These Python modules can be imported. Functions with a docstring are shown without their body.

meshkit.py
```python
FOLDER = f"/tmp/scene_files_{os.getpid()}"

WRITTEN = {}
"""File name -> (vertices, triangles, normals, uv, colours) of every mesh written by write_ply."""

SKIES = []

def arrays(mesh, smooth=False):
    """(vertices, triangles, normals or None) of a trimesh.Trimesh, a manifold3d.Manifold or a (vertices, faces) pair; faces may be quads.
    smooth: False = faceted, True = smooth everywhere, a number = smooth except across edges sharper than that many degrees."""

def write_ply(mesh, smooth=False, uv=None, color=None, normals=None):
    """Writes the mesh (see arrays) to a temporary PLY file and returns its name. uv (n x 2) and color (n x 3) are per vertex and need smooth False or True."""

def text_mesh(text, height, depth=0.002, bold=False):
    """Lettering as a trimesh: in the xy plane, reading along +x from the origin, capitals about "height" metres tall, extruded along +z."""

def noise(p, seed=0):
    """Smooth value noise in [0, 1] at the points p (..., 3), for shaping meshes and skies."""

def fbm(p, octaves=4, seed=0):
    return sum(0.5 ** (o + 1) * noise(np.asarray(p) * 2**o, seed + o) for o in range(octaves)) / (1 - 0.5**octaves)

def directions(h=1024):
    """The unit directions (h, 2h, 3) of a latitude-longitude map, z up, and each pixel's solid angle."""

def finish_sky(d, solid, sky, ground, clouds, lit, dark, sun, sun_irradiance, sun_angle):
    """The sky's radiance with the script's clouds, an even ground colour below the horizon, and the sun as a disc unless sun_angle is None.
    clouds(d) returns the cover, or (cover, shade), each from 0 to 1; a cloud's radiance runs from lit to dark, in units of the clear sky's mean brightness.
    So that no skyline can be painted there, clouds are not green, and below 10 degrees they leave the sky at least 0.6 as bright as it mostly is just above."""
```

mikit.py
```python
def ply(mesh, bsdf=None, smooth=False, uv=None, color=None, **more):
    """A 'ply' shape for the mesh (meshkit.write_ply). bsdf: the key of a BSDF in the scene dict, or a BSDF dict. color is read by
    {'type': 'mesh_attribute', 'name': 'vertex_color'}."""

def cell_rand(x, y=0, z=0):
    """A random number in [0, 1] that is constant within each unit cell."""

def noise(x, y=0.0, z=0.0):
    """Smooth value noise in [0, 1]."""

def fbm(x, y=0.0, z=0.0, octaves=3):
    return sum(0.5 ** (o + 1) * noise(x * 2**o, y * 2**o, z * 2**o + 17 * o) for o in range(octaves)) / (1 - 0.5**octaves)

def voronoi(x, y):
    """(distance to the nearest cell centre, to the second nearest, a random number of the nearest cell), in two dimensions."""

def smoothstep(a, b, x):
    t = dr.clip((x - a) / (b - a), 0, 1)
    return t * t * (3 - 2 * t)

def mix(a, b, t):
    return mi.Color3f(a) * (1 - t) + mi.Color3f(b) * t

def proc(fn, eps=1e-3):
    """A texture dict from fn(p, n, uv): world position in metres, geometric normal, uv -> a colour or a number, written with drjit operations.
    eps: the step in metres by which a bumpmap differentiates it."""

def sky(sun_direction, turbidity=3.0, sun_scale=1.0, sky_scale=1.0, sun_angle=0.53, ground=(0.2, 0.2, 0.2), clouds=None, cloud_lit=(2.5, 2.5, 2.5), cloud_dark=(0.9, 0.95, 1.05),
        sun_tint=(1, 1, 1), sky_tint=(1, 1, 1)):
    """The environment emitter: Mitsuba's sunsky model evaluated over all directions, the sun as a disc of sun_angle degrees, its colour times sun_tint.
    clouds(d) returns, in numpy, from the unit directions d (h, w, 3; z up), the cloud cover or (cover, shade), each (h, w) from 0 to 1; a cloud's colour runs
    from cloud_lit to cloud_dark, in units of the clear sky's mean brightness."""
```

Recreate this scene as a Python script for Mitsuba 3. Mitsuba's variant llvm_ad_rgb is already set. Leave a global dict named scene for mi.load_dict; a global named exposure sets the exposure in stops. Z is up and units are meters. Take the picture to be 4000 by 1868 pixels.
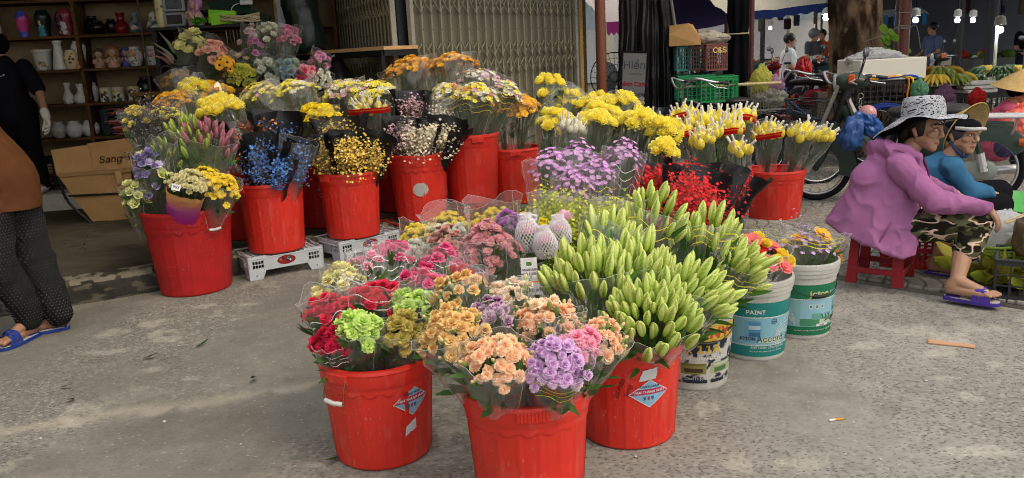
"""Flower stall at a market corner: red plastic bins of wrapped cut flowers on a concrete apron in front of a shop."""
import math, random
import numpy as np, trimesh, manifold3d, shapely.geometry as sg
import drjit as dr, mitsuba as mi
import mikit, meshkit
from mikit import proc, noise, fbm, voronoi, cell_rand, smoothstep, mix

TF = mi.ScalarTransform4f
scene, labels = {}, {}

# ---------------------------------------------------------------- camera, daylight, exposure
EYE, PITCH, ROLL = np.array([0, 0, 1.36]), math.radians(12.9), math.radians(2.86)
_f = np.array([0, math.cos(PITCH), -math.sin(PITCH)]); _u = np.array([0, math.sin(PITCH), math.cos(PITCH)])
_up = _u * math.cos(ROLL) + np.array([math.sin(ROLL), 0, 0])
scene['camera'] = {'type': 'perspective', 'fov': math.degrees(2 * math.atan(2000 / 3150)), 'fov_axis': 'x', 'near_clip': 0.05, 'far_clip': 400.0,
                   'to_world': TF().look_at(origin=EYE.tolist(), target=(EYE + _f).tolist(), up=_up.tolist())}
scene['sky'] = mikit.sky((0.55, -0.45, 0.85), turbidity=3, sun_scale=0.25, sun_angle=24, clouds=lambda d: 1.0, cloud_lit=(2.5, 2.5, 2.5))
exposure = 2.42

# ---------------------------------------------------------------- helpers
def lin(r, g, b):
    c = np.array([r, g, b], float) / 255
    return tuple(np.where(c <= 0.04045, c / 12.92, ((c + 0.055) / 1.055) ** 2.4).tolist())
RNG = np.random.default_rng(7)
U = lambda a=0.0, b=1.0: float(RNG.uniform(a, b))

def rot(axis, deg):
    return trimesh.transformations.rotation_matrix(math.radians(deg), axis)
def tr(x, y=None, z=None):
    return trimesh.transformations.translation_matrix(x if y is None else (x, y, z))
def sc(x, y=None, z=None):
    return np.diag([x, x if y is None else y, x if z is None else z, 1.0])
RX, RY, RZ = (lambda d: rot([1, 0, 0], d)), (lambda d: rot([0, 1, 0], d)), (lambda d: rot([0, 0, 1], d))
def frame(o, z, x=(1, 0, 0), s=1.0):
    """Matrix that takes +z to direction z at origin o."""
    z = np.asarray(z, float); z = z / np.linalg.norm(z); x = np.asarray(x, float)
    x = x - z * (x @ z)
    if np.linalg.norm(x) < 1e-3: x = np.array([0, 1.0, 0]) - z * z[1]
    x /= np.linalg.norm(x); m = np.eye(4)
    y = np.array([z[1] * x[2] - z[2] * x[1], z[2] * x[0] - z[0] * x[2], z[0] * x[1] - z[1] * x[0]]); m[:3, 0], m[:3, 1], m[:3, 2], m[:3, 3] = x * s, y * s, z * s, o
    return m
def apply(m, v):
    return np.asarray(v, float) @ m[:3, :3].T + m[:3, 3]

class MB:
    """Collects shapes, each with one colour (or one per vertex), into one mesh."""
    def __init__(self): self.v, self.f, self.c, self.n = [], [], [], 0
    def add(self, m, col=(.5, .5, .5), T=None, smooth=False):
        if isinstance(m, MB):
            v, f, c = m.arr()
        else:
            if hasattr(m, 'to_mesh'):
                q = m.to_mesh(); m = trimesh.Trimesh(q.vert_properties[:, :3], q.tri_verts, process=False)
            if isinstance(m, tuple): m = trimesh.Trimesh(np.asarray(m[0], float), np.asarray(m[1], int), process=False)
            c = np.asarray(col, float)
            if c.ndim > 1 and smooth: smooth = True
            if smooth is True: v, f = np.array(m.vertices), np.array(m.faces)
            elif smooth:
                m = trimesh.graph.smooth_shade(m, angle=math.radians(smooth), facet_minarea=None); v, f = np.array(m.vertices), np.array(m.faces)
            else:
                v = np.array(m.vertices)[np.array(m.faces)].reshape(-1, 3); c = c[np.array(m.faces).ravel()] if c.ndim > 1 else c; f = np.arange(len(v)).reshape(-1, 3)
            c = np.tile(c, (len(v), 1)) if c.ndim == 1 else c
        if T is not None:
            v = apply(T, v)
            if np.linalg.det(T[:3, :3]) < 0: f = f[:, ::-1]
        self.v.append(v); self.f.append(f + self.n); self.c.append(c); self.n += len(v)
        return self
    def arr(self): return np.vstack(self.v), np.vstack(self.f), np.vstack(self.c)
    def ply(self, bsdf):
        v, f, c = self.arr(); q, f, n = meshkit.arrays((v, f), True); k = np.clip(c, 0, 1)[f].mean(1) ** (.36 if bsdf == 'vc_petal' else .4545) * 239 + 8
        k = np.repeat(np.round(k), 3, 0); v, n = q[f].reshape(-1, 3), n[f].reshape(-1, 3)
        return {'type': 'ply', 'filename': meshkit.write_ply((v, np.arange(len(v)).reshape(-1, 3)), False, np.c_[k[:, 0] * 256 + k[:, 1], k[:, 2]], normals=n), 'face_normals': False, 'bsdf': {'type': 'ref', 'id': bsdf}}

# shapes
def box(sx, sy, sz, c=(0, 0, 0), bev=0.0):
    if bev <= 0:
        m = trimesh.creation.box((sx, sy, sz)); m.apply_translation(c); return m
    h = np.array([sx, sy, sz]) / 2; b = min(bev, h.min() * .95); p = []
    for s in np.ndindex(2, 2, 2):
        s = np.array(s) * 2 - 1
        for k in range(3):
            q = h - b; q[k] = h[k]; p.append(s * q)
    m = trimesh.convex.convex_hull(np.array(p)); m.apply_translation(c); return m
def grid_mesh(P, closed=False):
    """P: (a, b, 3) points -> (v, f). closed: the b direction wraps round."""
    a, b = P.shape[:2]; i, j = np.meshgrid(np.arange(a - 1), np.arange(b if closed else b - 1), indexing='ij')
    j2 = (j + 1) % b
    q = np.stack([i * b + j, i * b + j2, (i + 1) * b + j2, (i + 1) * b + j], -1).reshape(-1, 4)
    return P.reshape(-1, 3), np.vstack([q[:, [0, 1, 2]], q[:, [0, 2, 3]]])
def lathe(prof, n=24):
    prof = np.asarray(prof, float); a = np.arange(n) * 2 * math.pi / n
    P = np.stack([prof[:, None, 0] * np.cos(a), prof[:, None, 0] * np.sin(a), np.repeat(prof[:, 1:2], n, 1)], -1)
    return grid_mesh(P, True)
def tube(pts, r, sides=6, caps=True):
    p = np.asarray(pts, float); r = np.broadcast_to(np.asarray(r, float), (len(p),))
    t = np.gradient(p, axis=0); t /= np.linalg.norm(t, axis=1, keepdims=True) + 1e-12
    a = np.cross(t[0], [0, 0, 1.0] if abs(t[0, 2]) < .9 else [1.0, 0, 0]); a /= np.linalg.norm(a)
    rings, ang = [], np.arange(sides) * 2 * math.pi / sides
    for k in range(len(p)):
        a = a - t[k] * (a @ t[k]); a /= math.sqrt(a @ a) + 1e-12; u_ = t[k]; b = np.array([u_[1] * a[2] - u_[2] * a[1], u_[2] * a[0] - u_[0] * a[2], u_[0] * a[1] - u_[1] * a[0]])
        rings.append(p[k] + r[k] * (np.cos(ang)[:, None] * a + np.sin(ang)[:, None] * b))
    v, f = grid_mesh(np.array(rings), True)
    if caps:
        n = len(v); v = np.vstack([v, p[:1], p[-1:]]); k = np.arange(sides); k2 = (k + 1) % sides; L = (len(p) - 1) * sides
        f = np.vstack([f, np.stack([k2, k, k * 0 + n], 1), np.stack([L + k, L + k2, k * 0 + n + 1], 1)])
    return v, f
def rod(a, b, r, sides=8, r2=None):
    return tube([a, b], [r, r if r2 is None else r2], sides)
def ball(r=1.0, c=(0, 0, 0), sub=2, s=(1, 1, 1)):
    m = trimesh.creation.icosphere(sub, 1.0); v = m.vertices * r * np.array(s) + np.array(c); return trimesh.Trimesh(v, m.faces, process=False)
def extrude(poly, h):
    ms = [trimesh.creation.extrude_polygon(g, h, engine='earcut') for g in getattr(poly, 'geoms', [poly])]
    return ms[0] if len(ms) == 1 else trimesh.util.concatenate(ms)
def catmull(pts, n=8):
    p = np.asarray(pts, float); q = np.vstack([2 * p[0] - p[1], p, 2 * p[-1] - p[-2]]); out = []
    for i in range(1, len(q) - 2):
        for t in np.arange(n) / n:
            out.append(.5 * (2 * q[i] + (q[i + 1] - q[i - 1]) * t + (2 * q[i - 1] - 5 * q[i] + 4 * q[i + 1] - q[i + 2]) * t * t + (3 * q[i] - q[i - 1] - 3 * q[i + 1] + q[i + 2]) * t ** 3))
    return np.array(out + [p[-1]])
def blob(chains, edge=.02, it=8, extra=()):
    """One smooth body: hulls of the spheres along each chain [(point, radius), ...], joined."""
    M = []
    for ch in chains:
        sp = [manifold3d.Manifold.sphere(r, 20).translate(list(map(float, p))) for p, r in ch]
        M += [manifold3d.Manifold.batch_hull([sp[i], sp[i + 1]]) for i in range(len(sp) - 1)] if len(sp) > 1 else sp
    m = manifold3d.Manifold.batch_boolean(M + list(extra), manifold3d.OpType.Add).refine_to_length(edge)
    q = m.to_mesh(); t = trimesh.Trimesh(q.vert_properties[:, :3], q.tri_verts, process=True)
    return trimesh.smoothing.filter_taubin(t, lamb=.6, nu=.53, iterations=it)
def text(s, h, depth=.001, bold=False, center=True):
    m = meshkit.text_mesh(s, h, depth, bold)
    if center: m.apply_translation([-(m.bounds[0][0] + m.bounds[1][0]) / 2, 0, 0])
    return m
def wrap(m, r, ang0=0.0, z0=0.0, off=0.0, slope=0.0):
    """Bends a mesh of the xy plane round a cylinder of radius r (radius grows by slope per metre of height)."""
    m = m.copy() if hasattr(m, 'copy') else trimesh.Trimesh(*m, process=False)
    v = np.array(m.vertices); z = z0 + v[:, 1]; R = r + slope * z; a = ang0 + v[:, 0] / r; rr = R + off + v[:, 2]
    m.vertices = np.stack([rr * np.cos(a), rr * np.sin(a), z], 1); return m
def sub(m, edge):
    v, f = trimesh.remesh.subdivide_to_size(m.vertices, m.faces, edge, max_iter=8); return trimesh.Trimesh(v, f, process=False)

def jit(c, s=.1):
    c = np.asarray(c, float); return np.clip(c * (1 + U(-s, s)) * (1 + RNG.uniform(-s, s, 3) * .35), 0, 1)

# names, labels, parts
place = {}
_taken = {}
def numbered(k):
    n = _taken.get(k, -1) + 1; _taken[k] = n
    return k if n == 0 else f'{k}_{n:03d}'
def thing(name, label, cat, T=None, group=None):
    k = numbered(name); place[k] = np.eye(4) if T is None else T
    labels[k] = {'label': label, 'category': cat}
    if group: labels[k]['group'] = group
    return k
def part(root, name, mesh, bsdf='vc_matte', T=None, label=None, kind=None):
    """mesh: an MB or the dict of an earlier ply. Returns the part's key."""
    k = numbered(f'{root}__{name}'); top = root.split('__')[0]
    d = dict(mesh.ply(bsdf)) if isinstance(mesh, MB) else dict(mesh)
    M = place[top] if T is None else place[top] @ T
    if np.abs(M - np.eye(4)).max() > 1e-9: d['to_world'] = TF(M)
    scene[k] = d
    if label or kind: labels[k] = {a: b for a, b in (('label', label), ('kind', kind)) if b}
    return k
def single(name, mesh, label, cat, bsdf='vc_matte', T=None, group=None):
    k = thing(name, label, cat, T, group); d = dict(mesh.ply(bsdf)) if isinstance(mesh, MB) else dict(mesh)
    if T is not None: d['to_world'] = TF(T)
    scene[k] = d; return k
def struct(name, d, label=None):
    k = numbered(name); scene[k] = d; labels[k] = {'kind': 'structure', **({'label': label} if label else {})}; return k

# ---------------------------------------------------------------- materials
def own_color(p, n, uv):
    """The colour that MB.ply stores with each triangle (two channels in u, one in v), so that meshes of one BSDF can be joined."""
    r = dr.floor((uv.x + .5) / 256); c = (mi.Color3f(r, uv.x - r * 256, uv.y) - 8) / 239
    return dr.power(dr.clip(c, 0, 1), 2.2)
VC = proc(own_color)
def two(d): return {'type': 'twosided', 'bsdf': d}
def matte(col): return two({'type': 'diffuse', 'reflectance': col})
def shiny(col, alpha=.2, ior=1.45): return two({'type': 'roughplastic', 'diffuse_reflectance': col, 'alpha': alpha, 'int_ior': ior, 'distribution': 'ggx', 'nonlinear': False})
scene['vc_matte'] = matte(VC)
scene['vc_satin'] = shiny(VC, .25)
scene['vc_gloss'] = shiny(VC, .09)
scene['vc_metal'] = two({'type': 'roughconductor', 'alpha': .2, 'specular_reflectance': VC, 'distribution': 'ggx'})
scene['vc_petal'] = {'type': 'principledthin', 'base_color': VC, 'roughness': .6, 'diff_trans': .4, 'spec_trans': 0.0, 'eta': 1.4}
scene['vc_leaf'] = {'type': 'principledthin', 'base_color': VC, 'roughness': .45, 'diff_trans': .4, 'spec_trans': 0.0, 'eta': 1.45}
scene['cellophane'] = {'type': 'blendbsdf', 'weight': .08, 'a': {'type': 'thindielectric', 'int_ior': 1.4},
                       'b': {'type': 'principledthin', 'base_color': {'type': 'rgb', 'value': (.85, .86, .87)}, 'roughness': .3, 'diff_trans': 1.0, 'spec_trans': 0.0, 'eta': 1.5}}
scene['film'] = {'type': 'principledthin', 'base_color': VC, 'roughness': .25, 'diff_trans': 1.2, 'spec_trans': 0.0, 'eta': 1.5}

# ================================================================ the ground
def apron_color(p, n, uv):
    big = fbm(p.x * .9 + 3, p.y * .9, 0, 3); worn = fbm(p.x * 2.3, p.y * 2.3 + 9, 0, 4)
    fine = fbm(p.x * 60, p.y * 60, 0, 3); mid = fbm(p.x * 14, p.y * 14, 5, 3)
    d1, d2, r = voronoi(p.x * 42 + noise(p.x * 9, p.y * 9) * 1.5, p.y * 60)
    e1, e2, q = voronoi(p.x * 46 + 7 + noise(p.x * 8, p.y * 8) * 2, p.y * 96 + noise(p.x * 8, p.y * 8, 3) * 2)
    rough = smoothstep(.42, .60, fbm(p.x * 1.1 + 20 + p.y * .25, p.y * .8 - p.x * .3, 2, 3) + smoothstep(.1, 1.6, p.x - (p.y - 2.6) * .1) * .22)
    base = mix(mix(lin(110, 107, 100), lin(130, 127, 119), big), mix(lin(134, 132, 126), lin(152, 150, 144), big), smoothstep(-.6, .9, p.x + (noise(p.x * 2, p.y * 2) - .5) * .8) * .8 + .2 * rough) * (.86 + .28 * worn)  # darker to the left: older brownish concrete, with its dimmer daylight painted in too
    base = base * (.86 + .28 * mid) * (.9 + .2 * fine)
    grit = mix(lin(90, 88, 82), lin(168, 164, 155), r) * (.75 + .5 * fine)
    base = mix(base, grit, rough * smoothstep(.46, .30, d1) * .55)
    chip = smoothstep(.30, .22, e1) * smoothstep(.62, .7, q) * (.35 + .65 * rough)
    base = mix(base, mi.Color3f(*lin(66, 63, 57)), chip * .7)
    pale = smoothstep(.30, .22, e1) * smoothstep(.06, .02, q)
    base = mix(base, mi.Color3f(*lin(190, 187, 180)), pale * .45)
    # mortar seams of old repairs
    def seam(a, b, c, w):
        return smoothstep(w, 0, dr.abs(a * p.x + b * p.y - c + (noise(p.x * 3, p.y * 3) - .5) * .12 + (mid - .5) * .10)) * smoothstep(.3, .6, worn + mid * .3)
    base = mix(base, mi.Color3f(*lin(196, 188, 168)), seam(-.29, .957, 3.40, .08) * .28 * smoothstep(.2, -.2, p.x))
    base = mix(base, mi.Color3f(*lin(190, 184, 168)), seam(-.35, .937, 2.46, .04) * .3 * smoothstep(.2, -.2, p.x))
    base = mix(base, mi.Color3f(*lin(205, 200, 185)), smoothstep(.62, .75, fbm(p.x * 7, p.y * 7, 8, 3)) * rough * .28 * (.4 + fine))
    stain = smoothstep(.60, .74, fbm(p.x * 1.6 + 50, p.y * 2.4, 1, 4))
    return base * (1 - .14 * stain)
def apron_height(p, n, uv):
    d1, d2, r = voronoi(p.x * 42 + noise(p.x * 9, p.y * 9) * 1.5, p.y * 60)
    rough = smoothstep(.42, .60, fbm(p.x * 1.1 + 20 + p.y * .25, p.y * .8 - p.x * .3, 2, 3) + smoothstep(.1, 1.6, p.x - (p.y - 2.6) * .1) * .22)
    e1, e2, q = voronoi(p.x * 46 + 7 + noise(p.x * 8, p.y * 8) * 2, p.y * 96 + noise(p.x * 8, p.y * 8, 3) * 2)
    return .0035 * rough * smoothstep(.5, .2, d1) * r + .0025 * fbm(p.x * 25, p.y * 25, 0, 3) - .003 * smoothstep(.30, .2, e1) * smoothstep(.72, .8, q) + .012 * fbm(p.x * 2.5, p.y * 2.5, 0, 3)
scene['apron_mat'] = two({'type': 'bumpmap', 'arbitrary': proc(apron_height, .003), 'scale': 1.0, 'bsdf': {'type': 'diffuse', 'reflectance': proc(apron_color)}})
def flat(poly, z, bsdf, h=None):
    """A level sheet (or a slab h thick with its top at z) over a polygon."""
    m = extrude(sg.Polygon(poly), h or .001); v = np.array(m.vertices); v[:, 2] += z - (h or .001)
    if h is None:
        f = np.array(m.faces); nrm = np.cross(v[f[:, 1]] - v[f[:, 0]], v[f[:, 2]] - v[f[:, 0]]); f = f[nrm[:, 2] > 1e-9]; return mikit.ply((v, f), bsdf)
    return mikit.ply((v, np.array(m.faces)), bsdf)
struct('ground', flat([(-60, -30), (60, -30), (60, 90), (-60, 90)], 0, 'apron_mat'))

# raised pavement in front of the shop, with its kerb
KERB = np.array([(-6.2, 3.1), (-2.72, 4.70), (-2.28, 4.92), (-1.85, 5.26), (-.1, 6.50)])
def pave_color(p, n, uv):
    a = fbm(p.x * 1.3, p.y * 1.3, 0, 4); b = fbm(p.x * 9, p.y * 22, 3, 4); f = fbm(p.x * 70, p.y * 70, 0, 2)
    base = mix(lin(60, 57, 50), lin(96, 91, 79), a) * (.72 + .56 * b) * (.9 + .2 * f)
    return mix(base, mi.Color3f(*lin(52, 50, 44)), smoothstep(.55, .7, fbm(p.x * 5, p.y * 9, 7, 4)) * .35)
scene['pavement_mat'] = two({'type': 'bumpmap', 'arbitrary': proc(lambda p, n, uv: .012 * fbm(p.x * 6, p.y * 12, 0, 4) + .002 * fbm(p.x * 60, p.y * 60, 0, 2), .004), 'scale': 1.0,
                             'bsdf': {'type': 'diffuse', 'reflectance': proc(pave_color)}})
def kerb_color(p, n, uv):
    a = fbm(p.x * 7, p.y * 7, p.z * 14, 4); b = fbm(p.x * 30, p.y * 30, p.z * 30, 3)
    base = mix(lin(36, 35, 33), lin(72, 70, 64), a) * (.75 + .5 * b)
    worn = smoothstep(.56, .62, fbm(p.x * 14 + 3, p.y * 14, p.z * 30, 4)) * .3
    edge = smoothstep(.42, .52, noise(p.x * 22, p.y * 22, 3)) * dr.select(p.z > .118, 1.0, 0.0)
    worn = dr.maximum(worn, edge * .8)
    return mix(base, mi.Color3f(*lin(140, 134, 118)) * (.75 + .5 * b), worn * .8)
scene['kerb_mat'] = two({'type': 'bumpmap', 'arbitrary': proc(lambda p, n, uv: .012 * fbm(p.x * 9, p.y * 9, p.z * 9, 4), .004), 'scale': 1.0,
                         'bsdf': {'type': 'diffuse', 'reflectance': proc(kerb_color)}})
def offset_line(L, d):
    L = np.asarray(L, float); t = np.gradient(L, axis=0); t /= np.linalg.norm(t, axis=1, keepdims=True); return L + d * np.stack([-t[:, 1], t[:, 0]], 1)
_s = np.linspace(0, 1, 60); _d = np.r_[0, np.cumsum(np.linalg.norm(np.diff(KERB, axis=0), axis=1))]; _k = np.stack([np.convolve(np.pad(np.interp(_s * _d[-1], _d, KERB[:, i]), 3, 'reflect', reflect_type='odd'), np.ones(7) / 7, 'valid') for i in (0, 1)], 1); _prof = [(0, -.05), (.006, .06), (.012, .105), (.03, .132), (.06, .1445), (.17, .149), (.17, -.05)]
_ring = np.stack([np.c_[offset_line(_k, d + .0), np.full(len(_k), z)] for d, z in _prof], 1)
_ring = _ring + np.array([1, 1, .5]) * .012 * (meshkit.noise(_ring * 7) - .5)[..., None]
struct('kerb', mikit.ply(grid_mesh(_ring), 'kerb_mat', smooth=50))
_in = offset_line(_k, .16)
struct('pavement', flat([tuple(q) for q in _in] + [(.25, 9.2), (1.2, 11.0), (-9, 11.0), (-9, 4.4)], .145, 'pavement_mat', .16))

# flush pavement on the right: relief tiles on a slab, square to its edge
RP0, RA = np.array([1.837, 4.499]), math.radians(-46.0)
RU, RV = np.array([math.cos(RA), math.sin(RA)]), np.array([-math.sin(RA), math.cos(RA)])
def rp(a, b): return tuple(RP0 + RU * a + RV * b)
struct('pavement', flat([rp(-2.75, .0), rp(9, 0), rp(9, 40), rp(-30, 40), (-6, 30), (1.2, 11.01), (.26, 9.2), (-.02, 6.55)], .018, 'pavement_grey', .06))
def slab_color(p, n, uv):
    return mix(lin(88, 86, 80), lin(128, 125, 117), fbm(p.x * 2, p.y * 2, 0, 4)) * (.8 + .4 * fbm(p.x * 40, p.y * 40, 0, 3))
scene['pavement_grey'] = matte(proc(slab_color))
_ca, _sa = math.cos(RA), math.sin(RA)
def fan(p):
    x = ((p.x - RP0[0]) * _ca + (p.y - RP0[1]) * _sa) / .30; y = (-(p.x - RP0[0]) * _sa + (p.y - RP0[1]) * _ca) / .30
    cx, cy = dr.floor(x), dr.floor(y); fx, fy = x - cx, y - cy
    flip = cell_rand(cx, cy) > .5
    d = dr.sqrt(dr.square(dr.select(flip, fx, 1 - fx)) + dr.square(fy)) * 3.6
    w = d - dr.floor(d)
    g = smoothstep(.10, .04, dr.abs(w - .5)) ; e = dr.atan2(fy, dr.select(flip, fx, 1 - fx) + 1e-4) * 5 + dr.floor(d) * .5
    g2 = smoothstep(.08, .03, dr.abs(e - dr.floor(e) - .5))
    return dr.maximum(g, g2 * smoothstep(.6, 1.0, d)), cell_rand(cx, cy, 4)
def tile_color(p, n, uv):
    g, r = fan(p); a = fbm(p.x * 3, p.y * 3, 2, 4); f = fbm(p.x * 50, p.y * 50, 0, 3)
    base = mix(lin(118, 115, 108), lin(160, 157, 150), a) * (.85 + .25 * r) * (.8 + .4 * f)
    return mix(base, mi.Color3f(*lin(70, 67, 60)), g * (.45 + .5 * f))
scene['paver_mat'] = two({'type': 'bumpmap', 'arbitrary': proc(lambda p, n, uv: -.004 * fan(p)[0] + .002 * fbm(p.x * 40, p.y * 40, 0, 3), .003), 'scale': 1.0,
                          'bsdf': {'type': 'diffuse', 'reflectance': proc(tile_color)}})
_tile = mikit.ply(box(.293, .293, .018, (0, 0, .009), .004), 'paver_mat')
for i in range(-9, 8):
    for j in range(0, 14):
        c = rp((i + .5) * .30, (j + .5) * .30)
        if c[0] > .75 and c[1] < 8.3 and c[0] / c[1] < .72:
            k = numbered('pavement_001__tile')
            scene[k] = {**_tile, 'to_world': TF(tr(c[0], c[1], .0175 + U(-.0012, .0015)) @ RZ(-46 + U(-.5, .5)))}

# raised shop floor with a step
SA = math.radians(10); SU, SV = np.array([math.cos(SA), math.sin(SA)]), np.array([-math.sin(SA), math.cos(SA)])
BK0 = np.array([-4.2, 8.30])                                   # a point on the front of the bookcase
def bk(a, b=0.0, z=0.0): return np.array([*(BK0 + SU * a + SV * b), z])
def step_color(p, n, uv):
    return mix(lin(140, 136, 126), lin(176, 172, 162), fbm(p.x * 3, p.y * 3, p.z * 6, 4)) * (.8 + .4 * fbm(p.x * 40, p.y * 40, p.z * 40, 3))
scene['step_mat'] = matte(proc(step_color))
struct('shop_floor', flat([tuple(bk(-4, -.85)[:2]), tuple(bk(1.9, -.85)[:2]), tuple(bk(3.3, -1.0)[:2]), (-.55, 8.45), (-1.5, 12.2), (-9, 12.2)], .30, 'step_mat', .154))

# ================================================================ the shop building: walls, ceiling, eave
def plaster(c1, c2):
    return lambda p, n, uv: mix(c1, c2, fbm(p.x * 2, p.y * 2, p.z * 2, 4)) * (.88 + .24 * fbm(p.x * 18, p.y * 18, p.z * 18, 3))
scene['wall_dark'] = matte(proc(plaster(lin(120, 108, 84), lin(150, 136, 106))))
def yellow_color(p, n, uv):
    a = fbm(p.x * 12, p.y * 12, p.z * 6, 4)
    return mix(mix(lin(212, 178, 92), lin(186, 150, 76), fbm(p.x * 40, p.y * 40, p.z * 40, 3)), mi.Color3f(*lin(216, 206, 176)), smoothstep(.5, .62, a))
scene['wall_yellow'] = matte(proc(yellow_color))
scene['ceiling_mat'] = matte(proc(plaster(lin(206, 204, 196), lin(222, 220, 214))))
def slabwall(a, b, z0, z1, th, bsdf, name, label, root=None):
    a, b = np.array(a, float), np.array(b, float); L = np.linalg.norm(b - a)
    m = mikit.ply(box(L, th, z1 - z0, (L / 2, 0, (z0 + z1) / 2)), bsdf)
    T = tr(a[0], a[1], 0) @ RZ(math.degrees(math.atan2(*(b - a)[::-1])))
    if root: return part(root, name, m, T=T)
    k = numbered(name); scene[k] = {**m, 'to_world': TF(T)}; labels[k] = {'label': label, 'category': 'wall'}; place[k] = np.eye(4); return k
GA, GB = np.array([-.83, 7.55]), np.array([.86, 9.90])          # the ends of the right-hand folding gate
shop = thing('shop_building', 'dim open-fronted shop building behind the flower stall, with gates and a deep eave', 'building')
slabwall(bk(-4.5, .62)[:2], (-1.2, 9.7), 0, 3.2, .12, 'wall_dark', 'back_wall', '', shop)
slabwall((-9, 3.6), (-9.4, 9.3), 0, 3.2, .12, 'wall_dark', 'side_wall', '', shop)
slabwall(GA + (-.05, .05), GB + (.02, .03), 2.55, 3.2, .18, 'wall_dark', 'gate_lintel', '', shop)
slabwall((-1.25, 9.62), GB + (-.2, .75), 0, 3.2, .12, 'wall_dark', 'inner_wall', '', shop)
part(shop, 'ceiling', flat([(-9.4, 3.0), (-2.5, 4.1), (-.1, 5.9), (1.75, 8.6), (1.2, 10.9), (-9.4, 10.9)], 3.35, 'ceiling_mat', .12))

nb = thing('neighbour_house', 'unseen plain house added on the left to block the sky and darken that side', 'building')  # out of view, added to block the sky and darken the left side
part(nb, 'wall', mikit.ply(box(6, 14, 8, (-10.2, -5.2, 4)), 'wall_dark')); part(nb, 'roof', mikit.ply(box(6.6, 14.6, .2, (-10.2, -5.2, 8.1)), 'ceiling_mat'))

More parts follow.
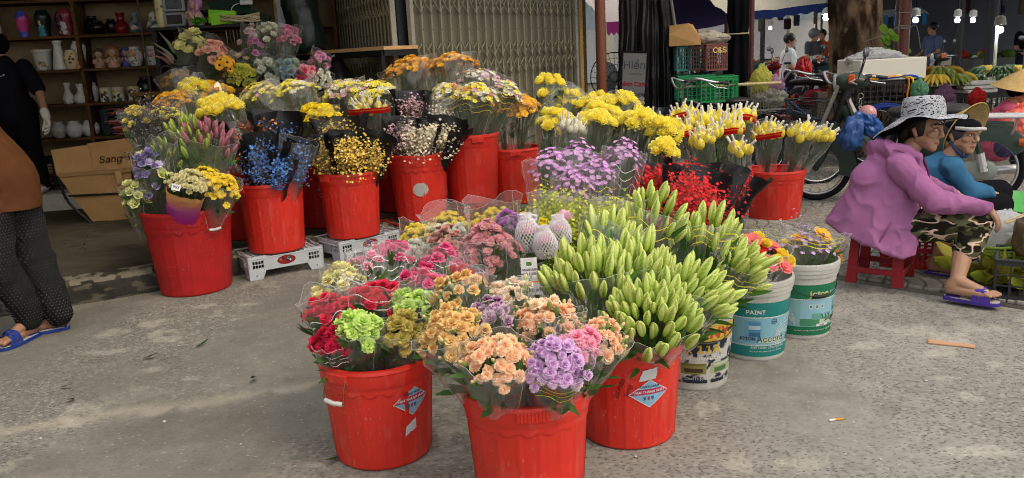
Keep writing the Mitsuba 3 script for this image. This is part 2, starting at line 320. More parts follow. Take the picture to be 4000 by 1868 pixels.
# ================================================================ folding gates
BAR, SLAT, FRAME_C = lin(168, 161, 134), lin(136, 130, 106), lin(190, 186, 168)
def gate(label, a, b, n, z0, z1, rows, rivets, flip=1):
    a, b = np.array(a, float), np.array(b, float); L = np.linalg.norm(b - a); T = tr(a[0], a[1], 0) @ RZ(math.degrees(math.atan2(*(b - a)[::-1])))
    k = thing('folding_gate', label, 'gate', T, 'steel folding gates'); s = L / n; y = -.03 * flip
    bar = MB().add(box(.022, .016, z1 - z0, (0, y, (z0 + z1) / 2), .003), BAR)
    for z in rivets: bar.add(lathe([(.006, 0), (.006, .003), (.001, .0035)], 6), lin(30, 28, 24), frame((0, y - .008 * flip, z), (0, -flip, 0)))
    bar = bar.ply('vc_satin'); P = []
    for x in np.linspace(-.5, .5, 13): P.append((x * s, .008 * math.cos(x * 6 * math.pi)))
    P = np.array(P); sl = MB().add(grid_mesh(np.array([[[x, yy + .012, z] for x, yy in P] for z in (z0, z1)])), SLAT, smooth=40).ply('vc_satin')
    arms = {}
    for h in set(r[1] for r in rows):
        for q in (1, -1):
            c = np.array([(-s / 2, y + .010 * flip * q, -h * q), (-s * .12, y + .010 * flip * q, -h * q * .1), (s / 2, y + .010 * flip * q, h * q)]); c = catmull(c, 5); d = np.array([0, .0, .0])
            arms[h, q] = MB().add(tube(c, .0085, 4), BAR, smooth=True).ply('vc_satin')
    for i in range(n + 1):
        if i < n:
            part(k, 'slat', sl, T=tr((i + .5) * s, 0, 0))
            for z, h in rows:
                for q in (1, -1): part(k, 'lattice_arm', arms[h, q], T=tr((i + .5) * s, 0, z))
        if 0 < i < n: part(k, 'bar', bar, T=tr(i * s, 0, 0))
    for x in (0, L): part(k, 'end_post', MB().add(box(.045, .05, z1 - z0, (x, y * .6, (z0 + z1) / 2), .004), FRAME_C), 'vc_satin')
    for z in (z0, z1): part(k, 'guide_rail', MB().add(box(L, .07, .04, (L / 2, 0, z), .004), lin(90, 86, 74)), 'vc_satin')
    return k
ROWS = [(1.845, .085), (1.42, .08), (1.245, .08), (.80, .08), (.62, .08)]
gate('olive grey folding gate facing the street, with crossed lattice arms', GA, GB, 21, .15, 2.5, ROWS, (1.62, 1.33, .95))
gate('shadowed folding gate swung back into the shop, left of the blue post', (-1.86, 9.45), (-.955, 7.50), 19, .31, 2.5, ROWS, (1.60, 1.33, .95))
M = MB().add(box(.15, .05, 2.4, bev=.006), lin(40, 44, 54)); single('gate_post', M, 'dark blue steel post between the two folding gates', 'post', 'vc_satin', tr(-.895, 7.60, 1.35) @ RZ(40))
for dx, nm in ((-.07, 'left'), (.085, 'right')):
    k = thing('padlock', f'brass padlock on the {nm} edge of the blue gate post', 'padlock', tr(-.895 + dx * .8, 7.545 + dx * .5, 1.43) @ RZ(35)); part(k, 'body', MB().add(box(.045, .022, .045, bev=.004), lin(130, 96, 60)), 'vc_satin')
    part(k, 'shackle', MB().add(tube(catmull([(-.015, 0, .02), (-.015, 0, .045), (0, 0, .06), (.015, 0, .045), (.015, 0, .02)], 4), .004, 6), lin(190, 190, 190), smooth=True), 'vc_metal')
gd = (GB - GA) / np.linalg.norm(GB - GA)
M = MB().add(box(.06, .06, 2.5, bev=.006), lin(110, 112, 112)); single('gate_jamb', M, 'grey steel jamb at the right end of the olive gate', 'jamb', 'vc_satin', tr(*(GB + gd * .06), 1.25) @ RZ(54))
M = MB().add(box(.075, .05, 2.5, bev=.004), lin(196, 152, 84)); single('wooden_jamb', M, 'ochre painted strip beside the grey steel jamb', 'jamb', 'vc_matte', tr(*(GB + gd * .135), 1.25) @ RZ(54))
M = MB().add(box(.07, .05, 2.5, bev=.004), lin(84, 76, 64)); single('wall_end', M, 'dark end of the shop wall right of the ochre strip', 'wall', 'vc_matte', tr(*(GB + gd * .215), 1.25) @ RZ(54))
M = MB().add(lathe([(.055, 0), (.055, 3.2)], 18), lin(140, 84, 62), smooth=40); single('rust_pole', M, 'brown painted steel pole at the right end of the olive gate', 'pole', 'vc_satin', tr(*(1.04,8.75,1.079)[:2], .02))

# pillar, frame and counter at the left gate
M = MB().add(box(.13, .10, 2.6, bev=.006), lin(196, 200, 202)); single('door_frame', M, 'white metal door frame left of the yellow wall', 'door frame', 'vc_satin', tr(-2.06, 8.0, 1.55) @ RZ(10))
k = thing('yellow_pillar', 'peeling yellow plaster pillar behind the dark green bundle', 'pillar'); scene[k] = {**mikit.ply(box(.34, .12, 2.6), 'wall_yellow'), 'to_world': TF(tr(-2.06, 8.32, 1.55) @ RZ(10))}
k = thing('counter', 'high counter with a pale wood edge and black steel frame before the left gate', 'counter')
C_, R_, L_ = np.array([-.999, 7.0]), np.array([-.75, 7.40]), np.array([-2.05, 8.02]); B_ = R_ + (L_ - C_)
def slab_ply(pts, z, h, col, bsdf='vc_satin'): m = extrude(sg.Polygon(pts), h); m.apply_translation([0, 0, z - h]); return MB().add(m, col)
part(k, 'top', slab_ply([C_, R_, B_, L_], 1.478, .030, lin(206, 166, 118)))
F = MB()
for p, q in ((C_, R_), (R_, B_), (B_, L_), (L_, C_)):
    p, q = p * .97 + .03 * (C_ + B_) / 2, q * .97 + .03 * (C_ + B_) / 2; d = q - p; F.add(box(np.linalg.norm(d), .03, .05), lin(24, 24, 26), tr(*((p + q) / 2), 1.422) @ RZ(math.degrees(math.atan2(d[1], d[0]))))
part(k, 'frame', F, 'vc_satin')
for p in (C_, R_, B_, L_):
    p = p * .96 + .04 * (C_ + B_) / 2; part(k, 'leg', MB().add(box(.03, .03, 1.1, (p[0], p[1], .85)), lin(24, 24, 26)), 'vc_satin')
def crumple(mesh, amt, freq, seed=0):
    v = np.array(mesh.vertices); n = np.array(mesh.vertex_normals); d = meshkit.fbm(v * freq, 3, seed) - .5; mesh.vertices = v + n * (amt * d)[:, None]; return mesh
def lathe_tri(prof, n=32): return trimesh.Trimesh(*lathe(prof, n), process=True)
b = lathe_tri([(.001, 0), (.16, .0), (.19, .05), (.18, .2), (.165, .3), (.17, .4), (.155, .5), (.16, .58), (.13, .6), (.001, .6)], 40).subdivide()
single('tarpaulin_bundle', MB().add(crumple(b, .06, 9), lin(26, 40, 36), smooth=True), 'dark green tarpaulin rolled upright on the high counter', 'tarpaulin', 'vc_gloss', tr(-1.84, 7.90, 1.475) @ RY(-6))
b = trimesh.Trimesh(*lathe([(.001, 0), (.13, .02), (.17, .16), (.10, .34), (.03, .46), (.001, .47)], 28)).subdivide()
single('black_bag', MB().add(crumple(b, .09, 8, 2), lin(16, 16, 18), smooth=True), 'black bag hanging below the high counter', 'bag', 'vc_satin', tr(-1.50, 7.55, .94))

# ================================================================ bookcase and its wares
WOOD, WOODD = lin(84, 60, 40), lin(66, 48, 33)
def wood_color(p, n, uv):
    g = fbm(p.x * 3, p.y * 30, p.z * 40, 3); return mix(lin(60, 42, 28), lin(116, 84, 54), g) * (.8 + .4 * fbm(p.x * 20, p.y * 20, p.z * 20, 2))
scene['wood_mat'] = matte(proc(wood_color))
def backing_color(p, n, uv): return mix(lin(120, 104, 78), lin(150, 132, 102), fbm(p.x * 3, p.y * 3, p.z * 3, 3)) * (.9 + .2 * fbm(p.x * 60, p.y * 60, p.z * 20, 2))
scene['backing_mat'] = matte(proc(backing_color))
BT = tr(BK0[0], BK0[1], 0) @ RZ(10)
k = thing('bookcase', 'tall dark wooden bookcase filled with vases and pots', 'bookcase', BT)
def wply(m, mat='wood_mat'): return mikit.ply(m, mat)
SHELVES = (.36, .745, 1.085, 1.425, 1.755, 2.10)
for z in SHELVES: part(k, 'shelf', wply(box(4.3, .36, .026, (.35, .19, z - .013), .002)))
for x in (-1.75, -.02, 2.5): part(k, 'upright', wply(box(.035, .365, 1.86, (x, .19, 1.21), .002)))
part(k, 'slim_post', MB().add(box(.016, .016, 1.86, (.60, .004, 1.21)), lin(74, 60, 48)), 'vc_satin')
part(k, 'back_panel', wply(box(4.3, .015, 1.9, (.35, .385, 1.21)), 'backing_mat'))
part(k, 'top_board', wply(box(4.3, .38, .05, (.35, .19, 2.15), .002)))
PROFS = {'tall': [(.30, 0), (.34, .02), (.42, .25), (.50, .55), (.48, .8), (.34, .93), (.30, 1)], 'jar': [(.30, 0), (.36, .08), (.48, .4), (.50, .6), (.42, .8), (.27, .9), (.34, 1)], 'bottle': [(.36, 0), (.46, .1), (.50, .25), (.40, .45), (.22, .62), (.22, .8), (.30, 1)],
         'ball': [(.26, 0), (.40, .15), (.50, .45), (.46, .7), (.3, .88), (.28, .94), (.34, 1)], 'cyl': [(.46, 0), (.5, .03), (.5, .9), (.44, 1)], 'waist': [(.50, 0), (.48, .06), (.32, .55), (.22, .82), (.24, .9), (.32, 1)], 'pot': [(.34, 0), (.36, .02), (.46, .85), (.5, .86), (.5, 1)], 'shoulder': [(.34, 0), (.32, .1), (.36, .3), (.47, .7), (.46, .84), (.30, .94), (.26, .96), (.30, 1)]}
def vase(label, px, wpx, hpx, kind, c1, c2=None, th=.5, freq=20, b=.12, z=None, zs=None, deco=None, cat='vase', rib=0):
    """px: metres along the shelf; sizes in metres."""
    pr_ = np.array(PROFS[kind]); t = np.linspace(0, 1, 26); r = np.interp(t, pr_[:, 1], pr_[:, 0]); r = np.convolve(np.pad(r, 2, 'edge'), [.1, .2, .4, .2, .1], 'valid') if kind not in ('cyl', 'pot') else r
    if rib: r = r * (1 + .018 * np.sin(t * rib * 6.28))
    prof = np.c_[r * wpx, t * hpx]; prof = np.vstack([[.0005, .0], prof, [prof[-1, 0] * .84, hpx * .995], [prof[-1, 0] * .75, hpx * .8], [.0005, hpx * .78]])
    v, f = lathe(prof, 24); c = np.tile(np.array(c1, float), (len(v), 1))
    if c2 is not None:
        s = meshkit.fbm(v * np.array([1, 1, 1.0]) * freq + px * 7, 3, 3); w = np.clip((s - th) * 12, 0, 1)[:, None]; c = c * (1 - w) + np.array(c2) * w
    k = thing('vase', label, cat, BT @ tr(px, b, z)); part(k, 'body', MB().add((v, f), np.clip(c, 0, 1), smooth=50), 'vc_gloss')
    if deco:                                                   # painted blossoms, leaves and figures as thin raised glaze
        D = MB(); rr = np.random.default_rng(int(px * 1000) % 999)
        for cols, n, a0, a1, z0, z1, s in deco:
            for _ in range(n):
                zz = rr.uniform(z0, z1) * hpx; rad = np.interp(zz, prof[1:-3, 1], prof[1:-3, 0]); a = math.radians(rr.uniform(a0, a1) - 90 - 10); nrm = np.array([math.cos(a), math.sin(a), 0])
                D.add(ball(s, sub=1, s=(1, rr.uniform(.7, 1.3), .12)), jit(cols[rr.integers(len(cols))], .15), frame(nrm * rad + [0, 0, zz], nrm, (rr.normal(), .3, 1)), True)
        part(k, 'decoration', D, 'vc_satin', kind='stuff')
    return k
Z1, Z2, Z3, Z4 = 1.755, 1.425, 1.085, .745
W_, CR_, BK_ = lin(218, 216, 210), lin(216, 196, 150), lin(14, 14, 15)
rosy, leafy = [lin(216, 120, 130), lin(226, 196, 110), lin(226, 160, 150)], [lin(30, 40, 34), lin(60, 80, 50)]
vase('striped white, black and dark red cylinder vase at the left end of the top row', -.83, .19, .30, 'cyl', W_, lin(120, 30, 40), .5, 9, z=Z1)
vase('pink vase shading to violet blue in the top row', -.53, .14, .25, 'shoulder', lin(190, 60, 120), lin(70, 80, 180), .48, 6, z=Z1)
vase('dark green vase with a lady in a teal gown painted on it', -.34, .16, .255, 'shoulder', lin(18, 34, 30), None, z=Z1, deco=[([lin(60, 170, 170)], 14, -14, 18, .05, .38, .022), ([lin(226, 200, 170)], 2, -4, 6, .46, .56, .016)])
vase('indigo vase between the dark green and the maroon ones', -.165, .13, .24, 'shoulder', lin(52, 40, 110), lin(30, 24, 70), .5, 18, z=Z1, deco=[([lin(226, 180, 160)], 2, -8, 8, .1, .2, .02), ([lin(150, 150, 200)], 5, -10, 10, .5, .85, .014)])
vase('maroon vase with a white painted dancer', .0 - .045 - .07, .155, .26, 'shoulder', lin(128, 44, 62), lin(150, 70, 84), .55, 24, z=Z1, b=.06, deco=[([lin(222, 216, 214)], 9, -12, 14, .12, .45, .022), ([lin(30, 24, 28)], 4, -6, 6, .5, .75, .012)])
vase('glossy black round vase in front, in the top row', .17, .16, .13, 'ball', BK_, z=Z1, b=.06)
vase('glossy black bottle-necked vase at the left upright', .09, .15, .185, 'ball', BK_, z=Z1, b=.2)
vase('glossy black vase second from the left upright', .28, .12, .15, 'ball', BK_, z=Z1, b=.16)
vase('oxblood red bottle vase in the top row', .385, .155, .205, 'bottle', lin(110, 16, 20), z=Z1)
vase('grey blue marbled bottle vase beside the red one', .515, .13, .20, 'bottle', lin(120, 134, 142), lin(60, 76, 84), .5, 30, z=Z1, deco=[([lin(226, 190, 170)], 3, 0, 24, .08, .35, .02)])
vase('white bottle vase with a green swirl', .685, .13, .20, 'bottle', lin(206, 210, 206), lin(70, 110, 90), .55, 14, z=Z1, deco=[([lin(210, 120, 60)], 2, -4, 10, .6, .75, .010)])
vase('cream bottle vase with a painted face', .82, .13, .195, 'bottle', CR_, lin(196, 150, 90), .58, 16, z=Z1, deco=[([lin(226, 180, 160)], 4, -8, 12, .1, .4, .02)])
vase('short dark golden jar at the right of the top row', .98, .17, .15, 'cyl', lin(78, 56, 22), z=Z1)
vase('dark brown pot behind the golden jar', 1.2, .2, .2, 'ball', lin(34, 26, 20), z=Z1, b=.2)
vase('white lampshade with a flower rim in the second row', -.42, .20, .21, 'pot', lin(206, 204, 196), z=Z2, b=.18, cat='lampshade', deco=[([lin(200, 150, 90), lin(110, 140, 80)], 8, -60, 60, .1, .4, .014)])
vase('tall white vase with a narrow waist', -.235, .15, .285, 'waist', W_, z=Z2, b=.08)
vase('small white vase behind the waisted one', -.13, .10, .23, 'bottle', lin(190, 190, 186), z=Z2, b=.22)
vase('cream jar painted with a brown leafy branch', -.115, .15, .19, 'jar', CR_, None, z=Z2, b=.05, deco=[([lin(196, 110, 60), lin(90, 60, 40)], 9, -40, 40, .25, .8, .012)])
vase('white bottle behind the painted cream jar', -.06 + -.02, .10, .26, 'bottle', lin(200, 202, 200), z=Z2, b=.27)
vase('tall ribbed white vase beside the upright', .045 - .1, .15, .275, 'shoulder', W_, z=Z2, b=.12, rib=14)
vase('white vase painted with a pink and yellow flower bunch, left of two', .47, .155, .195, 'jar', W_, None, z=Z2, deco=[(rosy, 40, -34, 30, .45, .85, .011), (leafy, 10, -36, 34, .12, .6, .010)])
vase('white vase painted with a lilac and pink flower bunch, right of two', .635, .155, .195, 'jar', W_, None, z=Z2, deco=[([lin(190, 160, 196), lin(226, 160, 170), lin(206, 206, 150)], 40, -34, 30, .45, .85, .011), (leafy, 10, -36, 34, .12, .6, .010)])
vase('grey blue pot with a yellow bird painted on it', .80, .14, .155, 'cyl', lin(124, 134, 156), lin(90, 100, 120), .55, 20, z=Z2, deco=[([lin(226, 190, 60)], 5, -6, 14, .45, .6, .014)])
vase('grey pot with a dark flower painted on it', .965, .13, .15, 'cyl', lin(150, 154, 158), lin(100, 106, 112), .5, 20, z=Z2, deco=[(leafy, 6, -14, 20, .3, .8, .013)])
vase('black and gold patterned jar at the right of the second row', 1.13, .16, .16, 'jar', lin(30, 26, 20), lin(170, 140, 80), .6, 30, z=Z2)
vase('small white bottle beside the woman in black', -.21, .11, .21, 'bottle', W_, z=Z3, b=.08)
vase('ribbed white jug with an open mouth', -.035 - .045, .165, .195, 'bottle', W_, z=Z3, b=.08, rib=9)
vase('slim white vase against the upright in the third row', .03 - .085 + .03, .125, .20, 'jar', W_, z=Z3, b=.24)
for i, x in enumerate((.15, .27, .42)): vase(f"cream mug with brown and green bands, {('leftmost', 'middle', 'rightmost')[i]} of three", x, .115, .145, 'cyl', lin(206, 196, 170), None, z=Z3, b=.07, deco=[([lin(60, 40, 30)], 8, -40, 40, .3, .75, .012), ([lin(220, 196, 110)], 5, -40, 40, .6, .95, .011), ([lin(30, 70, 60)], 6, 10, 40, .05, .2, .014)], cat='mug')
vase('small round yellow and white jar in the third row', .565, .085, .07, 'ball', lin(206, 190, 50), lin(220, 220, 210), .5, 25, z=Z3, b=.05)
vase('big dark charcoal pot, left of two in the third row', .51, .20, .235, 'ball', lin(38, 36, 34), z=Z3, b=.24)
vase('big dark charcoal pot, right of two in the third row', .735, .20, .24, 'ball', lin(34, 33, 32), z=Z3, b=.2)
vase('white round bowl vase half behind the gloved hand', -.21, .17, .165, 'ball', W_, z=Z4, b=.10)
vase('white round vase at the left of the bottom row', -.37, .15, .165, 'ball', lin(196, 194, 188), z=Z4, b=.14)
vase('white round vase right of the gloved hand', -.06, .18, .165, 'ball', W_, z=Z4, b=.12)
for i, (x, z) in enumerate(((.055, Z4), (.05, Z4 + .13), (-.005, Z4))): vase(('dark green pot at the bottom of the stack by the upright', 'dark green pot on top of the stack by the upright', 'dark green pot behind the stack by the upright')[i], x + .05 * (i < 2) - .0, .135, .135, 'pot', lin(44, 62, 60), z=z, b=.12 if i < 2 else .26, cat='pot')
def figurine(label, x, z, hair, dress, s=1.0, b=.08):
    k = thing('figurine', label, 'figurine', BT @ tr(x, b, z) @ sc(s)); sk = lin(226, 184, 156)
    part(k, 'bust', MB().add(lathe([(.055, 0), (.06, .03), (.055, .07), (.035, .10), (.02, .115)], 16), dress, smooth=True), 'vc_satin')
    H_ = MB().add(ball(.045, (0, 0, .15), 2, (1, .95, 1)), sk, smooth=True); H_.add(ball(.006, (0, -.045, .145), 1), lin(206, 150, 130), smooth=True)
    for q in (-1, 1): H_.add(box(.016, .004, .003), lin(60, 40, 36), tr(q * .017, -.0425, .155) @ RX(-8))
    H_.add(box(.010, .004, .004), lin(190, 80, 80), tr(0, -.0425, .132)); part(k, 'head', H_, 'vc_satin')
    hr = MB().add(ball(.050, (0, .010, .158), 2, (1.05, 1, 1)), hair, smooth=True)
    for q in (-1, 1): hr.add(tube(catmull([(q * .04, -.005, .175), (q * .052, -.012, .14), (q * .05, -.015, .09)], 4), [.016] * 8 + [.006], 6), hair, smooth=True)
    part(k, 'hair', hr, 'vc_satin')
    for q in (-1, 1): part(k, 'arm', MB().add(tube(catmull([(q * .055, -.01, .085), (q * .045, -.05, .05), (q * .010, -.055, .10)], 4), [.013] * 8 + [.009], 6), sk, smooth=True), 'vc_satin')
    return k
figurine('clay girl figurine with a flower wreath, finger to her lips', .14, Z2, lin(96, 74, 56), lin(196, 150, 130), .95)
figurine('larger clay girl figurine with light brown hair holding a white ball', .275, Z2, lin(150, 110, 76), lin(216, 170, 140), 1.05, .06)
figurine('clay figurine with violet hair behind the larger girl', .36, Z2, lin(110, 100, 160), lin(90, 100, 180), .95, .18)
figurine('small orange-haired figurine beside the cream jar', -.045 - .005, Z2, lin(200, 110, 40), lin(206, 160, 120), .45, .03)
# folded wrapping paper in the bottom row
cols = [lin(206, 120, 130), lin(190, 70, 50), lin(120, 40, 60), lin(206, 84, 44), lin(226, 150, 150), lin(96, 24, 40), lin(196, 76, 40), lin(216, 150, 150), lin(60, 30, 30), lin(110, 180, 150), lin(30, 30, 34), lin(200, 84, 40), lin(226, 190, 170), lin(140, 50, 40)]
names_ = ['dusty pink', 'brick red', 'plum', 'orange', 'pale pink', 'dark wine', 'burnt orange', 'rose pink', 'dark brown', 'mint green', 'black', 'copper orange', 'cream pink', 'russet']
for i, c in enumerate(cols):
    L = U(.42, .56)
    M = MB()
    for q in range(3): M.add(box(L * U(.92, 1), U(.24, .30), .004), jit(c, .15), tr(U(-.02, .02), U(-.01, .01), q * .006) @ RZ(U(-4, 4)) @ RY(U(-1.5, 1.5)))
    single('paper_stack', M, f'{names_[i]} folded wrapping paper in the pile on the lowest shelf', 'paper', 'vc_gloss', BT @ tr(.42 + U(-.03, .03), .12, Z4 + .006 + i * .0195), 'folded wrapping paper in the pile')

# cardboard box on the pavement, with open flap and strap
def card_color(p, n, uv): return mi.Color3f(*lin(168, 132, 88)) * (.80 + .3 * fbm(p.x * 5, p.y * 5, p.z * 5, 4)) * (.94 + .12 * noise(p.x * 240, p.y * 240, p.z * 12))
scene['cardboard'] = matte(proc(card_color))
BXT = tr(-3.34, 6.98, .147) @ RZ(12)
k = thing('cardboard_box', 'big dented brown cardboard box strapped in black and lettered by hand', 'box', BXT)
v = trimesh.convex.convex_hull(np.array([(-.25, -.21, 0), (.27, -.21, 0), (.27, .23, 0), (-.25, .23, 0), (-.43, -.26, .40), (.36, -.25, .40), (.36, .27, .40), (-.43, .27, .40), (-.41, -.25, .44), (.35, -.24, .44), (.35, .25, .44), (-.41, .25, .44)])).subdivide().subdivide().subdivide()
part(k, 'body', mikit.ply(crumple(v, .03, 5, 4), 'cardboard', smooth=30))
def sheet3(pts, th=.006): a = np.array(pts, float); return crumple(trimesh.convex.convex_hull(np.vstack([a, a + np.array([0, th, 0])])).subdivide().subdivide(), .012, 7, 5)
part(k, 'flap', mikit.ply(sheet3([(-.17, -.262, .42), (.37, -.255, .42), (.37, -.225, .70), (-.18, -.235, .665)]), 'cardboard', smooth=30))
part(k, 'flap', mikit.ply(sheet3([(-.44, -.265, .42), (-.165, -.268, .42), (-.17, -.242, .655), (-.47, -.225, .63)]), 'cardboard', smooth=30))
part(k, 'tape', MB().add(box(.80, .002, .035), lin(150, 118, 76), tr(-.03, -.272, .425) @ RX(4)), 'vc_gloss')
part(k, 'tape', MB().add(box(.05, .002, .11), lin(180, 146, 98), tr(.03, -.274, .37) @ RX(6)), 'vc_gloss')
S = MB().add(tube([(-.38, -.258, .245), (.0, -.250, .232), (.34, -.245, .235)], .009, 4), lin(20, 20, 22)).add(tube([(.14, -.275, .42), (.13, -.25, .25), (.12, -.222, -.0)], .009, 4), lin(20, 20, 22)).add(tube(catmull([(-.44, -.25, .42), (-.40, -.24, .20), (-.26, -.225, -.0)], 4), .012, 4), lin(20, 20, 22))
part(k, 'strap', S, 'vc_satin')
part(k, 'handwriting', MB().add(text('Sang', .055, .001), lin(40, 32, 28), tr(-.02, -.262, .50) @ RZ(1) @ RX(84) @ np.array([[1, .2, 0, 0], [0, 1, 0, 0], [0, 0, 1, 0], [0, 0, 0, 1.0]])).add(text('Hội An', .055, .001), lin(40, 32, 28), tr(.24, -.262, .51) @ RX(84)).add(box(.07, .002, .006), lin(40, 32, 28), tr(.10, -.264, .535)))
k = thing('fan_motor', 'dark appliance with a pale round hub in front of the bookcase', 'appliance', BT @ tr(-.02, -.26, .302)); part(k, 'body', MB().add(ball(.16, (0, 0, .25), 2, (1.2, .7, .8)), lin(30, 30, 32), smooth=True).add(box(.3, .2, .2, (0, 0, .1), .02), lin(24, 24, 26)), 'vc_satin'); part(k, 'hub', MB().add(lathe([(.03, 0), (.028, .02), (.001, .022)], 12), lin(150, 148, 140), frame((.05, -.115, .27), (0, -1, 0)), True), 'vc_satin')

# ================================================================ flower heads: local +z is the way the flower looks, origin where the stalk ends
def petal(L, w0, w1, a0, a1, nl=3, nw=2, ruffle=0.0, cup=0.0, notch=0.0, base=0.0):
    """A petal in the xz plane leaving the origin; its slope runs from a0 to a1 degrees from +z."""
    P, x, z = [], base, 0.0
    for i in range(nl + 1):
        t = i / nl; a = math.radians(a0 + (a1 - a0) * t)
        if i: x += math.sin(a) * L / nl; z += math.cos(a) * L / nl
        w = (w0 + (w1 - w0) * math.sin(math.pi * min(t, .999) ** .8 * .72) / math.sin(math.pi * .72 * .55)) if notch < 1 else w0
        w = max(w, .0004); row = []
        for j in range(nw + 1):
            s = j / nw * 2 - 1; rf = ruffle * t * U(-1, 1)
            row.append([x + rf * math.cos(a) - abs(s) * notch * .3 * L * (t == 1), s * w / 2, z + cup * s * s * w + rf * math.sin(a)])
        P.append(row)
    return np.array(P)
def petals(M, n, L, w0, w1, a0, a1, c0, c1, nl=3, nw=2, ruffle=0, cup=.2, base=0, z=0, js=.12, twist=0, edge=None):
    for k in range(n):
        l = L * U(.88, 1.1); P = petal(l, w0, w1 * U(.88, 1.12), a0 + U(-7, 7), a1 + U(-9, 9), nl, nw, ruffle, cup, base=base)
        v, f = grid_mesh(P); t = np.repeat(np.linspace(0, 1, nl + 1), nw + 1)[:, None]; g = jit(np.ones(3), js)
        c = (np.array(c0) * (1 - t) + np.array(c1) * t) * g
        if edge is not None: c = np.where(t > .85, np.array(edge) * g, c)
        M.add((v, f), np.clip(c, 0, 1), tr(0, 0, z) @ RZ(360 / n * (k + U(-.25, .25)) + twist), True)
def calyx(M, r, h, c=lin(112, 140, 74)):
    M.add(lathe([(r * .35, -h), (r, -h * .75), (r * 1.05, -h * .1), (r * 1.25, h * .12)], 7), c, smooth=True)
GREEN, DGREEN, LGREEN = lin(80, 106, 60), lin(52, 78, 40), lin(140, 168, 84)
def carnation(c0, c1, r=.02, edge=None, long=1.0):
    M = MB(); calyx(M, r * .30, r * 1.0 * long, LGREEN)
    for n, L, a0, a1, z, w in ((8, 1.05, 45, 100, 0, .85), (8, .98, 28, 72, .12, .75), (7, .88, 14, 50, .25, .65), (5, .72, 4, 25, .38, .5)):
        petals(M, n, r * L, r * .18, r * w, a0, a1, c0, c1, 3, 3, r * .16, .1, r * .05, z * r, .16, U(0, 60), edge)
    return M
def daisy(cp, cc=lin(226, 190, 40), r=.017, n=13, rings=1, eye=.3, cup=75, c0=None):
    M = MB()
    for q in range(rings):
        petals(M, n, r * (1 - .22 * q), r * .2, r * .40, cup - 35 - 14 * q, cup + 14 - 18 * q, c0 or cp, cp, 2, 1, 0, .15, r * .12, r * .05 * q, .13, q * 13)
    M.add(lathe([(r * eye, 0), (r * eye * .9, r * .14), (r * eye * .45, r * .22), (.0003, r * .24)], 7), cc, tr(0, 0, r * .06), True)
    M.add(lathe([(.001, -r * .5), (r * .2, -r * .3), (r * .22, 0)], 5), GREEN, smooth=True)
    return M
def pompon(c0, c1, r=.03, n=80, flat=.8, wid=.34, curl=1.0, low=-.25):
    M = MB(); ga = math.pi * (3 - 5 ** .5)
    for k in range(n):
        z = 1 - (1 - low) * (k + .5) / n; s = math.sqrt(max(0, 1 - z * z)); a = ga * k
        d = np.array([s * math.cos(a), s * math.sin(a), z * flat + .12]); d /= np.linalg.norm(d)
        P = petal(r * U(.88, 1.08), r * .12, r * wid, 0, 28 * curl, 2, 1, 0, .25); v, f = grid_mesh(P)
        t = np.repeat(np.linspace(0, 1, 3), 2)[:, None]; c = (np.array(c0) * (1 - t) + np.array(c1) * t) * jit(np.ones(3), .12)
        M.add((v, f), np.clip(c, 0, 1), frame((0, 0, r * .25), d, (-math.cos(a) + .01, -math.sin(a), .3)), True)
    calyx(M, r * .3, r * .5); return M
def lily_bud(c0, c1, rib, L=.10, r=.0155, n=12):
    r *= 1.02; L *= .96
    prof = [(.28, 0), (.62, .08), (.88, .22), (1.0, .42), (.97, .6), (.8, .77), (.5, .9), (.2, .975), (.02, 1.0)]; P, C = [], []
    for k, (q, t) in enumerate(prof):
        for j in range(n):
            a = j * 2 * math.pi / n; lob = 1 + .10 * math.cos(3 * a); g = r * q * lob * (.86 if j % 4 == 2 else 1)
            P.append([g * math.cos(a), g * math.sin(a), t * L])
            c = np.array(c0) * (1 - t) + np.array(c1) * t if t < .75 else np.array(c1) * .8 + np.array(c0) * .2
            C.append(np.array(rib) if j % 4 == 2 else c * U(.94, 1.06))
    v, f = grid_mesh(np.array(P).reshape(len(prof), n, 3), True)
    b = np.array([[.012 * L * 10 * math.sin(t * 2.4) * .25, 0, 0] for _, t in prof]).repeat(n, 0)
    return MB().add((v + b, f), np.clip(C, 0, 1), smooth=True)
def rosette(c0, c1, r=.03, n=16, open_=60):
    """A cupped many-petalled bloom such as a lisianthus."""
    M = MB(); calyx(M, r * .25, r * .6)
    petals(M, max(5, n // 3), r * 1.3, r * .3, r * 1.1, 20, open_ + 15, c0, c1, 3, 3, r * .08, .1, 0, 0)
    petals(M, max(5, n // 3), r * 1.15, r * .3, r * .95, 10, open_ - 15, c0, c1, 3, 3, r * .08, .1, 0, .1 * r, twist=30)
    petals(M, max(4, n // 4), r * .95, r * .3, r * .8, 0, open_ - 40, c0, c1, 3, 3, r * .06, .1, 0, .15 * r, twist=10)
    return M
NETW = lin(236, 234, 226)
